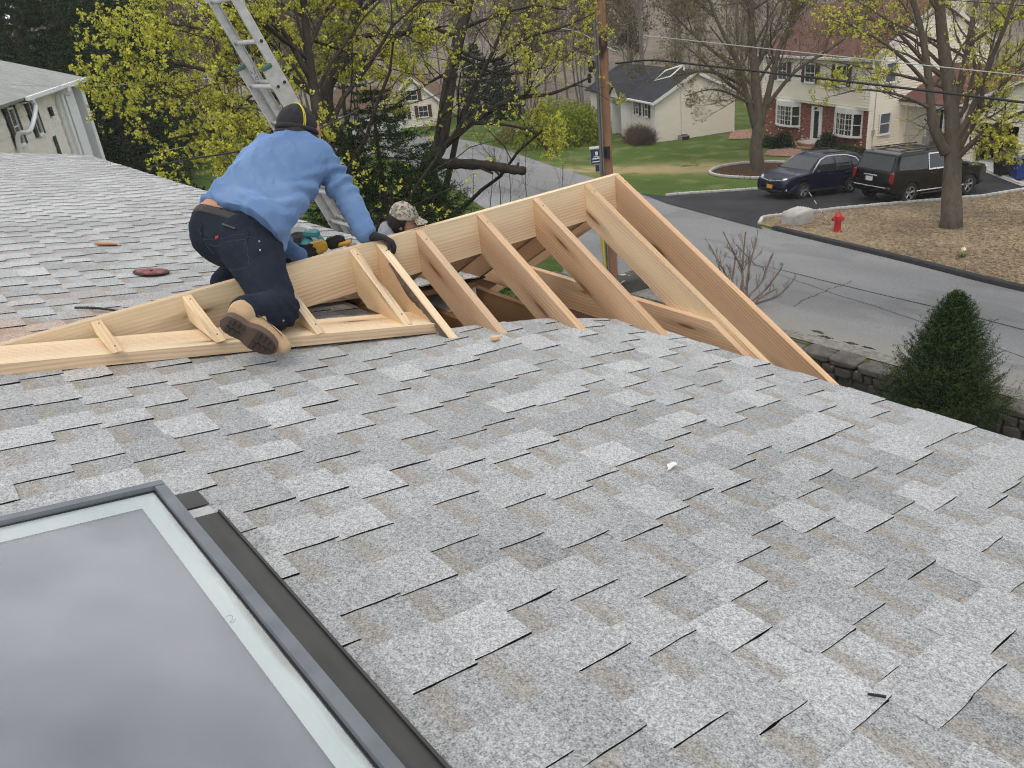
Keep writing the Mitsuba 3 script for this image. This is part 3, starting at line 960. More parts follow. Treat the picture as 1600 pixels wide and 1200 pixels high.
# ---------------------------------------------------------------- saw lying on the roof behind the ridge board
saw = thing('circular_saw', 'teal and silver circular saw standing on the shingles behind the kneeling man', 'saw')
sp_ = rp(2.02, 5.02, .012)
sx = unit(A_([.80, -.56, -.16])); sz = unit(A_([0, 0, 1.0]) - sx * sx[2]); sy = np.cross(sz, sx)
W = lambda x, y_, z: sp_ + sx * x + sy * y_ + sz * z
pw = lambda m, x, y_, z: place(m, W(x, y_, z), sx, sy, sz)
put(pw(cbox(.30, .14, .010, .003), 0, 0, .006), 'm_steel', saw, 'base_plate')
arc = [(math.cos(a) * .125, .085 + math.sin(a) * .125) for a in np.linspace(.15, math.pi + .10, 26)]
gpoly = Polygon(arc + [(math.cos(a) * .092, .085 + math.sin(a) * .092) for a in np.linspace(math.pi + .10, .15, 20)])
t = trimesh.creation.extrude_polygon(gpoly, .075, engine='earcut'); v = A_(t.vertices)
put((W(0, 0, 0) + v[:, :1] * sx + v[:, 1:2] * sz + (v[:, 2:3] - .045) * sy, A_(t.faces)[:, ::-1]), 'm_steel', saw, 'blade_guard', smooth=35)
put(cyl(W(0, .0, .085), W(0, .004, .085), .090, .090, 36), 'm_alu_dark', saw, 'blade', smooth=40)
put(pw(cbox(.11, .05, .06, .018), .075, -.03, .165), 'm_teal', saw, 'upper_housing', smooth=30)
put(cyl(W(.045, -.02, .085), W(.060, -.16, .060), .050, .042, 20), 'm_teal', saw, 'motor', smooth=40)
put(cyl(W(.0601, -.161, .060), W(.062, -.175, .057), .040, .032, 20), 'm_white', saw, 'motor_cap', smooth=40)
put(tube(bez([W(.10, -.03, .16), W(.14, -.03, .12), W(.145, -.03, .06), W(.11, -.03, .03)], 8), .018, 10), 'm_teal', saw, 'handle', smooth=True)
put(tube(bez([W(-.02, -.06, .06), W(-.07, -.08, .085), W(-.11, -.09, .08)], 6), .016, 8), 'm_teal', saw, 'front_grip', smooth=True)
put(pw(cbox(.07, .03, .05, .01), -.03, -.05, .125), 'm_rubber', saw, 'inner_housing', smooth=30)
put(pw(cbox(.05, .05, .06, .01), .10, -.03, .06), 'm_rubber', saw, 'gear_case', smooth=30)
put(pw(cbox(.02, .02, .19, .004), -.15, -.06, .10), 'm_alu', saw, 'fence_rod', smooth=30)
put(pw(cbox(.02, .02, .16, .004), -.12, -.03, .09), 'm_steel', saw, 'fence_rod', smooth=30)

# ================================================================ extension ladder against the eave
lad = thing('extension_ladder', 'worn aluminium extension ladder leaning on the eave behind the man in blue', 'ladder')
LD, LN = A_([-.3454, 0, .9385]), A_([.9385, 0, .3454])
LP = A_([3.0, 5.85, 7.40])


def rail(y_, off, l0, l1, sgn, nm):
    """Channel section: web across the ladder's depth, two flanges turned inwards."""
    w, fl, th = .064, .028, .0035
    a = LP + LN * off + A_([0, y_ - 5.85, 0])
    mid_ = a + LD * (l0 + l1) / 2
    L_ = l1 - l0
    ms = [obox(mid_ - LN * w / 2, LD, LN, (0, 1, 0), L_, w - 2 * th, th)[0]]
    for e in (0, 1):
        ms.append(obox(mid_ - LN * (th / 2 if e == 0 else w - th / 2) + A_([0, sgn * (fl / 2 - th / 2), 0]), LD, LN, (0, 1, 0), L_, th, fl)[0])
    put(cat(*ms), 'm_alu', lad, nm)


BOT, TOPF, TOPB = -7.42, 2.35, 1.46
for (off, l0, l1, yn, yf) in ((0, -3.6, TOPF, 5.85, 6.31), (-.0655, BOT, TOPB, 5.835, 6.325)):
    rail(yn, off, l0, l1, 1, 'rail'); rail(yf, off, l0, l1, -1, 'rail')
    l = -7.2
    while l < l1 - .05:
        if l > l0 + .1:
            c = LP + LN * (off - .032) + LD * l
            m = cyl(c + A_([0, yn - 5.85 - .012, 0]), c + A_([0, yf - 5.85 + .012, 0]), .016, .016, 10)
            put(m, 'm_alu', lad, 'rung', smooth=50)
            put(cyl(c + A_([0, yn - 5.85 - .0140, 0]), c + A_([0, yn - 5.85 - .0125, 0]), .0125, .0125, 8), 'm_black', lad, 'rung_hole')
        l += .3045
for yy in (5.835, 6.325):
    put(place(cbox(.03, .080, .040, .006), LP + LN * (-.0655 - .032) + LD * (TOPB + .012) + A_([0, yy - 5.85, 0]), LD, LN, (0, -1, 0)), 'm_green_cap', lad, 'end_cap')
    put(place(cbox(.07, .09, .05, .01), LP + LN * (-.0655 - .032) + LD * BOT + A_([0, yy - 5.85, 0]), LD, LN, (0, -1, 0)), 'm_rubber', lad, 'foot')
# marker scribble on the far fly rail
s0 = LP + LN * -.037 + A_([0, 6.31 - 5.85 - .0035, 0]) + LD * 1.40
for st in (((.03, .02), (-.01, .015), (-.012, -.005)), ((.02, -.01), (-.015, -.02)), ((.0, .0), (.01, -.02)), ((-.03, .015), (-.06, .01), (-.045, -.012), (-.03, .008)), ((-.045, -.02), (-.07, -.018))):
    put(tube([s0 + LD * a + LN * b for a, b in st], .0022, 5), 'm_black', lad, 'marker_stroke')

# ================================================================ second man, on the ladder
man2 = thing('person', 'man in camouflage cap and grey hooded sweatshirt seen behind the ridge board', 'person')
h2 = A_([2.983, 5.281, 7.578])
f2 = unit(A_([.80, -.56, -.20])); u2 = unit(A_([.1, -.1, .98]) - f2 * (A_([.1, -.1, .98]) @ f2)); s2 = np.cross(f2, u2)
H2 = lambda a, b, c: h2 + f2 * a + s2 * b + u2 * c
hip2, ft2 = A_([3.62, 5.98, 6.62]), A_([3.78, 6.0, 5.78])
nb2, ch2 = H2(-.07, 0, -.15), A_([3.22, 5.66, 7.12])
shr, shl = H2(-.10, .19, -.17), H2(-.10, -.19, -.17)
face = [[(H2(-.02, 0, .0), .094), (H2(.02, 0, -.03), .080)], [(H2(.03, 0, -.06), .062), (H2(.06, 0, -.095), .034)], [(H2(.075, 0, .005), .030), (H2(.10, 0, -.03), .013)], [(H2(.098, 0, -.03), .013), (H2(.088, 0, -.042), .014)],
        [(H2(.075, .02, -.066), .013), (H2(.075, -.02, -.066), .013)], [(H2(.070, .036, .008), .018), (H2(.074, 0, .02), .022), (H2(.070, -.036, .008), .018)],
        [(H2(-.02, .088, -.005), .022), (H2(-.015, .090, -.035), .014)], [(H2(-.02, -.088, -.005), .022), (H2(-.015, -.090, -.035), .014)], [(H2(-.03, 0, -.07), .055), (nb2, .060)],
        [(nb2, .06), (shr, .06), (shl, .06), (ch2, .11)], [(ch2, .11), (hip2, .12)]]
hand_r, elb_r = A_([3.02, 5.86, 7.25]), A_([3.25, 5.55, 6.98])
hand_l, elb_l = A_([3.10, 6.24, 7.05]), A_([3.50, 6.25, 6.98])
face += [[(shr, .06), (elb_r, .042)], [(elb_r, .042), (hand_r, .03)], [(shl, .06), (elb_l, .042)], [(elb_l, .042), (hand_l, .03)],
         [(hip2, .10), (A_([3.66, 5.92, 6.2]), .065)], [(A_([3.66, 5.92, 6.2]), .065), (A_([3.70, 5.93, 5.80]), .045)], [(hip2, .10), (A_([3.70, 6.10, 6.2]), .065)], [(A_([3.70, 6.10, 6.2]), .065), (A_([3.78, 6.10, 5.80]), .045)]]
put(blob(face, edge=.010, it=4), 'm_skin', man2, 'body', smooth=True)
for b in (.03, -.03):
    put(place(trimesh.creation.icosphere(2, .0105), H2(.083, b, -.004)), 'm_black', man2, 'eye', smooth=True)
    put(blob([[(H2(.083, b * .55, .020), .005), (H2(.078, b * 1.7, .020), .004)]], .006, 2), 'm_hair', man2, 'eyebrow', smooth=True)
put(blob([[(H2(-.03, .02, .01), .095), (H2(-.03, -.02, .01), .095), (H2(-.055, 0, -.055), .070)]], .015, 4, cut=union([[(H2(.12, 0, -.03), .10), (H2(.12, .1, -.03), .11), (H2(.12, -.1, -.03), .11), (H2(.16, 0, -.2), .12)]])), 'm_hair', man2, 'hair', smooth=True)
cap = union([[(H2(-.015, .015, .045), .098), (H2(-.015, -.015, .045), .098), (H2(.03, 0, .035), .080)]]).trim_by_plane([float(x) for x in u2], float(u2 @ H2(0, 0, .028)))
put(finish(cap, .012, 3), 'm_camo', man2, 'cap', smooth=50)
brim = []
for i, a in enumerate(np.linspace(-1.15, 1.15, 13)):
    brim.append(H2(.055 + .045 * math.cos(a), .078 * math.sin(a), .036))
    brim.append(H2(.055 + .125 * math.cos(a), .092 * math.sin(a), .020 - .016 * abs(math.sin(a)) ** 2 - .012 * math.cos(a)))
brim = A_(brim)
bf = []
for i in range(12):
    a = 2 * i
    bf += [[a, a + 1, a + 3], [a, a + 3, a + 2]]
nb_ = len(brim)
bv = np.vstack([brim, brim - u2 * .005])
bf = A_(bf)
ed = []
for i in range(12):
    a = 2 * i + 1
    ed += [[a, a + nb_, a + 2 + nb_], [a, a + 2 + nb_, a + 2]]
put((bv, np.vstack([bf, bf[:, ::-1] + nb_, A_(ed)])), 'm_camo', man2, 'cap_brim')
put(place(trimesh.creation.icosphere(2, .008), H2(-.015, 0, .146)), 'm_camo', man2, 'cap_button', smooth=True)
for k_, (b0, c0, b1, c1) in enumerate(((.048, .085, .020, .095), (.050, .072, .018, .078))):
    put(tube(bez([H2(.068, b0, c0), H2(.078, (b0 + b1) / 2, (c0 + c1) / 2 + .004), H2(.082, b1, c1)], 5), .004, 6), 'm_white' if k_ else 'm_black', man2, 'cap_emblem')
hood = blob([[(nb2, .085), (shr, .075), (shl, .075), (ch2, .145)], [(ch2, .145), (A_([3.45, 5.85, 6.80]), .145)], [(A_([3.45, 5.85, 6.8]), .145), (hip2, .14)], [(shr, .078), (elb_r, .06)], [(elb_r, .06), (hand_r, .042)], [(shl, .078), (elb_l, .06)], [(elb_l, .06), (hand_l, .042)],
             [(H2(-.13, 0, -.075), .055), (H2(-.115, .07, -.085), .045), (H2(-.115, -.07, -.085), .045), (H2(-.14, 0, -.15), .065)], [(H2(-.09, .09, -.10), .034), (H2(.0, .10, -.18), .032)], [(H2(-.09, -.09, -.10), .034), (H2(.0, -.10, -.18), .032)]], edge=.014, it=6)
put(wrinkle(hood, .010, 14, 4), 'm_hoodie', man2, 'hooded_sweatshirt', smooth=True)
pants = blob([[(hip2, .145), (A_([3.66, 5.92, 6.2]), .085)], [(A_([3.66, 5.92, 6.2]), .085), (A_([3.70, 5.93, 5.84]), .065)], [(hip2, .145), (A_([3.70, 6.12, 6.2]), .085)], [(A_([3.70, 6.12, 6.2]), .085), (A_([3.78, 6.12, 5.84]), .065)]], edge=.03, it=5)
put(pants, 'm_jean', man2, 'trousers', smooth=True)
for yy in (5.93, 6.12):
    put(blob([[(A_([3.74, yy, 5.80]), .048), (A_([3.55, yy, 5.77]), .040)]], .02), 'm_boot', man2, 'boot', smooth=True)
glove(hand_r, unit(A_([-.35, .05, .35])), A_([-.5, -.6, .3]), .8, parent=man2)
glove(hand_l, unit(A_([-.35, -.05, .35])), A_([-.5, .6, .3]), .8, parent=man2, mirror=-1)

# ================================================================ bits lying on the roof
def flatbit(name, x, y_, poly2, th, bs, lab, catg, rot=0):
    t = trimesh.creation.extrude_polygon(poly2, th, engine='earcut'); v = A_(t.vertices)
    ca, sa = math.cos(rot), math.sin(rot)
    o_ = rp(x, y_, .013)
    V = o_ + np.outer(v[:, 0] * ca - v[:, 1] * sa, EX) + np.outer(v[:, 0] * sa + v[:, 1] * ca, A_([0, 1, 0])) + np.outer(v[:, 2], EN)
    return solo(name, (V, A_(t.faces)), bs, lab, catg)


disc = thing('saw_blade_disc', 'round dark red worn disc lying on the shingles left of the kneeling man', 'disc')
dp = rp(1.03, 4.83, .014)
put(cat(cyl(dp, dp + EN * .004, .098, .098, 40)), 'm_disc_rim', disc, 'rim', smooth=30)
put(cyl(dp + EN * .0045, dp + EN * .0075, .080, .078, 40), 'm_disc', disc, 'label_face', smooth=30)
put(cyl(dp + EN * .008, dp + EN * .012, .010, .010, 16), 'm_disc_rim', disc, 'hub')
flatbit('dry_leaf', .965, 5.894, Polygon([(0, 0), (.06, .015), (.13, .06), (.10, .085), (.04, .07), (-.02, .03)]), .006, 'm_orange_leaf', 'small orange brown leaf lying on the shingles at the far left', 'leaf', -.9)
flatbit('wood_offcut', 1.875, 2.690, Polygon([(-.02, -.012), (.018, -.016), (.026, .004), (.004, .018), (-.018, .012)]), .014, 'm_chip', 'pale chip of wood lying on the shingles by the open framing', 'wood chip', .3)
flatbit('paper_scrap', 1.537, 1.373, Polygon([(-.034, .020), (-.020, .012), (.006, .012), (.022, -.006), (.030, -.016), (.012, -.020), (-.004, -.004), (-.022, .006)]), .004, 'm_white', 'small white scrap lying alone on the grey shingles', 'scrap', .9)
flatbit('broken_twig', 1.084, .488, Polygon([(-.016, -.0015), (.016, -.002), (.017, .002), (-.015, .002)]), .004, 'm_black', 'short dark twig lying on the shingles near the viewer', 'twig', -.85)
crowbar_pts = [rp(.50, 4.10, .018), rp(.56, 4.06, .020), rp(.62, 3.98, .022), rp(.66, 3.90, .02), rp(.66, 3.75, .02)]
solo('black_cord', tube(bez(crowbar_pts, 8), .006, 8), 'm_black', 'short black cord lying on the shingles behind the low end of the ridge board', 'cord', smooth=True)
# ================================================================ ground, road, driveway
def zt(x, y_):
    x = np.asarray(x, float); y_ = np.asarray(y_, float)
    stepped = np.interp(x, [-60, 15.4, 15.6, 25, 31, 38, 46, 75, 140], [.4, .4, 1.0, .1, -.4, -1.1, -1.3, -2.3, -4])
    smooth_ = np.interp(x, [-60, 6, 15.6, 25, 31, 38, 46, 75, 140], [.4, .4, 1.0, .1, -.4, -1.1, -1.3, -2.3, -4])
    k = np.clip((y_ - 19) / 4, 0, 1)
    z = stepped * (1 - k) + smooth_ * k - .012 * (np.clip(y_, -20, 60) - 15) * np.clip((x - 16) / 9, 0, 1)
    r = np.hypot(x, y_)
    hs = .145 * (1 - .93 * np.clip((np.degrees(np.arctan2(y_, x)) - 57) / 11, 0, 1))
    return z + hs * np.maximum(0, r - 112) + 2.5 * np.clip((r - 112) / 60, 0, 1) * (meshkit.fbm(np.stack([x / 34, y_ / 34, x * 0], -1), 3, 5) - .5)


def f_ground(p, n, uv):
    blades = noise(p.x * 34, p.y * 34)
    a = fbm(p.x * .55, p.y * .55, 1.0, 4)
    g = mix((.034, .062, .013), (.088, .135, .034), dr.clip(.55 * blades + .75 * a - .15, 0, 1))
    # winter-dry turf along the road and across the middle of the lawn
    dx, dy = p.x - 37.0, p.y - 34.0
    u = dx * .62 - dy * .78
    v = dx * .78 + dy * .62
    dry = dr.exp(-dr.square(u / 8.0) - dr.square(v / 2.0)) * 1.3
    dry = dry * smoothstep(.25, .65, fbm(p.x * 1.1, p.y * 1.1, 4.0, 4) + .12)
    c = mix(g, (.31, .25, .135), dr.clip(dry, 0, .9))
    c = mix(c, (.20, .165, .09), smoothstep(.52, .78, fbm(p.x * .9 + 20, p.y * .9, 2.0, 4)) * .45)
    leaf = mix((.15, .132, .112), (.25, .22, .185), fbm(p.x * 1.3, p.y * 1.3, 0, 3))
    r2 = dr.sqrt(p.x * p.x + p.y * p.y)
    wood = smoothstep(88, 100, r2 + 14 * (fbm(p.x * .08, p.y * .08, 0, 2) - .5))
    return mix(c, leaf, wood)


mat('m_ground', proc(f_ground), .95, spec=.1)


def f_road(p, n, uv):
    a = fbm(p.x * .35, p.y * .12, 2.0, 4)
    g = noise(p.x * 40, p.y * 40)
    c = mix((.155, .160, .168), (.235, .240, .248), dr.clip(a * 1.5 - .25, 0, 1)) * (.88 + .24 * g)
    worn = smoothstep(.58, .70, fbm(p.x * .8 + 3, p.y * .35, 7.0, 3))
    edge = 1 - smoothstep(16.1, 18.0, p.x - .25 * dr.maximum(p.y - 12, 0) * .3)
    c = mix(c, (.26, .245, .215), dr.clip(edge * .8, 0, 1) * (.5 + .5 * a))
    return mix(c, c * .72, worn * .5)


mat('m_road', proc(f_road), .9, spec=.2)
mat('m_tar', proc(lambda p, n, uv: mix((.022, .023, .026), (.050, .051, .055), fbm(p.x * 3, p.y * 3, 0) * .6 + .4 * noise(p.x * 50, p.y * 50))), .85, spec=.25)
mat('m_drive', proc(lambda p, n, uv: mix((.016, .017, .020), (.042, .043, .048), fbm(p.x * .7, p.y * .7, 0, 4))), .7, spec=.3)
mat('m_mulch_ground', proc(lambda p, n, uv: mix((.10, .075, .05), (.33, .26, .175), dr.clip(.9 * noise(p.x * 13, p.y * 13) + .8 * (fbm(p.x * .5, p.y * .5, 3) - .5), 0, 1))), .95, spec=.1)
mat('m_bed', proc(lambda p, n, uv: mix((.030, .018, .012), (.095, .052, .034), noise(p.x * 22, p.y * 22) * .7 + .3 * fbm(p.x, p.y, 0))), .95, spec=.1)
mat('m_gravel', proc(lambda p, n, uv: mix((.12, .115, .105), (.30, .29, .265), noise(p.x * 14, p.y * 14) * .6 + .4 * fbm(p.x * 2, p.y * 2, 0))), .95, spec=.15)
mat('m_conc', proc(lambda p, n, uv: mix((.30, .30, .29), (.42, .42, .40), fbm(p.x * 2, p.y * 2, p.z * 2))), .85)


def f_paver(p, n, uv):
    x, y_ = p.x * 4.2 + p.y * 1.2, p.y * 8.4 - p.x * 2.4
    row = dr.floor(y_)
    fx = x + .5 * row - dr.floor(x + .5 * row)
    fy = y_ - row
    j = dr.select((fx < .06) | (fy < .10), 1.0, 0.0)
    c = mix((.23, .125, .095), (.36, .225, .18), cell_rand(x + .5 * row, y_))
    return mix(c, (.15, .11, .09), j)


mat('m_paver', proc(f_paver), .9, spec=.15)


def grid_axis(a, b, fine0, fine1, f, c):
    return np.unique(np.round(np.concatenate([np.arange(a, fine0, c), np.arange(fine0, fine1, f), np.arange(fine1, b + c, c), [15.4, 15.6]]), 3))


gx = grid_axis(-60, 258, -10, 62, 1.0, 6.0)
gy = np.unique(np.concatenate([np.arange(-80, -20, 6.0), np.arange(-20, 90, 1.0), np.arange(90, 280, 6.0)]))
GX, GY = np.meshgrid(gx, gy, indexing='ij')
GV = np.stack([GX, GY, zt(GX, GY)], -1).reshape(-1, 3)
ni, nj = len(gx), len(gy)
I, J = np.meshgrid(np.arange(ni - 1), np.arange(nj - 1), indexing='ij')
q0 = (I * nj + J).ravel()
GF = np.vstack([np.stack([q0, q0 + nj, q0 + nj + 1], 1), np.stack([q0, q0 + nj + 1, q0 + 1], 1)])
solo('ground', (GV, GF), 'm_ground', kind='structure', smooth=True)


def sheet(poly, lift, step=1.0):
    """Follow the ground with a polygon cut on the same grid."""
    V, F, o = [], [], 0
    x0, y0, x1, y1 = poly.bounds
    xs = [v for v in np.unique(np.concatenate([np.arange(math.floor(x0), math.ceil(x1) + 1, step), [15.4, 15.6]])) if x0 - step <= v <= x1 + step]
    for a, b in zip(xs[:-1], xs[1:]):
        strip = poly.intersection(sbox(a, y0 - 1, b, y1 + 1))
        if strip.is_empty: continue
        ys = np.arange(math.floor(y0), math.ceil(y1) + 2, 2.0)
        for c, d in zip(ys[:-1], ys[1:]):
            g_ = strip.intersection(sbox(a, c, b, d))
            for g in getattr(g_, 'geoms', [g_]):
                if g.is_empty or g.geom_type != 'Polygon' or g.area < 1e-4: continue
                v, f = trimesh.creation.triangulate_polygon(g, engine='earcut')
                if len(f) == 0: continue
                v = np.asarray(v); f = np.asarray(f)
                e1_, e2_ = v[f[:, 1]] - v[f[:, 0]], v[f[:, 2]] - v[f[:, 0]]
                neg = e1_[:, 0] * e2_[:, 1] - e1_[:, 1] * e2_[:, 0] < 0
                f[neg] = f[neg][:, ::-1]
                V.append(v); F.append(f + o); o += len(v)
    V = np.vstack(V)
    return np.column_stack([V, zt(V[:, 0], V[:, 1]) + lift]), np.vstack(F)


FAR = [(22.6, -70), (22.7, -10), (22.95, 3), (23.38, 7.98), (24.58, 12.22), (26.41, 19.08), (28.51, 25.45), (30.96, 31.28), (34.11, 39.61), (38.43, 49.73), (40.59, 56.82), (41.6, 63), (40, 70), (34, 76), (22, 80), (8, 82)]
NEAR = [(16.3, -70), (16.2, 5), (16.2, 10.5), (16.9, 16.3), (18.2, 20.5), (21, 29), (24.5, 37), (28, 46), (30.5, 54), (30.8, 60), (28, 65), (20, 69), (8, 71)]
FARS = bez([(a, b, 0) for a, b in FAR], 6)[:, :2]
NEARS = bez([(a, b, 0) for a, b in NEAR], 6)[:, :2]
road_poly = Polygon(list(map(tuple, NEARS)) + list(map(tuple, FARS[::-1]))).buffer(0)
k = solo('road', sheet(road_poly, .020), 'm_road', kind='structure')
# sealed paving seam along the carriageway
seam = LineString([[21.011, 13.941, 0.488][:2], [20.744, 12.136, 0.525][:2], [20.515, 10.080, 0.558][:2], [20.418, 8.825, 0.574][:2], [20.054, 6.689, 0.617][:2]]).buffer(.028)
put(sheet(seam, .026), 'm_tar', 'road', 'seam')
rngc = np.random.default_rng(12)
for (qa, qb) in (([21.404, 16.583, 0.432][:2], [18.162, 5.957, 0.780][:2]), ([17.950, 11.564, 0.783][:2], [21.310, 11.860, 0.474][:2]), ([17.615, 7.353, 0.822][:2], [20.488, 7.442, 0.577][:2]), ([35.742, 52.736, -1.327][:2], [26.972, 32.502, -0.274][:2])):
    qa, qb = np.array(qa), np.array(qb)
    tt_ = np.linspace(0, 1, 26)[:, None]
    ln_ = qa + (qb - qa) * tt_ + np.cumsum(rngc.normal(0, .05, (26, 2)), 0) * np.sin(tt_ * math.pi)
    put(sheet(LineString(ln_).buffer(.012), .0262), 'm_tar', 'road', 'crack')
seam2 = LineString([[23.079, 17.324, 0.261][:2], [21.019, 15.014, 0.481][:2], [21.010, 13.826, 0.489][:2]]).buffer(.02)
put(sheet(seam2, .026), 'm_tar', 'road', 'seam')
rngp = np.random.default_rng(21)
for (px, py) in ([16.354, 9.628, 0.930][:2], [16.376, 8.981, 0.928][:2], [16.388, 8.545, 0.927][:2], [16.555, 9.960, 0.912][:2], [16.191, 7.878, 0.944][:2]):
    a = np.linspace(0, 2 * math.pi, 14, endpoint=False)
    rr = .085 * (.6 + .8 * rngp.random(14))
    put(sheet(Polygon(np.stack([px + rr * np.cos(a) * .8, py + rr * np.sin(a) * 2.0], 1)), .0245), 'm_tar', 'road', 'patch')
verge = Polygon([(15.75, -30), (15.75, 18.5), (17.7, 20.2), (16.9, 16.3), (16.25, 10.5), (16.25, 5), (16.35, -30)])
solo('verge', sheet(verge, .030), 'm_gravel', kind='structure')
bed = Polygon([(10.2, -14), (10.6, 4), (10.4, 13), (11.5, 17.6), (15.30, 17.6), (15.30, -14)])
solo('planting_bed', sheet(bed, .024), 'm_bed', kind='structure')
# driveway and what edges it
DA, DB, DC, DD = [26.582, 18.866, -0.079][:2], [27.749, 19.518, -0.184][:2], [33.926, 17.130, -0.719][:2], [40.045, 14.415, -1.145][:2]
TA, TB = [29.588, 26.415, -0.419][:2], [33.987, 24.037, -0.808][:2]
AP = [29.429, 27.962, -0.425][:2]
drive = Polygon([(25.9, 18.2), DA, DB, DC, DD, (47.5, 10.6), (46.6, 13.0), (44.2, 20.9), (42.6, 22.0), (38.4, 23.6), TB, TA, AP, (28.0, 24.9)]).buffer(0)
solo('driveway', sheet(drive, .040), 'm_drive', kind='structure')
apron = Polygon([[45.724, 19.430, -1.347][:2], (45.6, 18.6), (44.0, 12.0), [40.951, 14.774, -1.171][:2], [42.611, 16.578, -1.235][:2], [44.405, 18.325, -1.300][:2]]).buffer(.2)
solo('garage_apron', sheet(apron, .060), 'm_conc', kind='structure')
island = Polygon([DA, DB, DC, DD, (47.5, 10.6), (60, 3), (60, -40), (23.0, -40), (23.0, 3), (23.6, 8.0), (24.8, 12.2), (26.2, 17.0)]).buffer(-.02)
solo('mulch_island', sheet(island, .032), 'm_mulch_ground', kind='structure')
walk = Polygon([[43.745, 30.738, -1.433][:2], [45.219, 31.448, -1.479][:2], [46.566, 31.326, -1.516][:2], [44.896, 27.515, -1.423][:2], [45.627, 25.466, -1.417][:2], [48.599, 24.709, -1.507][:2], [49.781, 23.481, -1.532][:2], [49.390, 22.425, -1.506][:2], [47.099, 21.511, -1.416][:2], [42.111, 24.006, -1.312][:2], [43.561, 25.654, -1.368][:2], [43.952, 28.206, -1.408][:2]]).buffer(.15)
solo('paved_walk', sheet(walk, .052), 'm_paver', kind='structure')
patio = Polygon([[48.841, 37.006, -1.662][:2], [52.179, 39.251, -1.805][:2], [52.727, 38.490, -1.815][:2], [49.482, 35.941, -1.672][:2]]).buffer(.4)
solo('patio', sheet(patio, .05), 'm_paver', kind='structure')
side_road = Polygon([[46.084, 61.735, -1.843][:2], [50.419, 61.813, -1.993][:2], [53.885, 57.025, -2.077][:2], [48.867, 51.782, -1.841][:2], [46.402, 56.546, -1.813][:2], [44.361, 58.553, -1.782][:2]])
solo('side_drive', sheet(side_road, .05), 'm_road', kind='structure')
# tarred berm along the far edge of the carriageway
berm = [(x, y_) for x, y_ in FARS if -45 < y_ < 18.6]
prof = [(-.02, 0), (.02, .11), (.10, .135), (.24, .12), (.36, .03), (.40, 0)]
bp3 = np.array(berm)
tn = np.gradient(bp3, axis=0); tn /= np.linalg.norm(tn, axis=1, keepdims=True)
nr = np.stack([tn[:, 1], -tn[:, 0]], 1)
Vb = np.concatenate([np.column_stack([bp3 + nr * d_, zt(bp3[:, 0], bp3[:, 1]) + .02 + h_]) for d_, h_ in prof]).reshape(len(prof), -1, 3).transpose(1, 0, 2)
Fb = []
mB = len(prof)
for i in range(len(bp3) - 1):
    for q in range(mB - 1):
        Fb.append([i * mB + q, (i + 1) * mB + q, (i + 1) * mB + q + 1, i * mB + q + 1])
solo('kerb', (Vb.reshape(-1, 3), np.array(Fb)), 'm_tar', kind='structure', smooth=40)


# pale edging stones beside the driveway and round the tree
mat('m_setts', proc(lambda p, n, uv: mix((.36, .36, .35), (.58, .58, .56), fbm(p.x * 5, p.y * 5, p.z * 5))), .85)
edging = thing('edging_stones', 'line of pale edging stones between the black driveway and the mulch and lawn', 'edging')


def stones_along(pts, w=.13, h=.12, parent=edging, seed=1, gap=.30, sunk=.02, bs='m_setts', nm='stone'):
    r_ = np.random.default_rng(seed)
    L = LineString(pts); n = int(L.length / gap)
    base = [cbox(gap * .93, w, h, .02) for _ in range(1)]
    for i in range(n):
        a, b = L.interpolate(i * gap), L.interpolate((i + 1) * gap)
        d = unit([b.x - a.x, b.y - a.y, 0]); c = np.array([(a.x + b.x) / 2, (a.y + b.y) / 2])
        z = float(zt(c[0], c[1]))
        yaw = r_.normal(0, .03)
        d = unit([d[0] - d[1] * yaw, d[1] + d[0] * yaw, (float(zt(b.x, b.y)) - float(zt(a.x, a.y))) / gap])
        s_ = unit(np.cross([0, 0, 1.0], d))
        put(place(base[0], (c[0], c[1], z + h / 2 - sunk + .045 + r_.normal(0, .004)), d, s_, np.cross(d, s_)), bs, parent, nm)


stones_along([DA, DB, DC, DD, (44.0, 12.3)], seed=2)
stones_along([TA, TB], seed=3)
stones_along([[44.396, 18.352, -1.301][:2], [42.611, 16.578, -1.235][:2], [40.820, 14.722, -1.167][:2]], seed=4)
T5 = np.array([39.210, 28.072, -1.288])
ringpts = [(T5[0] + 2.3 * math.cos(a) * 1.15, T5[1] + 2.3 * math.sin(a) * 1.15) for a in np.linspace(0, 2 * math.pi, 40)]
tree_ring = thing('tree_ring', 'ring of pale edging stones round the mulch under the bare tree on the lawn', 'edging')
stones_along(ringpts, parent=tree_ring, seed=5, w=.14, h=.14)
solo('tree_mulch', sheet(Polygon(ringpts).buffer(-.05), .034), 'm_bed', kind='structure')

# chips strewn over the mulch island, denser near the road
rngm = np.random.default_rng(31)
N = 26000
cx = rngm.uniform(23.2, 42, N); cy = rngm.uniform(0, 20, N)
keep = np.array([island.contains(Point(a, b)) for a, b in zip(cx, cy)])
cx, cy = cx[keep], cy[keep]
a = rngm.uniform(0, math.pi * 2, len(cx)); ln = rngm.uniform(.05, .14, len(cx)); wd = ln * rngm.uniform(.18, .4, len(cx))
tilt = rngm.normal(0, .35, len(cx))
dx = np.stack([np.cos(a) * np.cos(tilt), np.sin(a) * np.cos(tilt), np.sin(tilt)], 1); dy = np.stack([-np.sin(a), np.cos(a), 0 * a], 1)
c0 = np.stack([cx, cy, zt(cx, cy) + .045 + np.abs(np.sin(tilt)) * ln * .5], 1)
CV = np.stack([c0 - dx * ln[:, None] / 2, c0 - dy * wd[:, None] / 2 + [0, 0, .012], c0 + dx * ln[:, None] / 2, c0 + dy * wd[:, None] / 2 + [0, 0, .006]], 1).reshape(-1, 3)
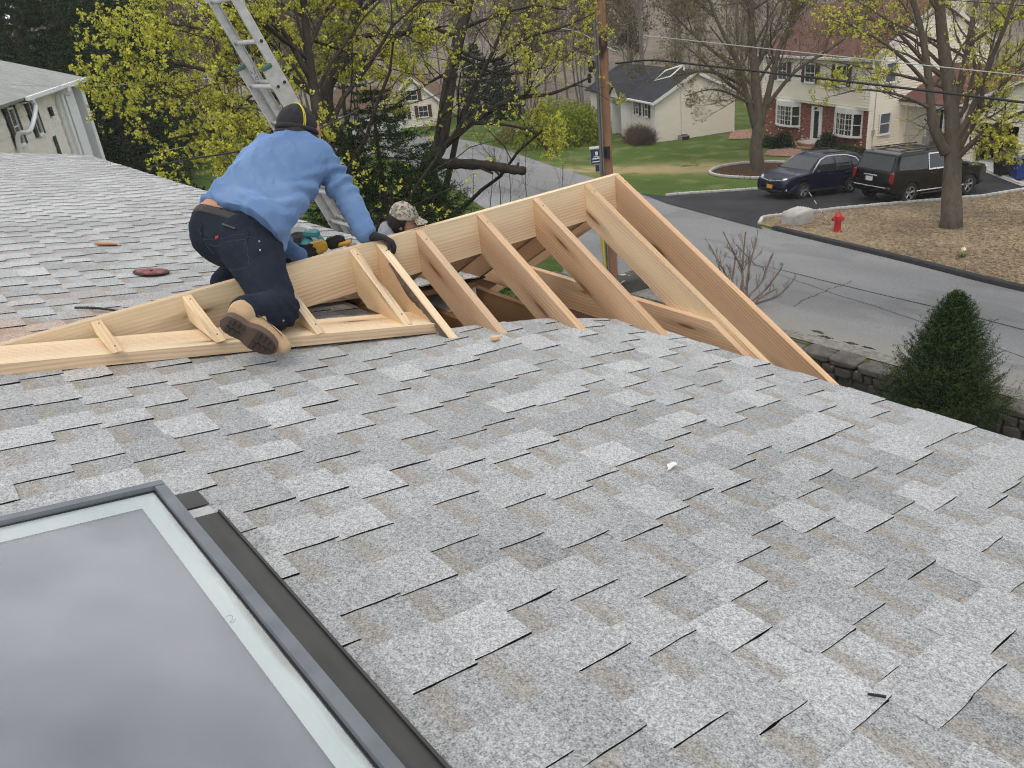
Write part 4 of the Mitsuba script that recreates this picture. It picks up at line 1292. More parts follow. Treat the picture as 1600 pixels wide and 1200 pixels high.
CF = (np.array([[0, 1, 2], [0, 2, 3]])[None] + (np.arange(len(cx)) * 4)[:, None, None]).reshape(-1, 3)
mat('m_chips', proc(lambda p, n, uv: mix((.09, .065, .042), (.44, .36, .25), noise(p.x * 11, p.y * 11))), .95, spec=.1)
solo('mulch_chips', (CV, CF), 'm_chips', 'loose tan wood chips strewn over the mulch island across the road', 'mulch', kind='stuff')

# stone retaining wall below the near edge of the road
wall = thing('stone_wall', 'low dry stone retaining wall with flat capping stones along the near edge of the road', 'wall')


def f_stone(p, n, uv):
    a = fbm(p.x * 2.2, p.y * 2.2, p.z * 2.2, 4)
    b = noise(p.x * 24, p.y * 24, p.z * 24)
    c = mix((.030, .030, .028), (.125, .122, .112), a * .75 + .25 * b)
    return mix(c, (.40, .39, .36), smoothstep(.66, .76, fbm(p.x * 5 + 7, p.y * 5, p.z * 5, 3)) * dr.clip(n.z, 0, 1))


mat('m_stone', proc(f_stone), .92, spec=.2)
mat('m_cap_stone', proc(lambda p, n, uv: mix((.050, .048, .044), (.19, .183, .165), fbm(p.x * 7, p.y * 7, p.z * 7, 4) * .7 + .3 * noise(p.x * 40, p.y * 40, p.z * 40))), .95, spec=.15)
rw = np.random.default_rng(8)


def rock(sx, sy, sz, seed, n=2):
    m = trimesh.creation.icosphere(subdivisions=n)
    v = np.array(m.vertices)
    v = np.sign(v) * np.abs(v) ** .36
    v *= 1 + .22 * (meshkit.fbm(v * 1.7 + seed * 13.1, 2, seed) - .5)[:, None]
    return v / np.abs(v).max(0) * np.array([sx, sy, sz]) / 2, np.array(m.faces)


VAR = [rock(1, 1, 1, s_, 2) for s_ in range(9)]
for row, (z0, hh) in enumerate(((.36, .24), (.58, .22))):
    y_ = 1.0 + .2 * row
    while y_ < 18.4:
        w = rw.uniform(.20, .48)
        v, f = VAR[rw.integers(9)]
        put((v * np.array([.42, w * .98, hh * 1.04]) + [15.48 + rw.normal(0, .03), y_ + w / 2, z0 + hh / 2 + .03], f), 'm_stone', wall, 'stone', smooth=45)
        y_ += w
y_ = .8
while y_ < 18.6:
    w = rw.uniform(.45, .95)
    v, f = VAR[rw.integers(9)]
    put((v * np.array([.62, w * 1.0, .17]) + [15.56 + rw.normal(0, .035), y_ + w / 2, .93 + rw.normal(0, .012)], f), 'm_cap_stone', wall, 'cap_stone', smooth=45)
    y_ += w
bo = np.array([16.173, 15.829, 0.944])
v, f = rock(1.5, .7, .55, 4, 3)
solo('roadside_boulder', (v + bo + [0, 0, .2], f), 'm_stone', 'long grey boulder at the edge of the road behind the new rafters', 'boulder', smooth=45)
# ================================================================ buildings
def f_siding(a, b):
    return lambda p, n, uv: mix(a, b, fbm(p.x * 1.3, p.y * 1.3, p.z * 4, 3))


mat('m_cream', proc(f_siding((.76, .715, .595), (.83, .795, .69))), .6, spec=.3)
mat('m_beige', proc(f_siding((.70, .66, .57), (.79, .75, .66))), .6, spec=.3)
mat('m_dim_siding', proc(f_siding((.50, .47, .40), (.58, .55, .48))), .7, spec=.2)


def f_brick(p, n, uv):
    x, y_ = uv.x / .215, uv.y / .075
    row = dr.floor(y_)
    xs = x + .5 * row
    fx, fy = xs - dr.floor(xs), y_ - row
    r1 = cell_rand(xs, row, 3)
    c = mix((.16, .045, .030), (.30, .095, .065), r1)
    c = mix(c, (.045, .03, .03), dr.select(cell_rand(xs, row, 7) > .93, 1.0, 0.0))
    cl = noise(xs * .35, row * .28, 5.0)
    c = mix(c, (.72, .70, .66), dr.select((cell_rand(xs, row, 9) > .93) & (cl > .52), 1.0, 0.0))
    j = dr.select((fx < .05) | (fy < .14), 1.0, 0.0)
    return mix(c, (.28, .23, .20), j)


mat('m_brick', proc(f_brick), .9, spec=.15)


def f_roofing(a, b):
    def fn(p, n, uv):
        row = dr.floor(uv.y / .14)
        t = cell_rand(uv.x / .3 + .37 * row, row)
        e = uv.y / .14 - row
        c = mix(a, b, .35 * t + .65 * fbm(uv.x * 1.5, uv.y * 1.5, 0, 3))
        return c * (1 - .25 * smoothstep(.82, 1.0, e))
    return fn


mat('m_roof_red', proc(f_roofing((.118, .062, .053), (.18, .10, .088))), .92, spec=.15)
mat('m_roof_dark', proc(f_roofing((.028, .030, .036), (.060, .063, .072))), .92, spec=.15)
mat('m_roof_grey', proc(f_roofing((.20, .215, .205), (.32, .335, .325))), .92, spec=.15)
mat('m_roof_brown', proc(f_roofing((.14, .098, .072), (.21, .15, .112))), .92, spec=.15)
mat('m_pane', (.018, .022, .024), .06, spec=.8)
mat('m_pane_blue', (.10, .13, .16), .08, spec=.8)
mat('m_shutter', (.030, .026, .026), .7)
mat('m_shutter_brown', (.075, .034, .028), .7)
mat('m_shutter_green', (.028, .040, .036), .7)
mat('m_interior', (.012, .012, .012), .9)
mat('m_found', (.26, .26, .25), .9)
mat('m_door_red', (.20, .018, .022), .5)
mat('m_door_dark', (.020, .022, .035), .4)


class Bld:
    def __init__(self, key, O, e1, e2):
        self.k, self.O = key, np.array(O, float)
        self.e1, self.e2, self.e3 = np.array([*unit(e1), 0.]), np.array([*unit(e2), 0.]), np.array([0, 0, 1.])

    def w(self, s, d, h):
        return self.O + self.e1 * s + self.e2 * d + self.e3 * h

    def box(self, s0, s1, d0, d1, h0, h1, bsdf, name, parent=None, uvoff=(0, 0), label=None):
        (m, uv) = obox(self.w((s0 + s1) / 2, (d0 + d1) / 2, (h0 + h1) / 2), self.e1, self.e2, self.e3, abs(s1 - s0), abs(d1 - d0), abs(h1 - h0), uvoff)
        return put(m, bsdf, parent or self.k, name, uv=uv, label=label)

    def poly(self, pts, bsdf, name, parent=None, uv=None):
        P = np.array([self.w(*p) for p in pts])
        f = [[0, i, i + 1] for i in range(1, len(P) - 1)]
        return put((P, np.array(f)), bsdf, parent or self.k, name, uv=uv)

    def slab(self, pts, th, bsdf, name, parent=None):
        """Roof plane: quad (s,d,h) corners, first edge along the eave; thickness th downwards; uv from eave."""
        P = np.array([self.w(*p) for p in pts])
        n = unit(np.cross(P[1] - P[0], P[-1] - P[0]))
        if n[2] < 0: n = -n
        Q = P - n * th
        k = len(P)
        V = np.vstack([P, Q])
        F = [[0, i, i + 1] for i in range(1, k - 1)] + [[k, k + i + 1, k + i] for i in range(1, k - 1)]
        for i in range(k):
            j = (i + 1) % k
            F += [[i, i + k, j + k], [i, j + k, j]]
        a = unit(P[1] - P[0]); b = np.cross(n, a)
        uv = np.stack([(V - P[0]) @ a, np.abs((V - P[0]) @ b)], 1)
        V3 = V[np.array(F)].reshape(-1, 3); U3 = uv[np.array(F)].reshape(-1, 2)
        return put((V3, np.arange(len(V3)).reshape(-1, 3)), bsdf, parent or self.k, name, uv=U3)

    def siding(self, along, s0, s1, hfun0, hfun1, d, bsdf, expo=.115, name='siding', out=1):
        """Clapboards as real lapped strips; along 'e1' at depth d or along 'e2' at s=d; hfun1(s) upper limit."""
        V, F = [], []
        o = 0
        hmax = max(hfun1(x) for x in np.linspace(s0, s1, 25)); h = hfun0
        while h < hmax - .01:
            xs = np.linspace(s0, s1, 161)
            ok = xs[[hfun1(x) >= h + expo * .5 for x in xs]]
            if len(ok) >= 2:
                a, b = ok[0], ok[-1]
                for (q0, q1, h0, h1) in (((.055 * out), (.004 * out), h, h + expo), ((.004 * out), (.055 * out), h, h)):
                    P = []
                    for x, q, hh in ((a, q0, h0), (b, q0, h0), (b, q1, h1), (a, q1, h1)):
                        P.append(self.w(x, d - q, hh) if along == 'e1' else self.w(d - q, x, hh))
                    V += P; F.append([o, o + 1, o + 2, o + 3]); o += 4
            h += expo
        return put((np.array(V), np.array(F)), bsdf, self.k, name, kind='stuff')

    def window(self, along, a0, a1, h0, h1, d, fw=.06, cols=1, rows=2, shutters=None, pane='m_pane', out=1, sw=.34, sill=True, mid=True):
        """Framed window with panes; faces -e2 when along e1 (or -e1 when along e2)."""
        def bx(u0, u1, q0, q1, g0, g1, bs, nm, par):
            if along == 'e1': return self.box(u0, u1, d - q1 * out, d - q0 * out, g0, g1, bs, nm, par)
            return self.box(d - q1 * out, d - q0 * out, u0, u1, g0, g1, bs, nm, par)
        wk = self.k + '__window'
        i = 1
        while any(k_.startswith(wk) and (len(k_) == len(wk) or k_[len(wk):].startswith('__')) for k_ in scene):
            wk = f'{self.k}__window_{i:03d}'; i += 1
        bx(a0 + fw * .5, a1 - fw * .5, .012, .020, h0 + fw * .5, h1 - fw * .5, pane, 'pane', wk)
        bx(a0, a0 + fw, .021, .075, h0, h1, 'm_trim', 'frame', wk); bx(a1 - fw, a1, .021, .075, h0, h1, 'm_trim', 'frame', wk)
        bx(a0 + fw, a1 - fw, .021, .075, h1 - fw, h1, 'm_trim', 'frame', wk); bx(a0 + fw, a1 - fw, .021, .075, h0, h0 + fw, 'm_trim', 'frame', wk)
        if sill: bx(a0 - .05, a1 + .05, .022, .11, h0 - .05, h0 - .001, 'm_trim', 'sill', wk)
        for r in range(1, rows):
            hh = h0 + (h1 - h0) * r / rows; t_ = .028 if (r * 2 == rows and mid) else .013
            bx(a0 + fw, a1 - fw, .022, .045, hh - t_, hh + t_, 'm_trim', 'muntin', wk)
        for c in range(1, cols):
            uu = a0 + (a1 - a0) * c / cols
            bx(uu - .012, uu + .012, .0225, .040, h0 + fw, h1 - fw, 'm_trim', 'muntin', wk)
        if shutters:
            for (u0, u1) in ((a0 - sw - .02, a0 - .02), (a1 + .02, a1 + sw + .02)):
                sk_ = bx(u0, u1, .028, .058, h0 - .02, h1 + .02, shutters, 'shutter', self.k)
        return wk


# ---------------------------------------------------------------- white two-storey house with brick ground floor
W_ = Bld(thing('brick_and_clapboard_house', 'white two storey house with brick ground floor, red roof and two bow windows', 'house'), [46.559, 25.514, -1.45], (.373, .928), (.928, -.373))
HL, HD, EV = 11.0, 7.9, 5.42
W_.box(0.03, HL - .03, .03, HD - .03, -.6, EV, 'm_cream', 'wall')
W_.box(.002, HL, -.045, .028, -.6, 2.53, 'm_brick', 'brick_front')
W_.siding('e1', -.05, HL, 2.60, lambda x: EV - .05, -.28, 'm_cream', .17)
W_.box(-.05, HL, -.28, .03, 2.50, EV + .02, 'm_cream', 'upper_front')
W_.box(-.06, HL, -.30, -.05, 2.44, 2.498, 'm_trim', 'overhang_soffit')
PKH, HALF = EV + 2.62, HD / 2
W_.siding('e2', -.25, HD, -.25, lambda x: EV + 2.55 * (1 - abs(x - HALF) / HALF), 0.0, 'm_cream', .17)
W_.poly([(.02, -.2, EV), (.02, HD, EV), (.02, HALF, PKH - .05)], 'm_cream', 'gable_wall')
W_.poly([(HL - .02, -.2, EV), (HL - .02, HD, EV), (HL - .02, HALF, PKH - .05)], 'm_cream', 'gable_wall')
W_.slab([(-.22, -.62, EV - .10), (HL + .2, -.62, EV - .10), (HL + .2, HALF, PKH), (-.22, HALF, PKH)], .12, 'm_roof_red', 'roof')
W_.slab([(-.22, HD + .35, EV - .10), (HL + .2, HD + .35, EV - .10), (HL + .2, HALF, PKH), (-.22, HALF, PKH)], .12, 'm_roof_red', 'roof')
W_.box(-.24, HL + .2, -.74, -.625, EV - .24, EV - .11, 'm_trim', 'gutter')
for (d0, h0, d1, h1) in ((-.62, EV - .12, HALF, PKH - .02), (HD + .35, EV - .12, HALF, PKH - .02)):
    a, b = W_.w(-.23, d0, h0 - .08), W_.w(-.23, d1, h1 - .08)
    (m, uv) = obox((a + b) / 2, b - a, W_.e1, np.cross(b - a, W_.e1), np.linalg.norm(b - a), .035, .17)
    put(m, 'm_trim', W_.k, 'rake_board')
W_.box(-.045, .045, -.045 - .012, .05, -.45, 2.43, 'm_trim', 'corner_board')
W_.box(-.075, .03, -.31, -.20, 2.50, EV - .15, 'm_trim', 'corner_board')
# chimney at the far end, white
W_.box(3.0, 3.9, HD - .1, HD + .75, -.5, 8.1, 'm_cream', 'chimney')
# upper windows on the front with brown shutters
for s0 in (2.02, 5.05, 8.05):
    W_.window('e1', s0, s0 + 1.05, 3.72, 4.88, -.335, rows=2, cols=2, shutters='m_shutter_brown', pane='m_pane')
for (a, b, h0, h1) in ((.60, 1.38, 3.86, 4.98), (.50, 1.28, .97, 2.21)):
    W_.window('e2', a, b, h0, h1, -.055, rows=2, cols=1, pane='m_pane_blue')


def bow(s0, s1, h0, h1):
    """Shallow bow window: white head and sill, five lights between posts."""
    bk = W_.k + ('__bow_window' if not any(k_.startswith(W_.k + '__bow_window') for k_ in scene) else '__bow_window_001')
    n = 5
    xs = np.linspace(s0, s1, n + 1)
    dep = [-.06 - .42 * max(0.0, 1 - ((x - (s0 + s1) / 2) / ((s1 - s0) / 2)) ** 2) ** .8 for x in xs]
    out_ = [(x, d) for x, d in zip(xs, dep)]
    for (ha, hb, grow, nm) in ((h1, h1 + .34, .06, 'head'), (h0 - .12, h0, .09, 'sill')):
        pg = Polygon([(s0 - grow, -.04)] + [(x, d - grow) for x, d in out_] + [(s1 + grow, -.04)])
        t = trimesh.creation.extrude_polygon(pg, hb - ha, engine='earcut'); v = np.array(t.vertices)
        put((W_.O + v[:, :1] * W_.e1 + v[:, 1:2] * W_.e2 + (v[:, 2:3] + ha) * W_.e3, np.array(t.faces)[:, ::-1]), 'm_trim', bk, nm)
    for i, (x, d) in enumerate(out_):
        pth = .05 if i in (0, n) or i in (1, 4) else .022
        W_.box(x - pth, x + pth, d - .035, d + .05, h0 + .001, h1 - .001, 'm_trim', 'post', bk)
    for i in range(n):
        (x0, d0), (x1, d1) = out_[i], out_[i + 1]
        a, b = W_.w(x0, d0 + .01, 0), W_.w(x1, d1 + .01, 0)
        u = b - a; L_ = np.linalg.norm(u); u /= L_
        nn = np.cross(u, W_.e3)
        c = (a + b) / 2
        (m, uv) = obox(c + W_.e3 * (h0 + h1) / 2, u, nn, W_.e3, L_, .012, h1 - h0 - .01)
        put(m, 'm_pane', bk, 'pane')
        side = i in (0, 4)
        for r in range(1, 4 if not side else 2):
            hh = h0 + (h1 - h0) * r / (4 if not side else 2)
            (m, uv) = obox(c + W_.e3 * hh, u, nn, W_.e3, L_ - .06, .034, .030 if not side else .05)
            put(m, 'm_trim', bk, 'muntin')
        if not side:
            (m, uv) = obox(c + W_.e3 * (h0 + h1) / 2, u, nn, W_.e3, .026, .030, h1 - h0 - .06)
            put(m, 'm_trim', bk, 'muntin')


bow(.72, 3.22, .90, 2.16)
bow(6.85, 9.55, .90, 2.10)
# front door with storm door, lamp and round brick steps
dk = W_.k + '__front_door'
W_.box(4.48, 5.60, -.10, -.046, .12, 2.28, 'm_trim', 'frame', dk)
W_.box(4.66, 5.32, -.125, -.101, .16, 2.10, 'm_trim', 'storm_door', dk)
W_.box(4.76, 5.22, -.135, -.126, .30, 2.00, 'm_pane', 'pane', dk)
put(place(trimesh.creation.icosphere(2, .09), W_.w(5.02, -.22, 2.18)), 'm_flash', W_.k, 'porch_lamp', smooth=True)
for i, (rr, h0, h1) in enumerate(((1.55, -.35, -.05), (1.15, -.04, .12))):
    pg = Polygon([(5.0 + rr * math.cos(a) * 1.1, -.046 + rr * math.sin(a)) for a in np.linspace(math.pi, 2 * math.pi, 24)])
    t = trimesh.creation.extrude_polygon(pg, h1 - h0, engine='earcut'); v = np.array(t.vertices)
    mm_ = (W_.O + v[:, :1] * W_.e1 + v[:, 1:2] * W_.e2 + (v[:, 2:3] + h0) * W_.e3, np.array(t.faces)[:, ::-1])
    put(mm_, 'm_paver', W_.k, 'step')
W_.box(4.4, 5.7, -1.0, -.05, .121, .128, 'm_conc', 'landing')
# meter and conduit on the side wall
W_.box(-.12, -.03, .02, .22, 1.0, 1.35, 'm_alu', 'meter')
put(cyl(W_.w(-.06, .14, -.2), W_.w(-.06, .14, 5.2), .03, .03, 8), 'm_alu', W_.k, 'conduit')
for (a, b) in ((.18, .42), (1.05, 1.25)):
    W_.box(-.16, -.03, a, b, -.12, .08, 'm_alu_dark', 'vent')
# covered way between house and garage
W_.box(-5.8, -.05, 1.9, 6.0, -.6, .02, 'm_conc', 'porch_floor')
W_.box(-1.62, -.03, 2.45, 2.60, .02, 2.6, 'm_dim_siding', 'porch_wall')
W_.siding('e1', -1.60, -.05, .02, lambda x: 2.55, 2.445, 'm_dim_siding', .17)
W_.box(-1.74, -1.63, 2.42, 2.62, .02, 2.58, 'm_trim', 'porch_trim')
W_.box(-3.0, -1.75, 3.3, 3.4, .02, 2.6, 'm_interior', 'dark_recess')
W_.box(-2.75, -1.85, 3.22, 3.28, .05, 1.15, 'm_door_red', 'porch_door'); W_.box(-2.75, -1.85, 3.22, 3.28, 1.16, 2.1, 'm_pane', 'porch_door_pane')
W_.box(-3.16, -3.01, 2.30, 2.45, .02, 2.58, 'm_trim', 'porch_post')
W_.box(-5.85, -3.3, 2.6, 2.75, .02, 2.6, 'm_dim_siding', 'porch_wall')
W_.box(-.10, .0, 2.36, 2.50, -.2, 2.56, 'm_trim', 'porch_post')
W_.box(-5.9, -.03, 2.0, 5.9, 2.61, 2.68, 'm_trim', 'porch_ceiling')
W_.box(-5.9, -.03, 1.92, 2.0, 2.52, 2.76, 'm_trim', 'porch_fascia')
W_.slab([(-5.95, 1.75, 2.80), (-.03, 1.75, 2.80), (-.03, 5.3, 4.45), (-5.95, 5.3, 4.45)], .08, 'm_roof_red', 'porch_roof')
W_.slab([(-5.95, 8.6, 2.80), (-.03, 8.6, 2.80), (-.03, 5.3, 4.45), (-5.95, 5.3, 4.45)], .08, 'm_roof_red', 'porch_roof')

# ---------------------------------------------------------------- garage
G_ = Bld(thing('garage', 'cream clapboard garage with red roof and open door beside the black driveway', 'garage'), [45.949, 19.367, -1.35], (-.373, -.928), (.928, -.373))
GW, GE = 7.0, 2.85
G_.box(.0, .12, .02, 6.8, -.3, GE, 'm_cream', 'wall')
G_.box(-.9, 0, .02, .16, -.3, GE, 'm_cream', 'wall')
G_.box(2.72, 3.62, .02, .16, -.3, GE, 'm_cream', 'pier')
G_.box(.12, 2.72, .02, .16, 2.06, GE, 'm_cream', 'lintel'); G_.box(3.62, 6.2, .02, .16, 2.06, GE, 'm_cream', 'lintel')
G_.box(6.2, GW, .02, .16, -.3, GE, 'm_cream', 'pier')
G_.box(GW - .12, GW, .17, 6.8, -.3, GE, 'm_cream', 'wall'); G_.box(.12, GW - .12, 6.68, 6.8, -.3, GE, 'm_cream', 'wall')
G_.siding('e1', -.9, -.02, -.1, lambda x: GE, .0, 'm_cream', .17); G_.siding('e1', 2.80, 3.54, -.1, lambda x: 2.05, .0, 'm_cream', .17)
gp = lambda x: GE + .05 + max(0, 1.55 * (1 - abs(x - 3.05) / 4.1))
G_.siding('e1', -.9, GW, 2.10, gp, -.002, 'm_cream', .17)
G_.poly([(-.95, .018, GE), (GW + .1, .018, GE), (3.05, .018, GE + 1.60)], 'm_cream', 'gable_wall')
G_.poly([(-.95, 6.81, GE), (GW + .1, 6.81, GE), (3.05, 6.81, GE + 1.60)], 'm_cream', 'gable_wall')
for sg in (-1, 1):
    s_e = 3.05 + sg * 4.35
    G_.slab([(s_e, -.30, GE - .08), (s_e, 7.1, GE - .08), (3.05, 7.1, GE + 1.72), (3.05, -.30, GE + 1.72)], .10, 'm_roof_red', 'roof')
    a, b = G_.w(s_e, -.315, GE - .22), G_.w(3.05, -.315, GE + 1.58)
    (m, uv) = obox((a + b) / 2, b - a, G_.e2, np.cross(b - a, G_.e2), np.linalg.norm(b - a), .03, .16)
    put(m, 'm_trim', G_.k, 'rake_board')
for (a, b) in ((.12, 2.72), (3.62, 6.2)):
    for (u0, u1, h0, h1) in ((a - .1, a, 0, 2.16), (b, b + .1, 0, 2.16), (a, b, 2.06, 2.16)):
        G_.box(u0, u1, -.045, -.02, h0, h1, 'm_trim', 'door_trim')
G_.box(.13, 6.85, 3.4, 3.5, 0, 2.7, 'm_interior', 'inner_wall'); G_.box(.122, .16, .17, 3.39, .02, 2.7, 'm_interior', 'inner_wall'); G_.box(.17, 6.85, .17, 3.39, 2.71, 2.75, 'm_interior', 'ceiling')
G_.box(1.9, 2.6, 2.6, 3.3, .02, 1.6, 'm_shutter', 'shelf'); G_.box(.3, 1.0, 2.7, 3.3, .02, 1.1, 'm_found', 'shelf')
G_.box(.12, GW - .12, .17, 6.6, -.3, .01, 'm_conc', 'floor')

# ---------------------------------------------------------------- black-roofed single-storey house
B_ = Bld(thing('cream_bungalow', 'single storey cream clapboard house with near black roof and white gutters', 'house'), [45.813, 41.672, -1.62], (.391, .920), (.920, -.391))
BL, BD, BE = 13.5, 6.3, 2.92
B_.box(.02, BL, .02, BD, -.9, BE, 'm_beige', 'wall')
B_.siding('e2', .0, BD, -.05, lambda x: BE + 1.52 * (1 - abs(x - BD / 2) / (BD / 2)), 0, 'm_beige', .17)
B_.siding('e1', 0, 4.35, -.05, lambda x: BE - .1, 0, 'm_beige', .17)
B_.poly([(.018, 0, BE), (.018, BD, BE), (.018, BD / 2, BE + 1.62)], 'm_beige', 'gable_wall')
B_.poly([(BL - .01, 0, BE), (BL - .01, BD, BE), (BL - .01, BD / 2, BE + 1.62)], 'm_beige', 'gable_wall')
B_.box(-.03, .02, .03, BD - .03, -.9, -.06, 'm_found', 'foundation')
B_.slab([(-.28, -.42, BE - .06), (BL + .3, -.42, BE - .06), (BL + .3, BD / 2, BE + 1.74), (-.28, BD / 2, BE + 1.74)], .10, 'm_roof_dark', 'roof')
B_.slab([(-.28, BD + .42, BE - .06), (BL + .3, BD + .42, BE - .06), (BL + .3, BD / 2, BE + 1.74), (-.28, BD / 2, BE + 1.74)], .10, 'm_roof_dark', 'roof')
for d0 in (-.42, BD + .42):
    a, b = B_.w(-.295, d0, BE - .20), B_.w(-.295, BD / 2, BE + 1.60)
    (m, uv) = obox((a + b) / 2, b - a, B_.e1, np.cross(b - a, B_.e1), np.linalg.norm(b - a), .03, .22)
    put(m, 'm_trim', B_.k, 'rake_board')
    B_.box(-.26, .0, min(d0, d0 * .0 + (0 if d0 < 0 else BD)), max(d0, (0 if d0 < 0 else BD)), BE - .16, BE - .13, 'm_trim', 'soffit')
B_.box(-.30, 4.3, -.54, -.425, BE - .17, BE - .05, 'm_trim', 'gutter')
put(tube(bez([B_.w(-.1, -.5, BE - .18), B_.w(-.08, -.25, BE - .45), B_.w(-.06, -.06, BE - .6), B_.w(-.06, -.06, .0)], 6), .045, 8), 'm_trim', B_.k, 'downspout', smooth=True)
put(cyl(B_.w(-.06, BD + .02, BE - .2), B_.w(-.06, BD + .02, -.5), .045, .045, 8), 'm_trim', B_.k, 'downspout')
put(cyl(B_.w(-.05, 1.98, .3), B_.w(-.05, 1.98, 3.4), .022, .022, 8), 'm_alu', B_.k, 'conduit')
B_.box(-.045, .03, -.045, .05, -.3, BE - .18, 'm_trim', 'corner_board'); B_.box(-.045, .03, BD - .05, BD + .045, -.8, BE - .18, 'm_trim', 'corner_board')
for s0 in (.95, 2.65):
    B_.window('e1', s0 + .20, s0 + .86, 1.68, 2.78, -.055, rows=2, cols=1, shutters='m_shutter', sw=.26)
# entry under a cross gable further along the front
B_.box(4.35, 4.50, -.9, .0, 0, BE - .1, 'm_trim', 'porch_post'); B_.box(6.4, 6.55, -.9, .0, 0, BE - .1, 'm_trim', 'porch_post')
B_.box(5.1, 6.0, -.03, .015, .5, 2.2, 'm_door_dark', 'door'); B_.box(4.95, 5.09, -.05, .015, .45, 2.3, 'm_trim', 'door_trim'); B_.box(6.01, 6.15, -.05, .015, .45, 2.3, 'm_trim', 'door_trim')
B_.poly([(4.2, -.95, BE - .05), (6.7, -.95, BE - .05), (5.45, -.95, BE + .85)], 'm_trim', 'porch_gable')
B_.slab([(4.05, -1.1, BE - .12), (4.05, 1.5, BE - .12), (5.45, 1.5, BE + .95), (5.45, -1.1, BE + .95)], .06, 'm_roof_dark', 'porch_roof')
B_.slab([(6.85, -1.1, BE - .12), (6.85, 1.5, BE - .12), (5.45, 1.5, BE + .95), (5.45, -1.1, BE + .95)], .06, 'm_roof_dark', 'porch_roof')
B_.window('e1', 8.6, 9.4, .7, 2.4, -.055, rows=2, shutters='m_shutter', sw=.26)
ac = thing('utility_box', 'dark grey outdoor unit against the blank side wall of the bungalow', 'outdoor unit')
A2 = Bld(ac, B_.w(-.75, 1.66, 0), (.391, .920), (.920, -.391))
A2.box(0, .62, 0, .66, -.42, .28, 'm_found', 'case')
A2.box(-.012, -.001, .05, .61, -.36, .22, 'm_rubber', 'grille')
put(cyl(A2.w(.31, .33, .281), A2.w(.31, .33, .30), .25, .25, 20), 'm_rubber', ac, 'fan_guard')

# ---------------------------------------------------------------- tall white house at the left
ang = math.radians(70)
el, es = (math.cos(ang), math.sin(ang)), (math.sin(ang), -math.cos(ang))
LO = np.array([7.329, 40.460, 7.706])
L_ = Bld(thing('shingle_sided_house', 'tall cream house with dark shutters, grey roof and white gutters at the far left', 'house'), [LO[0], LO[1], .3], el, (-es[0], -es[1]))
LH = LO[2] - .3
Z_ = lambda v: LH + v
L_.box(-16, 6.2, .33, 10, -.2, LH - .15, 'm_beige', 'wall')
# wide wavy-edged wall shingles, each its own panel
rl = np.random.default_rng(17)
for row in range(9):
    h0 = LH - .25 - .40 * (row + 1)
    s = -11.5 + (.3 if row % 2 else 0)
    while s < -.1:
        s1 = min(s + .74, -.02)
        xs = np.linspace(s + .004, s1 - .004, 5)
        wv = .018 * np.sin(np.linspace(0, 4 * math.pi, 5) + .6)
        P = [L_.w(x, .318, h0 + .42) for x in xs] + [L_.w(x, .288, h0 + w_) for x, w_ in zip(xs, wv)] + [L_.w(x, .325, h0 + w_) for x, w_ in zip(xs, wv)]
        F = []
        for i in range(4):
            F += [[i, i + 1, i + 6], [i, i + 6, i + 5], [i + 5, i + 6, i + 11], [i + 5, i + 11, i + 10]]
        put((np.array(P), np.array(F)), 'm_beige', L_.k, 'wall_shingle')
        s = s1
# hip roof
R1 = [(-16.5, -.25, LH + .02), (5.85, -.25, LH + .02), (5.85 - 5.4, 5.2, LH + 2.35), (-16.5, 5.2, LH + 2.35)]
L_.slab(R1, .10, 'm_roof_grey', 'roof')
L_.slab([(5.85, -.25, LH + .02), (5.85, 10.6, LH + .02), (.45, 5.2, LH + 2.35)], .10, 'm_roof_grey', 'roof')
L_.slab([(5.85, 10.6, LH + .02), (-16.5, 10.6, LH + .02), (-16.5, 5.2, LH + 2.35), (.45, 5.2, LH + 2.35)], .10, 'm_roof_grey', 'roof')
L_.box(-8.2, -.05, -.40, -.255, LH - .10, LH + .03, 'm_white', 'gutter')
L_.box(.15, 5.95, -.40, -.255, LH - .14, LH + .03, 'm_white', 'gutter')
L_.box(-8.2, 5.8, -.24, .32, LH - .17, LH - .14, 'm_white', 'soffit')
put(tube(bez([L_.w(-.35, -.34, LH - .1), L_.w(-.35, -.30, LH - .35), L_.w(-.35, .18, LH - .62), L_.w(-.35, .22, LH - 4.2)], 8), .10, 10), 'm_white', L_.k, 'downspout', smooth=True)
put(tube(bez([L_.w(-7.7, -.34, LH - .1), L_.w(-7.7, -.36, LH - .40), L_.w(-9.2, -.30, LH - .95), L_.w(-9.4, .15, LH - 1.3), L_.w(-9.4, .20, LH - 4.2)], 8), .075, 10), 'm_white', L_.k, 'downspout', smooth=True)
for (a, b) in ((-9.0, -8.0), (-5.7, -4.7)):
    L_.window('e1', a + .1, b - .1, LH - 1.45, LH - .22, .285, rows=2, cols=1, shutters='m_shutter_green', sw=.40, pane='m_pane')
L_.box(-2.3, -1.85, .20, .285, LH - 1.05, LH - .70, 'm_shutter', 'vent')
L_.box(-3.2, -2.7, .25, .285, LH - 3.0, LH - 1.75, 'm_shutter_green', 'shutter')
# two-storey entrance with white panels and square posts, dark recess between
for (a, b, d0) in ((.30, .85, .10), (1.35, 3.55, .12), (4.25, 5.15, -.12)):
    L_.box(a, b, d0, .325, -.2, LH - .18, 'm_white', 'pilaster')
for (a, b) in ((.86, 1.34), (3.56, 4.24)):
    L_.box(a, b, .318, .325, -.2, LH - .18, 'm_interior', 'dark_recess')
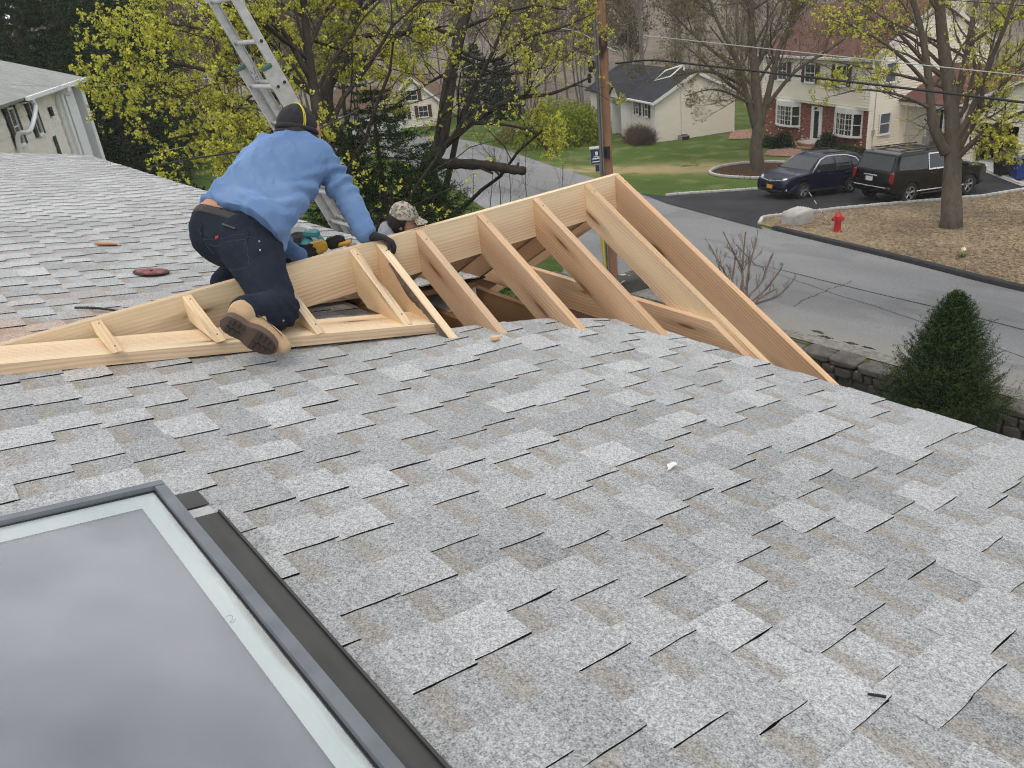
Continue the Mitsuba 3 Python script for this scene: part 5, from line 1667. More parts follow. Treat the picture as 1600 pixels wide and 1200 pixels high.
# ---------------------------------------------------------------- small house seen between the trunks
so = np.array([42.879, 75.450, -1.762])
S_ = Bld(thing('small_gabled_house', 'small cream gabled house with dark shutters far off between the tree trunks', 'house'), so + [0, 0, 0], (.776, -.630), (.630, .776))
SW, SE = 5.4, 2.35
S_.box(0, SW, 0, 9, -.6, SE, 'm_beige', 'wall')
S_.siding('e1', 0, SW, -.3, lambda x: SE + 2.35 * (1 - abs(x - SW / 2) / (SW / 2)), 0, 'm_beige', .16)
S_.poly([(0, -.005, SE), (SW, -.005, SE), (SW / 2, -.005, SE + 2.45)], 'm_beige', 'gable_wall')
S_.poly([(0, 9, SE), (SW, 9, SE), (SW / 2, 9, SE + 2.45)], 'm_beige', 'gable_wall')
for sg in (-1, 1):
    se = SW / 2 + sg * (SW / 2 + .45)
    S_.slab([(se, -.35, SE - .35), (se, 9.3, SE - .35), (SW / 2, 9.3, SE + 2.6), (SW / 2, -.35, SE + 2.6)], .10, 'm_roof_brown', 'roof')
    a, b = S_.w(se, -.36, SE - .45), S_.w(SW / 2, -.36, SE + 2.5)
    (m, uv) = obox((a + b) / 2, b - a, S_.e2, np.cross(b - a, S_.e2), np.linalg.norm(b - a), .05, .20)
    put(m, 'm_white', S_.k, 'rake_board')
S_.window('e1', SW / 2 - .75, SW / 2 + .55, 2.55, 3.6, -.06, rows=2, cols=2, shutters='m_shutter_brown', sw=.35)
for a in (.9, 3.1):
    S_.window('e1', a, a + 1.0, .85, 2.0, -.06, rows=2, cols=2, shutters='m_shutter_brown', sw=.35)
# low brown wing to the left of it
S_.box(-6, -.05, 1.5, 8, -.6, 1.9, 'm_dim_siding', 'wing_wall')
S_.slab([(-6.3, 1.0, 1.9), (.0, 1.0, 1.9), (.0, 4.8, 4.0), (-6.3, 4.8, 4.0)], .1, 'm_roof_brown', 'wing_roof')
# ================================================================ vehicles
mat('m_navy', (.006, .010, .032), .18, .1, spec=.4, clearcoat=.6)
mat('m_blackpaint', (.0035, .0038, .0045), .16, .0, spec=.35, clearcoat=.5)
mat('m_whitepaint', (.62, .63, .64), .25, 0, clearcoat=1.0)
mat('m_carglass', (.010, .012, .014), .04, spec=1.0)
mat('m_chrome', (.72, .73, .74), .18, 1.0)
mat('m_rim', (.50, .51, .53), .3, .9)
mat('m_tyre', (.018, .018, .019), .85)
mat('m_lamp_clear', (.50, .53, .56), .12, .2, spec=.8)
mat('m_lamp_red', (.30, .010, .012), .2, spec=.6)
mat('m_plate_gold', (.55, .30, .04), .5)
mat('m_plate_white', (.60, .61, .60), .5)
mat('m_trim_black', (.012, .012, .013), .5)


class Car:
    """x forward from the middle of the wheelbase, y left, z up; metres times scale."""
    def __init__(self, key, pos, heading, sc, tilt=0.0):
        self.k, self.p, self.s = key, np.array(pos, float), sc
        c, s_ = math.cos(heading), math.sin(heading)
        self.ax = unit([c, s_, tilt]); self.ay = np.array([-s_, c, 0]); self.az = np.cross(self.ax, self.ay)

    def tf(self, m):
        v, f = (m.vertices, m.faces) if hasattr(m, 'vertices') else m
        return place((np.asarray(v) * self.s, f), self.p, self.ax, self.ay, self.az)

    def add(self, m, bs, name, parent=None, smooth=35):
        return put(self.tf(m), bs, parent or self.k, name, smooth=smooth)

    def side(self, pts, hw, belt, tumble, th, bs, name, both=True, off=.004):
        """Panel on the car's flank from (x,z) outline; leans in above the belt."""
        for sg in ((1, -1) if both else (1,)):
            t = trimesh.creation.extrude_polygon(Polygon(pts), th, engine='earcut')
            v = np.array(t.vertices)
            y = hw + off + v[:, 2] - th
            y = y - np.maximum(0, v[:, 1] - belt) * tumble
            V = np.stack([v[:, 0], sg * y, v[:, 1]], 1)
            F = np.array(t.faces)
            if sg > 0: F = F[:, ::-1]
            self.add((V, F), bs, name)

    def body(self, outline, arches, hw, belt, tumble, bs, edge=.07):
        P = Polygon(outline)
        for (x, r) in arches:
            P = P.difference(Point(x, .33).buffer(r, 24))
        P = P.buffer(.04).buffer(-.04) if False else P
        ys = [(-hw, -edge), (-hw + .035, -.022), (-hw + .12, 0.0), (hw - .12, 0.0), (hw - .035, -.022), (hw, -edge)]
        parts = []
        for (y0, b0), (y1, b1) in zip(ys[:-1], ys[1:]):
            q0, q1 = P.buffer(b0), P.buffer(b1)
            q = P.buffer(min(b0, b1))
            pass
        # stack of bevelled slices: hull-free loft through buffered outlines sharing one vertex count
        n = 220
        def ringof(b):
            q = P.buffer(b, join_style=1) if b else P
            if q.geom_type != 'Polygon': q = max(q.geoms, key=lambda g: g.area)
            return q.exterior
        base = ringof(0)
        ts = np.linspace(0, 1, n, endpoint=False)
        ref = np.array([base.interpolate(t, normalized=True).coords[0] for t in ts])
        rings = []
        for y, b in ys:
            e = ringof(b)
            pts = np.array([e.interpolate(e.project(Point(*r))).coords[0] for r in ref])
            yy = np.full(n, y)
            yy = np.sign(y) * (abs(y) - np.maximum(0, pts[:, 1] - belt) * tumble - np.maximum(0, .45 - pts[:, 1]) * .12)
            # plan taper towards nose and tail
            x_ = pts[:, 0]; L0, L1 = P.bounds[0], P.bounds[2]
            tp = np.clip((x_ - (L1 - .75)) / .75, 0, 1) ** 2 * .15 + np.clip(((L0 + .45) - x_) / .45, 0, 1) ** 2 * .07
            yy = yy * (1 - tp)
            rings.append(np.stack([x_, yy, pts[:, 1]], 1))
        V = np.vstack(rings); F = []
        for r in range(len(rings) - 1):
            for i in range(n):
                j = (i + 1) % n
                F += [[r * n + i, r * n + j, (r + 1) * n + j], [r * n + i, (r + 1) * n + j, (r + 1) * n + i]]
        cap = trimesh.creation.triangulate_polygon(Polygon(rings[0][:, [0, 2]]).buffer(0), engine='earcut')
        for r, sg in ((0, 1), (len(rings) - 1, -1)):
            q = Polygon(rings[r][:, [0, 2]])
            if not q.is_valid: q = q.buffer(0)
            if q.geom_type != 'Polygon': q = max(q.geoms, key=lambda g: g.area)
            v, f = trimesh.creation.triangulate_polygon(q, engine='earcut')
            o = len(V)
            from_xz = {}
            yv = np.sign(rings[r][:, 1].mean()) * (np.abs(rings[r][:, 1]).max())
            # take y of the closest ring point
            d2 = ((v[:, None, :] - rings[r][None][:, :, [0, 2]]) ** 2).sum(-1).argmin(1)
            V = np.vstack([V, np.stack([v[:, 0], rings[r][d2, 1], v[:, 1]], 1)])
            F += (f + o).tolist()
        t = trimesh.Trimesh(V, np.array(F), process=True)
        t.fix_normals()
        self.add(t, bs, 'body', smooth=28)

    def wheel(self, x, y, r, w, spokes=5):
        sg = 1 if y > 0 else -1
        n0 = self.k + '__wheel'; i = 1; nm = n0
        while any(k_.startswith(nm + '__') for k_ in scene):
            nm = f'{n0}_{i:03d}'; i += 1
        c = np.array([x, y, r])
        prof = [(r * .64, -w / 2), (r * .93, -w / 2), (r, -w * .36), (r, w * .36), (r * .93, w / 2), (r * .64, w / 2)]
        th = np.linspace(0, 2 * math.pi, 33)[:-1]
        V = np.concatenate([np.stack([c[0] + rr * np.cos(th), np.full(32, c[1] + yy), c[2] + rr * np.sin(th)], 1) for rr, yy in prof])
        F = []
        for q in range(len(prof)):
            q2 = (q + 1) % len(prof)
            for i in range(32):
                j = (i + 1) % 32
                F += [[q * 32 + i, q2 * 32 + i, q2 * 32 + j], [q * 32 + i, q2 * 32 + j, q * 32 + j]]
        t = trimesh.Trimesh(V, np.array(F), process=False); t.fix_normals()
        put(self.tf(t), 'm_tyre', nm, 'tyre', smooth=40)
        yo = c[1] + sg * w * .40
        ms = [cyl((x, yo - sg * .06, r), (x, yo - sg * .03, r), r * .20, r * .16, 14)]
        ring_ = trimesh.creation.annulus(r * .56, r * .66, .05); v = np.array(ring_.vertices)
        ms.append((np.stack([x + v[:, 0], yo - sg * .01 + v[:, 2] * 1.0, r + v[:, 1]], 1), np.array(ring_.faces)))
        for kx in range(spokes):
            a = kx * 2 * math.pi / spokes + .3
            for da in (-.13, .13):
                p0 = (x + r * .12 * math.cos(a), yo - sg * .03, r + r * .12 * math.sin(a)); p1 = (x + r * .60 * math.cos(a + da), yo - sg * .015, r + r * .60 * math.sin(a + da))
                ms.append(cyl(p0, p1, r * .055, r * .045, 6))
        put(self.tf(cat(*ms)), 'm_rim', nm, 'rim', smooth=40)
        put(self.tf(cyl((x, yo - sg * .10, r), (x, yo - sg * .09, r), r * .6, r * .6, 24)), 'm_trim_black', nm, 'brake_disc')


# ---- dark blue crossover nosing towards the road
crv_a, crv_b = np.array([32.423, 20.885, -0.614]), np.array([35.824, 20.385, -0.947])
hd_ = math.atan2(crv_a[1] - crv_b[1], crv_a[0] - crv_b[0]) - .06
ck = thing('crossover_car', 'dark blue crossover car with gold front plate parked nose towards the road', 'car')
mid_c = (crv_a + crv_b) / 2
lat = np.array([-math.sin(hd_), math.cos(hd_), 0])
CS_ = 1.13
pos = mid_c - lat * .82 * CS_
pos[2] = float(zt(pos[0], pos[1])) + .045
tl_ = (float(zt(*(pos[:2] + 2 * np.array([math.cos(hd_), math.sin(hd_)])))) - float(zt(*(pos[:2] - 2 * np.array([math.cos(hd_), math.sin(hd_)]))))) / 4
c1 = Car(ck, pos, hd_, CS_, tl_)
hw, belt, tum = .92, .98, .36
outl = [(-2.18, .45), (-2.22, .75), (-2.20, 1.02), (-2.05, 1.22), (-1.75, 1.60), (-1.45, 1.66), (-.60, 1.69), (.05, 1.66), (.40, 1.56), (1.10, 1.07), (1.75, .98), (2.10, .88), (2.28, .72), (2.32, .50), (2.22, .28), (1.6, .24), (-1.6, .24), (-2.05, .28)]
c1.body(outl, [(1.33, .39), (-1.33, .39)], hw, belt, tum, 'm_navy')
c1.side([(.92, 1.06), (.42, 1.46), (.12, 1.56), (-.28, 1.575), (-.28, 1.05)], hw, belt, tum, .03, 'm_carglass', 'front_window')
c1.side([(-.36, 1.05), (-.36, 1.575), (-.98, 1.55), (-1.22, 1.40), (-1.22, 1.05)], hw, belt, tum, .03, 'm_carglass', 'rear_window')
c1.side([(-1.28, 1.07), (-1.28, 1.42), (-1.50, 1.42), (-1.78, 1.16), (-1.62, 1.10)], hw, belt, tum, .03, 'm_carglass', 'quarter_window')
ch = LineString([(.98, 1.03), (.45, 1.49), (.12, 1.60), (-.30, 1.615), (-1.0, 1.59), (-1.52, 1.46), (-1.83, 1.17), (-1.66, 1.06)]).buffer(.016)
c1.side(list(ch.exterior.coords), hw, belt, tum, .03, 'm_chrome', 'window_trim', off=.010)


def quadx(c, x0, z0, x1, z1, h0, h1, bs, name, th=.012):
    """Slanted pane across the car from (x0,z0) half-width h0 to (x1,z1) half-width h1."""
    V = np.array([[x0, -h0, z0], [x0, h0, z0], [x1, h1, z1], [x1, -h1, z1]], float)
    n_ = unit(np.cross(V[1] - V[0], V[3] - V[0]))
    if n_[2] < 0: n_ = -n_
    W2 = np.vstack([V + n_ * th, V - n_ * .02])
    c.add((W2, np.array([[0, 1, 2], [0, 2, 3], [4, 6, 5], [4, 7, 6], [0, 4, 5], [0, 5, 1], [1, 5, 6], [1, 6, 2], [2, 6, 7], [2, 7, 3], [3, 7, 4], [3, 4, 0]])), bs, name, smooth=False)


quadx(c1, 1.05, 1.10, .46, 1.525, .80, .66, 'm_carglass', 'windscreen')
quadx(c1, -2.02, 1.26, -1.76, 1.58, .72, .62, 'm_carglass', 'rear_screen')
for sg in (1, -1):
    c1.add(blob([[(A_([2.18, sg * .60, .80]), .07), (A_([1.95, sg * .80, .85]), .06)]], .03, 3), 'm_lamp_clear', 'headlight', smooth=True)
    c1.add(place(cbox(.05, .34, .10, .02), (2.20, sg * .66, .42)), 'm_chrome', 'fog_lamp_trim')
    c1.add(blob([[(A_([-2.12, sg * .74, .95]), .07), (A_([-2.06, sg * .76, 1.25]), .05)]], .03, 3), 'm_lamp_red', 'tail_light', smooth=True)
    c1.add(blob([[(A_([.78, sg * 1.00, 1.06]), .075), (A_([.82, sg * 1.10, 1.08]), .06)]], .03, 3), 'm_navy', 'mirror', smooth=True)
    c1.add(place(cbox(1.7, .045, .04, .015), (-.65, sg * .60, 1.715)), 'm_trim_black', 'roof_rail')
    c1.add(place(cbox(2.0, .03, .09, .02), (0, sg * .905, .30)), 'm_trim_black', 'sill_trim')
    for xx in (.05, -.95):
        c1.add(place(cbox(.20, .03, .035, .012), (xx, sg * .93, .93)), 'm_navy', 'door_handle')
    for x_ in (1.33, -1.33):
        c1.wheel(x_, sg * .80, .345, .23)
c1.add(place(cbox(.05, 1.00, .16, .03), (2.27, 0, .70)), 'm_trim_black', 'grille')
c1.add(tube([(2.30, -.58, .79), (2.315, -.20, .73), (2.32, 0, .72), (2.315, .20, .73), (2.30, .58, .79)], .022, 8), 'm_chrome', 'grille_bar', smooth=True)
c1.add(place(cbox(.03, .30, .15, .005), (2.335, 0, .50)), 'm_plate_gold', 'number_plate')
c1.add(place(cbox(.06, 1.3, .12, .03), (2.25, 0, .34)), 'm_trim_black', 'lower_intake')
c1.add(trimesh.creation.annulus(.045, .06, .012, transform=trimesh.transformations.rotation_matrix(math.pi / 2, [0, 1, 0], [0, 0, 0])).apply_translation([2.325, 0, .735]), 'm_chrome', 'badge')

# ---- black full-size wagon behind it, tail towards the road
sa, sb_ = np.array([34.451, 17.032, -0.770]), np.array([38.263, 16.197, -1.121])
hd2 = math.atan2(sb_[1] - sa[1], sb_[0] - sa[0]) - .02
sk2 = thing('suv', 'black full size sport utility vehicle parked with its tail towards the blue car', 'car')
lat2 = np.array([-math.sin(hd2), math.cos(hd2), 0])
S2 = 1.14
pos2 = (sa + sb_) / 2 + lat2 * .86 * S2
pos2[2] = float(zt(pos2[0], pos2[1])) + .045
fw2 = np.array([math.cos(hd2), math.sin(hd2)])
c2 = Car(sk2, pos2, hd2, S2, (float(zt(*(pos2[:2] + 2 * fw2))) - float(zt(*(pos2[:2] - 2 * fw2)))) / 4)
hw, belt, tum = 1.0, 1.20, .24
outl = [(-2.62, .52), (-2.66, .85), (-2.60, 1.20), (-2.46, 1.55), (-2.32, 1.84), (-2.10, 1.90), (-.6, 1.93), (.35, 1.90), (.62, 1.84), (1.28, 1.27), (1.75, 1.22), (2.45, 1.16), (2.66, 1.05), (2.74, .70), (2.70, .42), (2.3, .34), (-2.2, .34), (-2.56, .42)]
c2.body(outl, [(1.62, .46), (-1.62, .46)], hw, belt, tum, 'm_blackpaint')
c2.side([(1.14, 1.26), (.58, 1.74), (.28, 1.79), (.28, 1.26)], hw, belt, tum, .03, 'm_carglass', 'front_window')
c2.side([(.20, 1.26), (.20, 1.79), (-.78, 1.79), (-.78, 1.26)], hw, belt, tum, .03, 'm_carglass', 'rear_window')
c2.side([(-.86, 1.26), (-.86, 1.79), (-2.20, 1.76), (-2.36, 1.50), (-2.36, 1.30)], hw, belt, tum, .03, 'm_carglass', 'quarter_window')
fr = Polygon([(1.20, 1.22), (.60, 1.79), (-.82, 1.82), (-.82, 1.22)]).buffer(.0)
fr = fr.difference(fr.buffer(-.045))
c2.side(list(Polygon([(-.78, 1.27), (-.78, 1.77), (.2, 1.77), (.58, 1.73), (1.12, 1.27)]).buffer(.0).exterior.coords), hw, belt, tum, .01, 'm_carglass', 'side_glass', off=.006)
for seg_ in (((-.80, 1.24), (-.80, 1.80)), ((-.80, 1.80), (.25, 1.80)), ((.25, 1.80), (.62, 1.765)), ((-.80, 1.24), (1.18, 1.24))):
    c2.side(list(LineString(seg_).buffer(.024).exterior.coords), hw, belt, tum, .03, 'm_chrome', 'window_trim', off=.012)
quadx(c2, 1.24, 1.31, .66, 1.815, .86, .76, 'm_carglass', 'windscreen')
quadx(c2, -2.575, 1.26, -2.375, 1.76, .80, .72, 'm_carglass', 'rear_screen')
for sg in (1, -1):
    c2.add(place(cbox(.09, .16, .42, .03), (-2.60, sg * .88, 1.02)), 'm_lamp_red', 'tail_light')
    c2.add(place(cbox(.10, .36, .22, .04), (2.62, sg * .74, .98)), 'm_lamp_clear', 'headlight')
    c2.add(blob([[(A_([1.0, sg * 1.08, 1.30]), .09), (A_([1.03, sg * 1.20, 1.31]), .08)]], .03, 3), 'm_blackpaint', 'mirror', smooth=True)
    c2.add(place(cbox(2.5, .05, .045, .015), (-.85, sg * .70, 1.965)), 'm_trim_black', 'roof_rail')
    c2.add(place(cbox(2.6, .05, .05, .015), (0, sg * 1.005, .46)), 'm_chrome', 'sill_trim')
    c2.add(place(cbox(2.3, .18, .05, .02), (0, sg * 1.02, .36)), 'm_trim_black', 'running_board')
    for xx in (.35, -.62):
        c2.add(place(cbox(.24, .035, .04, .012), (xx, sg * 1.01, 1.08)), 'm_blackpaint', 'door_handle')
    for x_ in (1.62, -1.62):
        c2.wheel(x_, sg * .87, .405, .28)
for xx in (-1.6, -.5):
    c2.add(place(cbox(.06, 1.38, .035, .012), (xx, 0, 1.985)), 'm_trim_black', 'cross_bar')
c2.add(place(cbox(.10, 1.86, .16, .03), (-2.66, 0, .60)), 'm_blackpaint', 'bumper')
c2.add(place(cbox(.04, 1.5, .03, .01), (-2.715, 0, .66)), 'm_chrome', 'bumper_strip')
c2.add(place(cbox(.03, .32, .16, .005), (-2.665, .10, .92)), 'm_plate_white', 'number_plate')
c2.add(place(cbox(.03, .62, .045, .01), (-2.655, .08, 1.06)), 'm_chrome', 'plate_light')
c2.add(place(cbox(.06, 1.2, .30, .03), (2.70, 0, .92)), 'm_chrome', 'grille')

# ---- pale car far down the road, seen through the branches
fk = thing('saloon_car', 'white car standing far down the road beyond the branches', 'car')
pf = np.array([39.652, 72.356, -1.681]); pf[2] += .03
c3 = Car(fk, pf, math.radians(-40), 1.15)
outl = [(-2.2, .45), (-2.25, .80), (-2.1, .98), (-1.55, 1.02), (-1.0, 1.38), (-.3, 1.45), (.35, 1.40), (1.05, 1.0), (1.9, .88), (2.2, .72), (2.25, .4), (2.1, .24), (-2.1, .24)]
c3.body(outl, [(1.35, .36), (-1.35, .36)], .88, .95, .4, 'm_whitepaint')
c3.side([(.85, 1.0), (.30, 1.33), (-.3, 1.37), (-.95, 1.30), (-1.40, 1.02)], .88, .95, .4, .03, 'm_carglass', 'side_window')
quadx(c3, 1.0, 1.03, .40, 1.375, .74, .62, 'm_carglass', 'windscreen')
quadx(c3, -1.52, 1.05, -1.03, 1.36, .72, .62, 'm_carglass', 'rear_screen')
for sg in (1, -1):
    for x_ in (1.35, -1.35): c3.wheel(x_, sg * .77, .32, .2)
    c3.add(place(cbox(.06, .3, .12, .03), (2.18, sg * .6, .68)), 'm_lamp_clear', 'headlight')
    c3.add(place(cbox(.06, .3, .12, .03), (-2.21, sg * .6, .78)), 'm_lamp_red', 'tail_light')

# ================================================================ street furniture and small things
mat('m_hydrant', (.42, .018, .022), .45, clearcoat=.4)
hy = thing('fire_hydrant', 'red fire hydrant standing in the wood chip mulch by the road', 'fire hydrant')
hb = np.array([27.252, 15.891, -0.099]); hb[2] += .02


def lathe(prof, k=24):
    th = np.linspace(0, 2 * math.pi, k, endpoint=False)
    V = np.concatenate([np.stack([r * np.cos(th), r * np.sin(th), np.full(k, z)], 1) for r, z in prof])
    F = []
    for q in range(len(prof) - 1):
        for i in range(k):
            j = (i + 1) % k
            F += [[q * k + i, q * k + j, (q + 1) * k + j], [q * k + i, (q + 1) * k + j, (q + 1) * k + i]]
    V = np.vstack([V, [[0, 0, prof[0][1]], [0, 0, prof[-1][1]]]]); n0 = len(prof) * k
    for i in range(k):
        j = (i + 1) % k
        F += [[n0, j, i], [n0 + 1, n0 - k + i, n0 - k + j]]
    return V, np.array(F)


v, f = lathe([(.17, 0), (.17, .05), (.125, .06), (.115, .42), (.165, .44), (.165, .49), (.12, .50), (.125, .58)])
put((v + hb, f), 'm_hydrant', hy, 'barrel', smooth=40)
v, f = lathe([(.155, .581), (.155, .61), (.125, .63), (.10, .70), (.05, .745), (.035, .75), (.035, .79), (.0005, .79)])
put((v + hb, f), 'm_hydrant', hy, 'bonnet', smooth=40)
for d in ((.78, -.62, 0), (-.78, .62, 0), (-.62, -.78, 0)):
    d = A_(d)
    r_ = .07 if d[1] > -.7 else .09
    put(cyl(hb + d * .08 + [0, 0, .50], hb + d * .21 + [0, 0, .50], r_, r_, 14), 'm_hydrant', hy, 'outlet', smooth=40)
    put(cyl(hb + d * .212 + [0, 0, .50], hb + d * .245 + [0, 0, .50], .03, .03, 5), 'm_hydrant', hy, 'outlet_nut')
mk = thing('hydrant_marker', 'thin striped marker rod leaning beside the red hydrant', 'marker rod')
m0, m1 = hb + A_([-.12, .25, .3]), hb + A_([-.55, 1.05, 1.65])
for i in range(9):
    a, b = m0 + (m1 - m0) * i / 9, m0 + (m1 - m0) * (i + 1) / 9
    put(cyl(a, b, .012, .012, 6), 'm_white' if i % 2 else 'm_black', mk, 'band')
v, f = rock(1.25, .85, .72, 6, 3)
mat('m_pale_rock', proc(lambda p, n, uv: mix((.20, .20, .19), (.58, .57, .55), fbm(p.x * 3.5, p.y * 3.5, p.z * 3.5, 4))), .9)
solo('boulder', (v + np.array([27.801, 17.939, -0.169]) + [0, 0, .22], f), 'm_pale_rock', 'pale grey boulder in the mulch left of the red hydrant', 'boulder', smooth=45)
# daffodils
df = thing('daffodil_clump', 'small clump of pale daffodils in the wood chip mulch right of the hydrant', 'flowers')
db = np.array([26.112, 10.853, 0.057]); rd = np.random.default_rng(3)
LV = []
for i in range(60):
    a = rd.uniform(0, 6.28); r_ = rd.uniform(0, .14); l = rd.uniform(.14, .26)
    o_ = db + A_([math.cos(a) * r_, math.sin(a) * r_, .02]); tip = o_ + A_([math.cos(a) * l * .5, math.sin(a) * l * .5, l])
    sd = A_([-math.sin(a), math.cos(a), 0]) * .008
    LV += [o_ - sd, o_ + sd, tip]
leafmat('m_leaf_daff', (.07, .16, .05))
put((A_(LV), np.arange(len(LV)).reshape(-1, 3)), 'm_leaf_daff', df, 'leaves')
mat('m_petal', (.74, .72, .52), .7)
for i in range(7):
    a = rd.uniform(0, 6.28); r_ = rd.uniform(.0, .12)
    c_ = db + A_([math.cos(a) * r_ + .05, math.sin(a) * r_ + .05, .27 + rd.uniform(0, .05)])
    pts = []
    for q in range(6):
        b = q * math.pi / 3
        pts.append(c_ + A_([-.35, -.3, .2]) * .05 + A_([math.cos(b) * .05, math.sin(b) * .03, math.sin(b) * .045]))
    put((A_([c_] + pts), A_([[0, q + 1, (q + 1) % 6 + 1] for q in range(6)])), 'm_petal', df, 'bloom')

# for-sale style board on a white post
sg_ = thing('yard_sign', 'dark blue board hanging from a white post on the lawn behind the pole', 'sign')
sb2 = np.array([34.552, 35.689, -1.004]); sx_, sy_ = A_([.776, -.630, 0]), A_([.630, .776, 0])
mat('m_sign_blue', (.014, .030, .11), .5)
bx_ = lambda a0, a1, d0, d1, h0, h1, bs, nm: put(obox(sb2 + sx_ * (a0 + a1) / 2 + sy_ * (d0 + d1) / 2 + A_([0, 0, (h0 + h1) / 2]), sx_, sy_, (0, 0, 1), a1 - a0, d1 - d0, h1 - h0)[0], bs, sg_, nm)
bx_(-.06, .06, -.06, .06, -.1, 1.72, 'm_white', 'post'); bx_(-.85, .18, -.045, .045, 1.42, 1.54, 'm_white', 'arm')
bx_(-.78, -.10, -.02, .02, .52, 1.36, 'm_sign_blue', 'board')
for (a0, a1, h0, h1) in ((-.70, -.18, .80, .88), (-.52, -.36, 1.02, 1.24), (-.66, -.22, .93, .965), (-.72, -.16, .62, .68)):
    bx_(a0, a1, -.028, -.021, h0, h1, 'm_white', 'printed_mark')
bx_(-.55, -.30, -.03, .03, .06, .44, 'm_sign_blue', 'leaflet_box')

# wheeled bins by the garage
def wheelie(px, name_lab, bs, rot):
    kb = thing('wheeled_bin', name_lab, 'bin', 'wheeled bins by the garage')
    o_ = np.array(px); o_[2] += .05
    f_ = A_([math.cos(rot), math.sin(rot), 0]); l_ = A_([-math.sin(rot), math.cos(rot), 0])
    V = []
    for (h, a, b) in ((.10, .24, .24), (.16, .27, .26), (1.0, .36, .32), (1.04, .38, .34)):
        for (i, j) in ((-1, -1), (1, -1), (1, 1), (-1, 1)): V.append(o_ + f_ * i * a + l_ * j * b + A_([0, 0, h]))
    F = []
    for q in range(3):
        for i in range(4):
            j = (i + 1) % 4
            F.append([q * 4 + i, q * 4 + j, q * 4 + 4 + j, q * 4 + 4 + i])
    F.append([3, 2, 1, 0])
    put((A_(V), A_(F)), bs, kb, 'tub')
    put(place(cbox(.84, .72, .07, .03), o_ + A_([0, 0, 1.085]), f_, l_), bs, kb, 'lid')
    put(cyl(o_ - f_ * .40 - l_ * .3 + A_([0, 0, 1.02]), o_ - f_ * .40 + l_ * .3 + A_([0, 0, 1.02]), .022, .022, 8), bs, kb, 'handle')
    for sg in (-1, 1):
        put(cyl(o_ - f_ * .26 + l_ * sg * .27 + A_([0, 0, .12]), o_ - f_ * .26 + l_ * sg * .33 + A_([0, 0, .12]), .12, .12, 14), 'm_rubber', kb, 'wheel')
    return kb


mat('m_bin_black', (.012, .013, .014), .45)
mat('m_bin_blue', (.012, .035, .19), .45)
wheelie([42.522, 16.394, -1.231], 'black wheeled bin standing at the open garage, beside the blue one', 'm_bin_black', 2.6)
wheelie([41.958, 15.394, -1.205], 'bright blue wheeled bin standing at the open garage', 'm_bin_blue', 2.4)
# low seat in the covered way
bk_ = thing('garden_chair', 'dark metal garden chair at the covered way behind the black vehicle', 'chair')
bc = W_.w(-2.6, 1.4, .0)
for (a, b) in ((0, 0), (.5, 0), (0, .5), (.5, .5)):
    put(cyl(bc + W_.e1 * a + W_.e2 * b, bc + W_.e1 * a + W_.e2 * b + A_([0, 0, .45 + (.5 if b else 0)]), .02, .02, 6), 'm_alu_dark', bk_, 'leg')
put(place(cbox(.56, .56, .04, .01), bc + W_.e1 * .25 + W_.e2 * .25 + A_([0, 0, .46]), W_.e1, W_.e2), 'm_alu_dark', bk_, 'seat')
put(place(cbox(.56, .03, .40, .01), bc + W_.e1 * .25 + W_.e2 * .52 + A_([0, 0, .74]), W_.e1, W_.e2), 'm_alu_dark', bk_, 'backrest')

# ---- utility pole, guard and cables
pb_ = np.array([16.763, 17.217, 0.886])
pole = thing('utility_pole', 'weathered brown wooden utility pole with a grey conduit beside the road', 'pole')


def f_pole(p, n, uv):
    a = fbm(p.x * 10, p.y * 10, p.z * .9, 4)
    b = noise(p.x * 60, p.y * 60, p.z * 2.2)
    c = mix((.16, .075, .045), (.34, .20, .13), dr.clip(a * .8 + b * .35, 0, 1))
    return mix(c, (.05, .035, .03), smoothstep(.55, .70, fbm(p.x * 4, p.y * 4, p.z * 1.3 + 5, 3)))


mat('m_pole', proc(f_pole), .9, spec=.15)
pt_ = pb_ + A_([.10, .05, 10.8])
put(tube([pb_ - A_([0, 0, .4]), pb_ * .5 + pt_ * .5, pt_], [.175, .155, .14], 16), 'm_pole', pole, 'mast', smooth=50)
side_dir = A_([-.776, .630, 0]) * .165 + A_([-.10, -.14, 0]) * .3
mat('m_conduit', (.20, .205, .21), .6)
put(tube([pb_ + side_dir * 1.12, pt_ * .68 + pb_ * .32 + side_dir * 1.05], .042, 8), 'm_conduit', pole, 'conduit', smooth=True)
put(tube([pb_ + side_dir * .80 + A_([-.07, -.09, 0]), pt_ * .70 + pb_ * .30 + side_dir * .7 + A_([-.07, -.09, 0])], .022, 8), 'm_conduit', pole, 'cable_run', smooth=True)
put(tube([pb_ + side_dir * 1.25 + A_([0, 0, .2]), pb_ + side_dir * 1.6 + A_([-.05, .02, 2.3])], .05, 8), 'm_yellow', pole, 'guy_guard', smooth=True)
zc = 6.95
put(place(cbox(.16, .16, .30, .03), A_([pb_[0], pb_[1], zc + .15]) + side_dir * 1.8), 'm_black', pole, 'cable_box')
put(place(cbox(.10, .10, .25, .03), A_([pb_[0], pb_[1], zc - .15]) + side_dir * 2.3), 'm_black', pole, 'splice_box')
put(tube([A_([pb_[0], pb_[1], 4.6]) + A_([-.09, -.13, 0]), A_([pb_[0], pb_[1], 4.9]) + A_([-.09, -.13, 0])], .09, 8), 'm_black', pole, 'tag_band')


def cable(name, pts, r, bs, lab, n=14):
    return solo(name, tube(bez(pts, n), r, 6), bs, lab, 'cable', smooth=True)


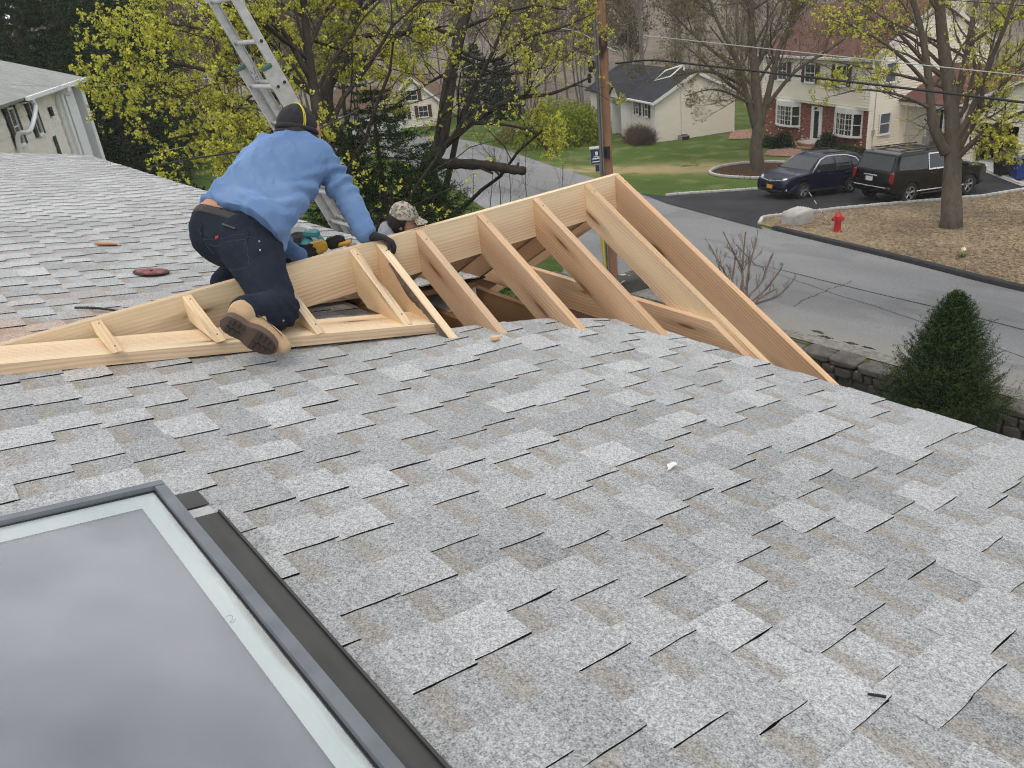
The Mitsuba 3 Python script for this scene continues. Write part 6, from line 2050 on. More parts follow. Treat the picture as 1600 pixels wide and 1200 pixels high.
mat('m_cable', (.022, .023, .026), .6)
mat('m_cable_pale', (.42, .43, .42), .5)
cable('telephone_cable', [[19.186, 19.081, 6.864], [19.451, 17.821, 6.908], [19.475, 16.074, 6.759], [19.778, 11.458, 6.266], [19.983, 7.497, 5.833], [20.132, 4.135, 5.420]], .030, 'm_cable', 'thick black cable running from the pole to the right over the street')
cable('support_wire', [[19.831, 18.197, 7.544], [19.873, 17.873, 7.510], [20.388, 11.863, 6.769], [20.649, 7.838, 6.298], [20.877, 4.420, 5.886]], .014, 'm_cable_pale', 'pale thin wire above the thick black cable')
cable('power_wire', [[20.316, 19.955, 9.720], [20.554, 12.803, 8.330], [20.791, 9.801, 7.940], [20.947, 8.184, 7.709], [21.077, 4.746, 7.145]], .010, 'm_cable', 'thin dark wire across the top right corner')
cable('service_wire', [[19.318, 19.188, 7.206], [19.012, 21.226, 7.965], [18.195, 22.956, 7.579], [17.694, 23.807, 7.248], [16.105, 26.528, 6.438], [14.865, 28.397, 5.771], [13.015, 32.165, 5.255], [9.794, 39.488, 4.449]], .016, 'm_cable_pale', 'pale wire running from the pole to the left through the trees')
cable('house_drop', [[5.463, 10.422, 7.848], [4.120, 9.438, 7.783], [3.229, 9.003, 7.810], [2.571, 8.693, 7.869], [2.012, 8.306, 7.920]], .010, 'm_cable', 'dark wire dropping past the ladder towards the far end of the roof')
cable('left_wire', [[3.162, 32.931, 8.393], [5.137, 28.578, 8.073], [5.927, 26.583, 7.979], [6.951, 25.132, 7.934], [9.133, 22.146, 7.862]], .010, 'm_cable_pale', 'thin wire in front of the tall house at the far left')
loop_ = thing('cable_loop', 'white triangular loop of spare cable hanging under the thick black cable', 'cable loop')
put(tube([[19.492, 16.611, 6.762], [19.166, 16.821, 6.487], [18.819, 17.161, 6.408], [19.107, 16.962, 6.655], [19.492, 16.611, 6.762]], .022, 6), 'm_white', loop_, 'loop')
put(tube([[19.505, 16.621, 6.796], [19.449, 16.551, 6.609]], .02, 6), 'm_white', loop_, 'hanger')
# ================================================================ trees and shrubs
def f_bark(a, b, sx=9, sz=1.4):
    def fn(p, n, uv):
        t = fbm(p.x * sx, p.y * sx, p.z * sz, 3)
        t2 = noise(p.x * 40, p.y * 40, p.z * 9)
        return mix(a, b, dr.clip(t * .8 + t2 * .35, 0, 1))
    return fn


mat('m_bark', proc(f_bark((.018, .016, .014), (.078, .068, .058))), .95, spec=.1)
mat('m_bark_light', proc(f_bark((.042, .036, .029), (.128, .108, .086))), .95, spec=.1)
mat('m_bark_shoot', proc(f_bark((.10, .075, .06), (.24, .19, .16))), .9, spec=.15)
mat('m_bark_far', (.18, .158, .13), .95, spec=.05)
mat('m_bark_far_grey', (.205, .182, .172), .95, spec=.05)
leafmat('m_bloom', (.62, .61, .11), .55)
leafmat('m_bloom_b', (.42, .44, .08), .55)
leafmat('m_bloom_dull', (.23, .235, .055), .45)
leafmat('m_bud', (.175, .14, .052), .4)
leafmat('m_needle', (.030, .060, .024), .2)
leafmat('m_needle_dark', (.018, .036, .020), .2)
leafmat('m_needle_spruce', (.052, .090, .036), .25)
leafmat('m_needle_hem', (.045, .075, .030), .3)
leafmat('m_needle_tip', (.10, .13, .045), .3)
leafmat('m_shrub_green', (.040, .070, .022), .3)
leafmat('m_forsythia', (.25, .30, .035), .45)


def interp_poly(P, R, t):
    s = np.concatenate([[0], np.cumsum(np.linalg.norm(np.diff(P, axis=0), axis=1))]); s /= s[-1]
    i = min(np.searchsorted(s, t, side='right') - 1, len(P) - 2)
    k = (t - s[i]) / max(s[i + 1] - s[i], 1e-9)
    return P[i] + (P[i + 1] - P[i]) * k, R[i] + (R[i + 1] - R[i]) * k, unit(P[i + 1] - P[i])


def grow(limbs, rng, nch=(8, 6, 5), lenf=((.30, .55), (.35, .6), (.4, .7)), ang=(30, 68), up=.18, rmin=.006, t0=.2, tmax=1.0, wob=.16, maxlen=9):
    """Grow side branches on given limbs. Returns limb polylines and every branch by level."""
    out = [limbs]
    cur = limbs
    for lv, n in enumerate(nch):
        nxt = []
        for P, R in cur:
            L = np.linalg.norm(np.diff(P, axis=0), axis=1).sum()
            m = max(1, int(round(n * rng.uniform(.75, 1.25))))
            for t in np.sort(rng.uniform(t0, tmax, m)):
                p, r, d = interp_poly(P, R, t)
                a = np.radians(rng.uniform(*ang))
                v = rng.normal(size=3); v -= d * (v @ d); v = unit(v)
                q = unit(d * math.cos(a) + v * math.sin(a) + np.array([0, 0, up]))
                l = min(maxlen, L * rng.uniform(*lenf[lv]) * (1.15 - .6 * t))
                k = 5
                pts = [p]
                for i in range(k):
                    q = unit(q + rng.normal(0, wob, 3) + np.array([0, 0, up * .35]))
                    pts.append(pts[-1] + q * l / k)
                r1 = max(rmin, r * rng.uniform(.30, .48))
                nxt.append((np.array(pts), np.linspace(r1, max(rmin * .7, r1 * .35), k + 1)))
        out.append(nxt)
        cur = nxt
    return out


def limb(pts, r0, r1, n=5):
    P = bez(pts, n)
    return P, np.linspace(r0, r1, len(P))


def branch_mesh(levels, ks):
    P0, P1, R0, R1, out = [], [], [], [], []
    ms = []
    for lv, k in zip(levels, ks):
        if not lv: continue
        P0 = np.vstack([p[:-1] for p, r in lv]); P1 = np.vstack([p[1:] for p, r in lv])
        R0 = np.concatenate([r[:-1] for p, r in lv]); R1 = np.concatenate([r[1:] for p, r in lv])
        e = (P1 - P0) * .06
        ms.append(segs(P0, P1 + e, R0, R1, k))
    return cat(*ms)


def tips(lv, rng, per=2, jitter=.06, lo=.35):
    C = []
    for P, R in lv:
        for t in rng.uniform(lo, 1, per):
            p, r, d = interp_poly(P, R, t)
            C.append(p + rng.normal(0, jitter, 3))
        C.append(P[-1])
    return np.array(C)


def maple(name, lab, limbs, seed, bark='m_bark', bloom='m_bloom', nch=(8, 6, 5), per=2, csize=.055, nface=7, group=None, spread=.075, bloom_part='blossom', fold=1.0, thin=.8, **kw):
    r_ = np.random.default_rng(seed)
    k = thing(name, lab, 'tree', group)
    limbs = [limbs[0]] + [(P_, R_ * thin) for P_, R_ in limbs[1:]]
    lv = grow(limbs, r_, nch, **kw)
    for P, R in limbs:
        put(tube(P, R, 10), bark, k, 'trunk' if P is limbs[0][0] else 'limb', smooth=True)
    put(branch_mesh(lv[1:], (6, 4, 3)), bark, k, 'branches', kind='stuff')
    if bloom:
        C = tips(lv[-1], r_, per)
        if fold < 1: C = C[r_.random(len(C)) < fold]
        if bloom == 'm_bloom':
            h_ = r_.random(len(C)) < .6
            put(scatter_faces(C[h_], csize, nface, r_, spread=spread), 'm_bloom', k, bloom_part, kind='stuff')
            put(scatter_faces(C[~h_], csize, nface, r_, spread=spread), 'm_bloom_b', k, bloom_part, kind='stuff')
        else:
            put(scatter_faces(C, csize, nface, r_, spread=spread), bloom, k, bloom_part, kind='stuff')
    return k


# ---- yellow-flowering maple behind the ladder
A1 = A_
d_ = 17.0
ground_a = A_([7.657, 16.409, 6.770]); ground_a = A_([ground_a[0] + .3, ground_a[1] - .2, .4])
lim = [limb([ground_a, [7.614, 16.253, 6.455], [7.825, 16.769, 7.584], [8.073, 17.178, 8.579], [8.437, 17.704, 9.449], [8.888, 18.474, 10.607]], .15, .055),
       limb([[7.887, 16.871, 7.832], [7.625, 16.981, 8.623], [7.352, 17.006, 9.256], [7.131, 17.401, 10.117]], .15, .05),
       limb([[8.106, 17.137, 8.549], [8.701, 17.441, 9.096], [9.323, 17.721, 9.634]], .10, .05),
       limb([[7.714, 16.592, 7.149], [6.746, 16.278, 7.749], [5.785, 16.181, 8.262], [4.910, 16.479, 8.623], [4.357, 16.698, 8.781]], .14, .03),
       limb([[7.626, 16.434, 6.775], [6.483, 16.361, 7.106], [5.368, 16.456, 7.292], [4.353, 16.621, 7.256]], .14, .03),
       limb([[7.825, 16.769, 7.584], [7.535, 18.109, 8.339], [6.887, 19.400, 9.036], [6.141, 20.398, 9.349]], .13, .03),
       limb([[7.587, 16.351, 6.587], [6.406, 15.415, 6.801], [5.321, 15.052, 6.711], [4.636, 14.930, 6.594]], .10, .025),
       limb([[7.998, 17.048, 8.268], [6.890, 16.740, 9.168], [5.943, 16.925, 9.712]], .10, .03),
       limb([[7.675, 16.509, 6.961], [7.283, 18.748, 7.491], [6.471, 20.563, 7.718], [5.707, 21.630, 7.664]], .11, .03),
       limb([[8.120, 17.217, 8.701], [9.172, 17.609, 8.335], [10.097, 17.575, 8.020]], .07, .025)]
maple('flowering_maple', 'maple covered in yellow green flower clusters behind the ladder and the man in blue', lim, 101, thin=.50, nch=(13, 8, 5), per=1, csize=.044, nface=8, spread=.060, up=.06, rmin=.004, fold=.62)
# ---- dark-trunked maple just right of it
lim = [limb([A_([11.6, 18.2, .5]), [9.536, 19.682, 6.504], [10.327, 20.040, 8.073], [10.759, 20.124, 8.744], [11.292, 20.345, 9.536], [12.146, 20.984, 10.732]], .20, .09),
       limb([[10.589, 20.068, 8.441], [10.766, 19.329, 8.564], [11.314, 18.235, 8.540], [11.787, 17.241, 8.594]], .12, .03),
       limb([[10.883, 20.163, 8.960], [11.397, 19.645, 9.406], [12.102, 19.109, 9.823]], .10, .04),
       limb([[10.446, 20.054, 8.243], [10.068, 20.768, 7.832], [9.734, 21.489, 7.718]], .08, .03),
       limb([[11.047, 20.215, 9.248], [11.208, 21.171, 9.904], [11.113, 21.623, 10.552]], .10, .04)]
maple('tall_maple', 'tall dark trunked maple just right of the ladder with scattered yellow flowers', lim, 102, nch=(9, 6, 4), per=1, csize=.046, nface=7, spread=.06, fold=.75, rmin=.004, thin=.65)
# ---- leaning maple by the road with the broken limb
lim = [limb([A_([15.2, 22.6, .55]), [12.105, 19.536, 4.768], [12.640, 19.610, 5.547], [13.427, 19.936, 7.059], [14.135, 20.213, 8.160], [14.912, 20.534, 9.187], [15.720, 20.943, 10.403]], .25, .13),
       limb([[12.706, 19.528, 5.488], [13.204, 18.595, 6.138], [13.670, 17.461, 6.641], [14.188, 16.452, 6.725], [14.919, 15.695, 7.031]], .15, .03),
       limb([[13.981, 20.155, 7.873], [14.274, 18.920, 7.533], [14.786, 18.018, 8.020], [15.374, 17.159, 8.209], [15.848, 16.420, 8.465]], .09, .02),
       limb([[14.271, 20.256, 8.399], [14.746, 19.484, 8.598], [15.330, 18.344, 8.773], [15.744, 17.398, 8.605]], .08, .02),
       limb([[13.186, 18.704, 6.069], [13.434, 17.541, 6.026], [13.582, 16.521, 5.869], [13.764, 15.894, 5.726]], .07, .02),
       limb([[13.668, 20.082, 7.368], [13.091, 20.836, 7.013], [12.469, 21.782, 6.464]], .07, .02),
       limb([[14.162, 20.212, 8.191], [13.807, 21.189, 8.483], [13.130, 22.274, 8.335], [12.462, 23.184, 7.902]], .09, .02),
       limb([[13.909, 20.142, 7.763], [15.199, 19.902, 7.083], [16.703, 19.627, 7.068], [18.206, 19.356, 7.519]], .07, .02),
       limb([[14.604, 20.383, 8.789], [14.066, 20.691, 9.346], [13.251, 20.970, 9.747]], .08, .03)]
lk = maple('leaning_maple', 'leaning maple beside the road with a broken sawn-off limb and few yellow flowers', lim, 103, nch=(8, 6, 4), per=1, csize=.046, nface=7, spread=.06, fold=.70, rmin=.004, thin=.70)
P, R = limb([[12.308, 19.433, 5.074], [12.495, 18.499, 5.111], [12.768, 17.468, 5.088], [12.970, 16.858, 4.998], [13.169, 16.550, 4.951]], .15, .105)
put(tube(P, R * (1 + .12 * np.sin(np.arange(len(R)) * 2.1)), 10), 'm_bark', lk, 'broken_limb', smooth=True)
for (q, w) in (([12.731, 17.319, 5.024], [12.784, 17.192, 4.873]), ([13.029, 16.708, 5.048], [13.101, 16.725, 5.165]), ([12.598, 17.706, 5.052], [12.724, 17.389, 4.902])):
    put(cyl(q, w, .05, .03, 7), 'm_bark', lk, 'stub')
P, R = limb([[13.582, 16.521, 5.869], [13.530, 16.096, 5.549], [13.476, 15.843, 5.288]], .05, .035)
put(tube(P, R, 8), 'm_bark', lk, 'stub', smooth=True)
# bare young saplings along the road edge under it
r_ = np.random.default_rng(44)
for i, (a, b) in enumerate((([20.430, 28.287, 0.459][:2], 0), ([22.098, 29.040, 0.264][:2], 0), ([22.719, 28.410, 0.198][:2], 0), ([20.944, 30.197, 0.387][:2], 0), ([21.700, 25.887, 0.332][:2], 0), ([19.778, 26.748, 0.541][:2], 0))):
    base = A_([a[0] - 3.0, a[1] - 3.6, 0]); base[2] = float(zt(base[0], base[1]))
    k = thing('bare_sapling', ('third', 'fourth', 'fifth', 'second', 'rightmost', 'leftmost')[i] + ' thin bare sapling along the near side of the road beyond the ridge board', 'sapling', 'bare saplings by the road')
    tip_ = base + A_([r_.normal(.5, .4), r_.normal(.2, .4), r_.uniform(3.0, 4.2)])
    lm = [limb([base, (base + tip_) / 2 + r_.normal(0, .12, 3), tip_], .022, .006)]
    lv = grow(lm, r_, (7, 3), rmin=.004, up=.3)
    put(tube(*lm[0], 6), 'm_bark_light', k, 'stem', smooth=True)
    put(branch_mesh(lv[1:], (3, 3)), 'm_bark_light', k, 'twigs', kind='stuff')
# ---- maple in front of the garage
b6 = A_([30.437, 13.215, -0.332])
lim = [limb([b6 - A_([0, 0, .15]), b6 + A_([0, 0, .35]), [31.220, 13.703, 0.906], [31.713, 14.046, 2.088], [32.320, 14.634, 3.822], [32.842, 15.424, 5.794], [33.355, 16.086, 7.541], [33.813, 16.794, 9.295]], .43, .13),
       limb([[31.508, 14.211, 2.116], [31.191, 14.668, 3.195], [31.401, 15.091, 4.628], [31.572, 15.598, 6.157], [31.502, 16.144, 7.688], [31.802, 16.682, 8.963]], .24, .08),
       limb([[31.807, 13.971, 2.076], [32.272, 13.735, 3.169], [32.604, 13.353, 3.853], [33.050, 12.970, 4.676], [33.686, 12.396, 5.407]], .19, .05),
       limb([[31.581, 13.887, 1.889], [31.947, 13.199, 2.792], [32.428, 12.510, 3.370], [32.874, 11.696, 3.696]], .15, .04),
       limb([[32.192, 14.468, 3.386], [33.672, 14.907, 5.010], [34.942, 15.406, 6.478], [36.202, 15.788, 8.200]], .20, .07),
       limb([[31.360, 15.057, 4.522], [30.480, 15.600, 5.521], [29.327, 16.140, 6.414], [28.234, 16.770, 7.069]], .10, .03),
       limb([[32.623, 15.063, 4.916], [33.075, 16.767, 6.036], [33.110, 18.563, 6.803], [33.002, 20.207, 7.135]], .09, .025),
       limb([[31.235, 14.830, 3.754], [29.949, 15.312, 4.386], [28.445, 15.966, 4.811], [27.188, 16.439, 4.769]], .08, .02),
       limb([[32.247, 13.822, 3.055], [31.970, 12.721, 2.474], [32.035, 11.948, 2.172]], .07, .02),
       limb([[34.112, 15.102, 5.645], [34.699, 14.339, 6.229], [35.364, 13.576, 6.676]], .10, .03),
       limb([[32.380, 13.675, 3.200], [33.264, 14.012, 3.924], [34.458, 14.414, 5.136], [35.393, 14.626, 6.173]], .09, .03)]
lim[0][1][:4] *= np.array([1.18, 1.10, 1.04, 1.0])
maple('big_street_maple', 'thick forked maple in the mulch island in front of the garage', lim, 104, bark='m_bark_light', nch=(9, 6, 4), per=1, csize=.065, nface=6, spread=.09, fold=.50)
# ---- bare tree in the ring on the lawn
b5 = A_([39.210, 28.072, -1.288])
lim = [limb([b5 - A_([0, 0, .1]), b5 + A_([0, 0, .4]), [39.287, 28.259, -0.024], [39.835, 28.570, 1.171], [40.661, 29.428, 3.630], [41.459, 30.348, 5.927], [42.467, 31.249, 8.217], [43.671, 32.297, 10.534]], .44, .11),
       limb([[39.659, 28.609, 1.023], [39.688, 29.294, 2.908], [39.568, 29.944, 4.786], [39.113, 30.843, 6.675], [39.068, 31.878, 8.830]], .24, .07),
       limb([[39.857, 28.451, 0.997], [40.760, 28.536, 2.936], [41.831, 28.709, 4.999], [43.134, 28.585, 6.842], [44.475, 28.664, 8.844]], .26, .07),
       limb([[40.333, 28.449, 2.037], [41.480, 27.425, 3.788], [42.466, 26.159, 4.703], [43.947, 25.150, 5.730]], .16, .04),
       limb([[39.812, 29.396, 3.232], [37.671, 30.202, 4.292], [35.352, 30.845, 4.398], [34.053, 31.380, 4.179]], .13, .03),
       limb([[39.804, 29.668, 3.913], [39.470, 32.574, 5.874], [39.257, 34.521, 7.515]], .14, .04),
       limb([[40.786, 29.531, 3.956], [43.498, 30.041, 6.049], [45.747, 30.836, 8.287]], .14, .05),
       limb([[40.098, 28.968, 2.163], [37.263, 29.433, 3.420], [35.126, 29.865, 3.391]], .09, .03)]
lim[0][1][:4] *= np.array([1.2, 1.1, 1.04, 1.0])
maple('bare_lawn_tree', 'bare spreading tree in the stone ring in front of the white and brick house', lim, 105, bark='m_bark_light', bloom='m_bud', nch=(11, 8, 5), per=1, csize=.075, nface=3, spread=.13, bloom_part='buds', fold=.6)

# ---- pruned shrub by the road
bs_ = A_([16.747, 12.262, 0.893])
k = thing('pruned_shrub', 'bare pruned shrub with knuckled stems and upright shoots beside the end rafter', 'shrub')
r_ = np.random.default_rng(61)
ends = [[16.620, 13.341, 2.587], [17.350, 13.452, 2.739], [16.474, 12.926, 2.167], [17.503, 13.133, 2.157], [17.493, 12.672, 2.290], [18.160, 12.957, 2.430], [17.970, 12.338, 2.076], [17.838, 11.899, 1.868], [18.090, 11.734, 1.434], [17.342, 11.731, 1.439], [17.413, 12.771, 2.822], [16.390, 12.483, 1.780]]
lim = []
for e in ends:
    e = A_(e); m_ = bs_ * .45 + e * .55 + r_.normal(0, .10, 3) - A_([0, 0, .12])
    lim.append(limb([bs_ + r_.normal(0, .05, 3) * A_([1, 1, 0]), bs_ * .75 + e * .25 + r_.normal(0, .06, 3), m_, e], .040, .017))
for P, R in lim:
    put(tube(P, R, 8), 'm_bark_shoot', k, 'stem', smooth=True)
lv = grow(lim, r_, (9, 6), lenf=((.12, .30), (.35, .8)), ang=(15, 65), up=.45, rmin=.004, t0=.40)
put(branch_mesh(lv[1:], (4, 3)), 'm_bark_shoot', k, 'shoots', kind='stuff')


# ---- conifers
def conifer(name, lab, base, H, W, seed, mats, trunk_r=.12, whorls=26, nbr=9, droop=.25, spray=9, needle=.05, catg='tree', group=None, lean=None, tipup=.25, shape=.85, z0=.08, dens=1.0, nw=.28, bark='m_bark', sprayj=.10):
    r_ = np.random.default_rng(seed)
    k = thing(name, lab, catg, group)
    base = A_(base, float)
    top = base + A_([0, 0, H]) + (A_(lean) if lean is not None else 0)
    put(tube([base, base * .5 + top * .5, top], [trunk_r, trunk_r * .6, .012], 8), bark, k, 'trunk', smooth=True)
    P0, P1, R0, R1 = [], [], [], []
    NC, ND, NL = [], [], []
    for i in range(whorls):
        t = z0 + (1 - z0) * (i + r_.random() * .6) / whorls
        c = base + (top - base) * t
        rad = W * ((1 - t) ** shape) * r_.uniform(.82, 1.12) + .03
        for j in range(nbr):
            a = 2 * math.pi * (j + r_.random() * .8) / nbr + i * 1.7
            l = rad * r_.uniform(.72, 1.1)
            d = A_([math.cos(a), math.sin(a), 0])
            n = 5
            pts = [c]
            for q in range(1, n + 1):
                f = q / n
                z = l * (-droop * f + (droop + tipup) * .55 * f ** 2.6)
                pts.append(c + d * l * f + A_([0, 0, z]) + r_.normal(0, .012 * l, 3))
            pts = A_(pts)
            rr = np.linspace(max(.006, trunk_r * .16 * (1 - t) + .004), .003, n + 1)
            P0.append(pts[:-1]); P1.append(pts[1:]); R0.append(rr[:-1]); R1.append(rr[1:])
            ns = max(3, int(spray * dens * l / max(W, .01) + 3))
            for f in r_.uniform(.22, 1.0, ns):
                q = f * n; iq = min(int(q), n - 1)
                p = pts[iq] + (pts[iq + 1] - pts[iq]) * (q - iq)
                tang = unit(pts[iq + 1] - pts[iq])
                sd = unit(np.cross(tang, [0, 0, 1.0])) * (1 if r_.random() < .5 else -1)
                dd = unit(tang * .9 + sd * r_.uniform(.2, 1.0) + A_([0, 0, r_.normal(-droop * .2 + tipup * .35, .25)]))
                NC.append(p); ND.append(dd); NL.append(l * sprayj * r_.uniform(.6, 1.5) + needle)
    put(segs(np.vstack(P0), np.vstack(P1), np.concatenate(R0), np.concatenate(R1), 3), bark, k, 'branches', kind='stuff')
    NC, ND, NL = A_(NC), A_(ND), A_(NL)
    half = r_.random(len(NC))
    for mi_, m_ in enumerate(mats):
        sel = (half * len(mats)).astype(int) == mi_
        put(needles(NC[sel], ND[sel], NL[sel], needle, r_, nw), m_, k, 'needles', kind='stuff')
    return k


def needles(C, Dv, L, ln, r_, w=.28, per=9):
    """Sprays: needles set along short shoots."""
    N = len(C)
    f = r_.random((N, per))
    p = C[:, None] + Dv[:, None] * (L[:, None] * f)[..., None]
    v = r_.normal(size=(N, per, 3)); v -= Dv[:, None] * (v * Dv[:, None]).sum(-1, keepdims=True)
    v /= np.linalg.norm(v, axis=-1, keepdims=True)
    d = Dv[:, None] * .75 + v * .75
    d /= np.linalg.norm(d, axis=-1, keepdims=True)
    s = np.cross(d, r_.normal(size=d.shape)); s /= np.linalg.norm(s, axis=-1, keepdims=True)
    l = ln * r_.uniform(.7, 1.3, (N, per, 1))
    V = np.stack([p - s * l * w * .5, p + s * l * w * .5, p + d * l], 2).reshape(-1, 3)
    return V, np.arange(len(V)).reshape(-1, 3)


bsp = A_([14.728, 6.093, 0.399])
conifer('young_spruce', 'small dark green spruce in the planting bed right of the roof edge', bsp, 2.9, 1.18, 201, ('m_needle', 'm_needle_spruce', 'm_needle_tip', 'm_needle'), .06, 48, 22, droop=.12, spray=26, needle=.052, tipup=.85, shape=.74, z0=.02, nw=.17, sprayj=.15)
bh = A_([8.726, 16.590, 4.913]); bh[2] = float(zt(bh[0], bh[1]))
top_h = A_([9.610, 17.538, 7.594])
conifer('hemlock', 'dark feathery hemlock with drooping branches behind the two men', bh, top_h[2] - bh[2], 3.7, 202, ('m_needle_hem', 'm_needle_dark', 'm_needle_hem'), .17, 36, 10, droop=.32, spray=78, needle=.075, tipup=.12, shape=.62, z0=.10, nw=.24, lean=top_h - bh - A_([0, 0, top_h[2] - bh[2]]), sprayj=.12)
bh = A_([10.082, 16.735, 4.502]); bh[2] = float(zt(bh[0], bh[1]))
conifer('hemlock', 'lower ragged hemlock between the capped man and the road', bh, 5.4, 2.9, 203, ('m_needle_hem', 'm_needle'), .12, 24, 9, droop=.25, spray=62, needle=.075, tipup=.2, shape=.6, z0=.10, nw=.22, sprayj=.13)
bh = A_([10.035, 21.586, 4.549]); bh[2] = float(zt(bh[0], bh[1]))
conifer('hemlock', 'dark hemlock between the ladder and the dark trunked maple', bh, 6.2, 2.2, 209, ('m_needle_dark', 'm_needle_hem'), .14, 26, 8, droop=.25, spray=34, needle=.08, tipup=.2, shape=.7, z0=.12, nw=.24, sprayj=.13)
# dark evergreens behind the tall house at the left
PINE = ('tall dark evergreen at the extreme left edge behind the cream house', 'dark evergreen rising behind the middle of the grey roof at far left', 'dark evergreen behind the right end of the grey roof at far left',
        'lower dark evergreen just right of the cream house at far left', 'dark evergreen between the cream house and the flowering maple', 'very tall distant evergreen behind the left part of the grey roof',
        'very tall distant evergreen behind the right end of the grey roof', 'dark evergreen mostly hidden behind the yellow flowering maple')
for i, (px, dd, hh, ww) in enumerate((([7.057, 58.531, 10.167], 0, 17, 5.0), ([8.671, 54.448, 9.862], 0, 15.5, 4.6), ([11.167, 56.635, 9.668], 0, 16.5, 4.8), ([11.573, 50.536, 9.107], 0, 12.8, 4.2), ([14.410, 57.776, 8.620], 0, 15.0, 4.4), ([10.707, 72.351, 10.232], 0, 19, 5), ([15.491, 71.311, 9.690], 0, 19, 5), ([17.097, 60.928, 7.978], 0, 11.5, 4.0))):
    b_ = A_(px); b_[2] = float(zt(b_[0], b_[1]))
    conifer('dark_pine', PINE[i], b_, hh, ww, 210 + i, ('m_needle_dark', 'm_needle'), .22, 30, 9, droop=.18, spray=30, needle=.20, tipup=.22, shape=.60, z0=.06, nw=.22, group='dark evergreens behind the far left house', sprayj=.13)
for i, (px, hh, ww, lab) in enumerate((([51.006, 70.683, -2.013], 7.5, 2.6, 'dark evergreen beyond the road right of the leaning trunk'), ([52.618, 68.606, -2.068], 6.0, 2.2, 'smaller dark evergreen beyond the road between leaning maple and yellow shrub'), ([45.195, 86.726, -1.820], 9.0, 3.0, 'dark evergreen left of the small far gabled house'))):
    conifer('far_evergreen', lab, px, hh, ww, 230 + i, ('m_needle_dark', 'm_needle'), .15, 22, 8, droop=.2, spray=22, needle=.22, tipup=.2, shape=.65, z0=.04, nw=.24, sprayj=.15)


# ---- shrubs
def shrub(name, lab, c, rx, rz_, seed, bs, n=900, leaf=.07, stems=14, group=None, bark='m_bark_light', flat=1.0):
    r_ = np.random.default_rng(seed)
    k = thing(name, lab, 'shrub', group)
    c = A_(c, float)
    P0 = np.repeat(c[None], stems, 0) + r_.normal(0, .08, (stems, 3)) * [1, 1, 0]
    u = r_.normal(size=(stems, 3)); u[:, 2] = np.abs(u[:, 2]) + .5; u /= np.linalg.norm(u, axis=1, keepdims=True)
    P1 = c + u * A_([rx, rx, rz_ * 1.3]) * .8
    put(segs(P0, P1, .02, .006, 4), bark, k, 'stems', kind='stuff')
    v = r_.normal(size=(n, 3)); v[:, 2] = np.abs(v[:, 2]); v /= np.linalg.norm(v, axis=1, keepdims=True)
    lump = .72 + .5 * meshkit.fbm(v * 2.3 + seed, 3, seed)
    Q = c + v * A_([rx, rx * flat, rz_]) * (lump * r_.random(n) ** .33)[:, None]
    put(scatter_faces(Q, leaf, 4, r_, spread=leaf), bs, k, 'foliage', kind='stuff')
    return k


ce = A_([42.319, 49.085, -1.618])
shrub('yellow_shrub', 'large bright yellow green shrub behind the leaning maple, left of the pole', ce, 3.4, 3.6, 301, 'm_forsythia', 2600, .13)
shrub('yellow_shrub', 'second yellow green shrub directly left of the utility pole', [43.642, 46.826, -1.623], 2.0, 3.3, 302, 'm_forsythia', 1700, .12)
shrub('yellow_shrub', 'low yellow green shrub at the roadside left of the larger ones', [42.155, 53.893, -1.671], 2.0, 1.6, 303, 'm_bloom_dull', 900, .12)
# brown leafless hedge by the bungalow entry
k = thing('twiggy_hedge', 'rounded brown leafless hedge at the front of the bungalow', 'hedge')
r_ = np.random.default_rng(9)
hc = A_([44.951, 42.539, -1.605])
N = 2600
u = r_.normal(size=(N, 3)); u[:, 2] = np.abs(u[:, 2]) + .2; u /= np.linalg.norm(u, axis=1, keepdims=True)
off = B_.e1 * r_.uniform(-1.6, 1.6, N)[:, None] + B_.e2 * r_.uniform(-.5, .5, N)[:, None]
P0 = hc + off * .8; L_h = r_.uniform(.9, 1.55, N)[:, None]
P1 = P0 + u * L_h * A_([.7, .7, 1.0]); Pm = P0 + (P1 - P0) * .5
mat('m_twig_red', (.12, .075, .062), .9)
put(segs(Pm, P1, .012, .005, 3), 'm_twig_red', k, 'twigs', kind='stuff')
for lab, c, rx, rz_, n, bs in (('dark clipped evergreen bush left of the brick steps', [46.526, 31.443, -1.516], .85, 1.0, 700, 'm_needle_dark'), ('small dark bush at the left corner of the brick house', [46.715, 32.501, -1.535], .7, .75, 500, 'm_shrub_green'),
                               ('dark rounded bush right of the front door steps', [46.350, 28.164, -1.471], .85, 1.15, 700, 'm_needle_dark'), ('low green bush under the right bow window', [45.682, 26.604, -1.432], .95, .55, 500, 'm_shrub_green'), ('low green bush near the corner of the brick front', [45.530, 25.733, -1.417], .8, .5, 420, 'm_shrub_green')):
    shrub('garden_bush', lab, c, rx, rz_, 310 + int(rx * 100), bs, n, .07)
# dark hedge and undergrowth left of the flowering maple
for i, c in enumerate(([7.852, 35.856, 5.188], [7.985, 32.914, 5.004], [8.006, 30.126, 4.943])):
    c = A_(c); c[2] = float(zt(c[0], c[1]))
    shrub('dark_thicket', ('leftmost', 'middle', 'rightmost')[i] + ' of the dark thickets below the evergreens at the roof end', c, 2.6, 4.0, 330 + i, 'm_needle_dark', 1500, .16, group='thickets below the far left evergreens')

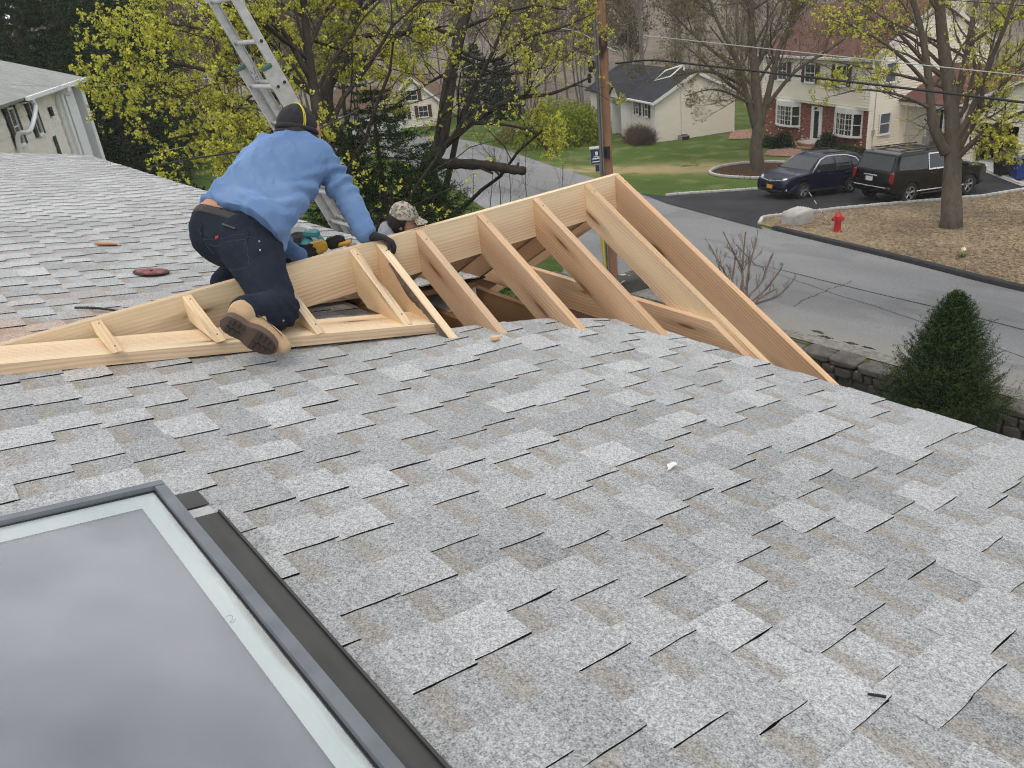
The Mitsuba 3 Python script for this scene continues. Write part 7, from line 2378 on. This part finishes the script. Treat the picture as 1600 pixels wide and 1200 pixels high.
# ---- woodland on the slope behind the houses
def far_tree(seed, H=15.0):
    r_ = np.random.default_rng(seed)
    lm = [limb([A_([0, 0, -.5]), A_([r_.normal(0, .3), r_.normal(0, .3), H * .45]), A_([r_.normal(0, .8), r_.normal(0, .8), H])], .13, .025, 4)]
    lv = grow(lm, r_, (20, 8, 6), lenf=((.22, .40), (.3, .55), (.35, .7)), ang=(22, 58), up=.25, rmin=.014, t0=.28, wob=.12)
    m1 = branch_mesh(lv[:2], (5, 3))
    # fine twigs as thin blades
    P0 = np.vstack([p[:-1:2] for p, r in lv[2] + lv[3]]); P1 = np.vstack([p[2::2][:len(p[:-1:2])] if len(p[2::2]) >= len(p[:-1:2]) else np.vstack([p[2::2], p[-1:]]) for p, r in lv[2] + lv[3]])
    d = P1 - P0
    s = np.cross(d, r_.normal(size=d.shape)); s /= np.linalg.norm(s, axis=1, keepdims=True) + 1e-9
    V = np.stack([P0 - s * .020, P0 + s * .020, P1], 1).reshape(-1, 3)
    m2 = (V, np.arange(len(V)).reshape(-1, 3))
    C = tips(lv[3], r_, 1, .2)
    m3_ = scatter_faces(C, .20, 1, r_, spread=.2)
    return m1, m2, m3_


FT = [far_tree(400 + i, 13 + 1.5 * i) for i in range(4)]
NAT = 0
rw_ = np.random.default_rng(77)


def xform(m, p, a, s):
    v, f = m
    c, q = math.cos(a), math.sin(a)
    return np.stack([v[:, 0] * c - v[:, 1] * q, v[:, 0] * q + v[:, 1] * c, v[:, 2]], 1) * s + p, f


trunks, twigs, buds = {0: [], 1: []}, {0: [], 1: []}, []
count = 0
while count < 560:
    az = math.radians(rw_.uniform(12, 112)); r = math.sqrt(rw_.uniform(78 ** 2, 235 ** 2)) if rw_.random() < .8 else rw_.uniform(72, 110)
    x, y_ = r * math.cos(az), r * math.sin(az)
    if r < 92 and (np.hypot(x - 49, y_ - 80) < 13 or np.hypot(x - 42, y_ - 68) < 9): continue
    if np.hypot(x - 49, y_ - 79) < 11: continue
    if az < math.radians(40) and r < 84: continue
    p = A_([x, y_, float(zt(x, y_))])
    m = FT[rw_.integers(4)]; a = rw_.uniform(0, 6.28); s = rw_.uniform(.75, 1.2)
    c = int(rw_.random() < .45)
    trunks[c].append(xform(m[0], p, a, s)); twigs[c].append(xform(m[1], p, a, s))
    if rw_.random() < .75: buds.append(xform(m[2], p, a, s))
    count += 1
wd = thing('woodland', 'leafless grey brown wood covering the slope behind the houses', 'woodland', kind='stuff')
for c, bs in ((0, 'm_bark_far'), (1, 'm_bark_far_grey')):
    put(cat(*trunks[c], *twigs[c]), bs, wd, 'bare_trees', kind='stuff')
leafmat('m_bud_far', (.20, .165, .085), .4)
put(cat(*buds), 'm_bud_far', wd, 'buds', kind='stuff')
# nearer single bare trees between and behind the houses
WHERE = ('right behind the bungalow roof', 'behind the right half of the bungalow', 'between the bungalow and the brick house', 'left of the yellow shrubs', 'just left of the utility pole', 'behind the leaning maple trunk',
         'left of the small far house', 'behind the tall dark maple', 'behind the red roof', 'behind the garage roof', 'behind the ladder', 'behind the yellow flowering maple')
for i, (c, hh) in enumerate((([72.827, 70.220, -2.765], 1.0), ([93.299, 81.647, -3.319], 1.05), ([101.426, 75.609, -3.531], .95), ([59.991, 73.294, -2.323], .8), ([63.749, 69.386, -2.452], .9), ([53.262, 77.609, -2.091], .85), ([49.539, 91.448, -1.962], .9), ([43.411, 93.026, -1.776], .9), ([154.964, 89.149, -4.540], 1.0), ([145.992, 60.046, -4.540], 1.0), ([37.536, 94.506, -1.594], .95), ([29.288, 86.313, -0.797], .9))):
    k = thing('bare_woodland_tree', 'tall bare tree at the edge of the wood ' + WHERE[i], 'tree', 'bare trees in front of the wood')
    m = FT[i % 4]; a = i * 1.3
    p = A_(c, float)
    put(xform(m[0], p, a, hh), 'm_bark_far', k, 'trunk', kind='stuff'); put(xform(m[1], p, a, hh), 'm_bark_far', k, 'twigs', kind='stuff')
    if i % 3 == 0: put(xform(m[2], p, a, hh), 'm_bud', k, 'buds', kind='stuff')

# ---------------------------------------------------------------- the damp air between here and the hill
scene['haze'] = {'type': 'cube', 'to_world': T().translate([102, 102, 19.5]) @ T().scale([168, 188, 26.5]), 'bsdf': {'type': 'null'}, 'interior': {'type': 'ref', 'id': 'air'}}
labels['haze'] = {'label': 'thin grey spring haze that softens the wooded slope in the distance', 'category': 'haze', 'kind': 'stuff'}
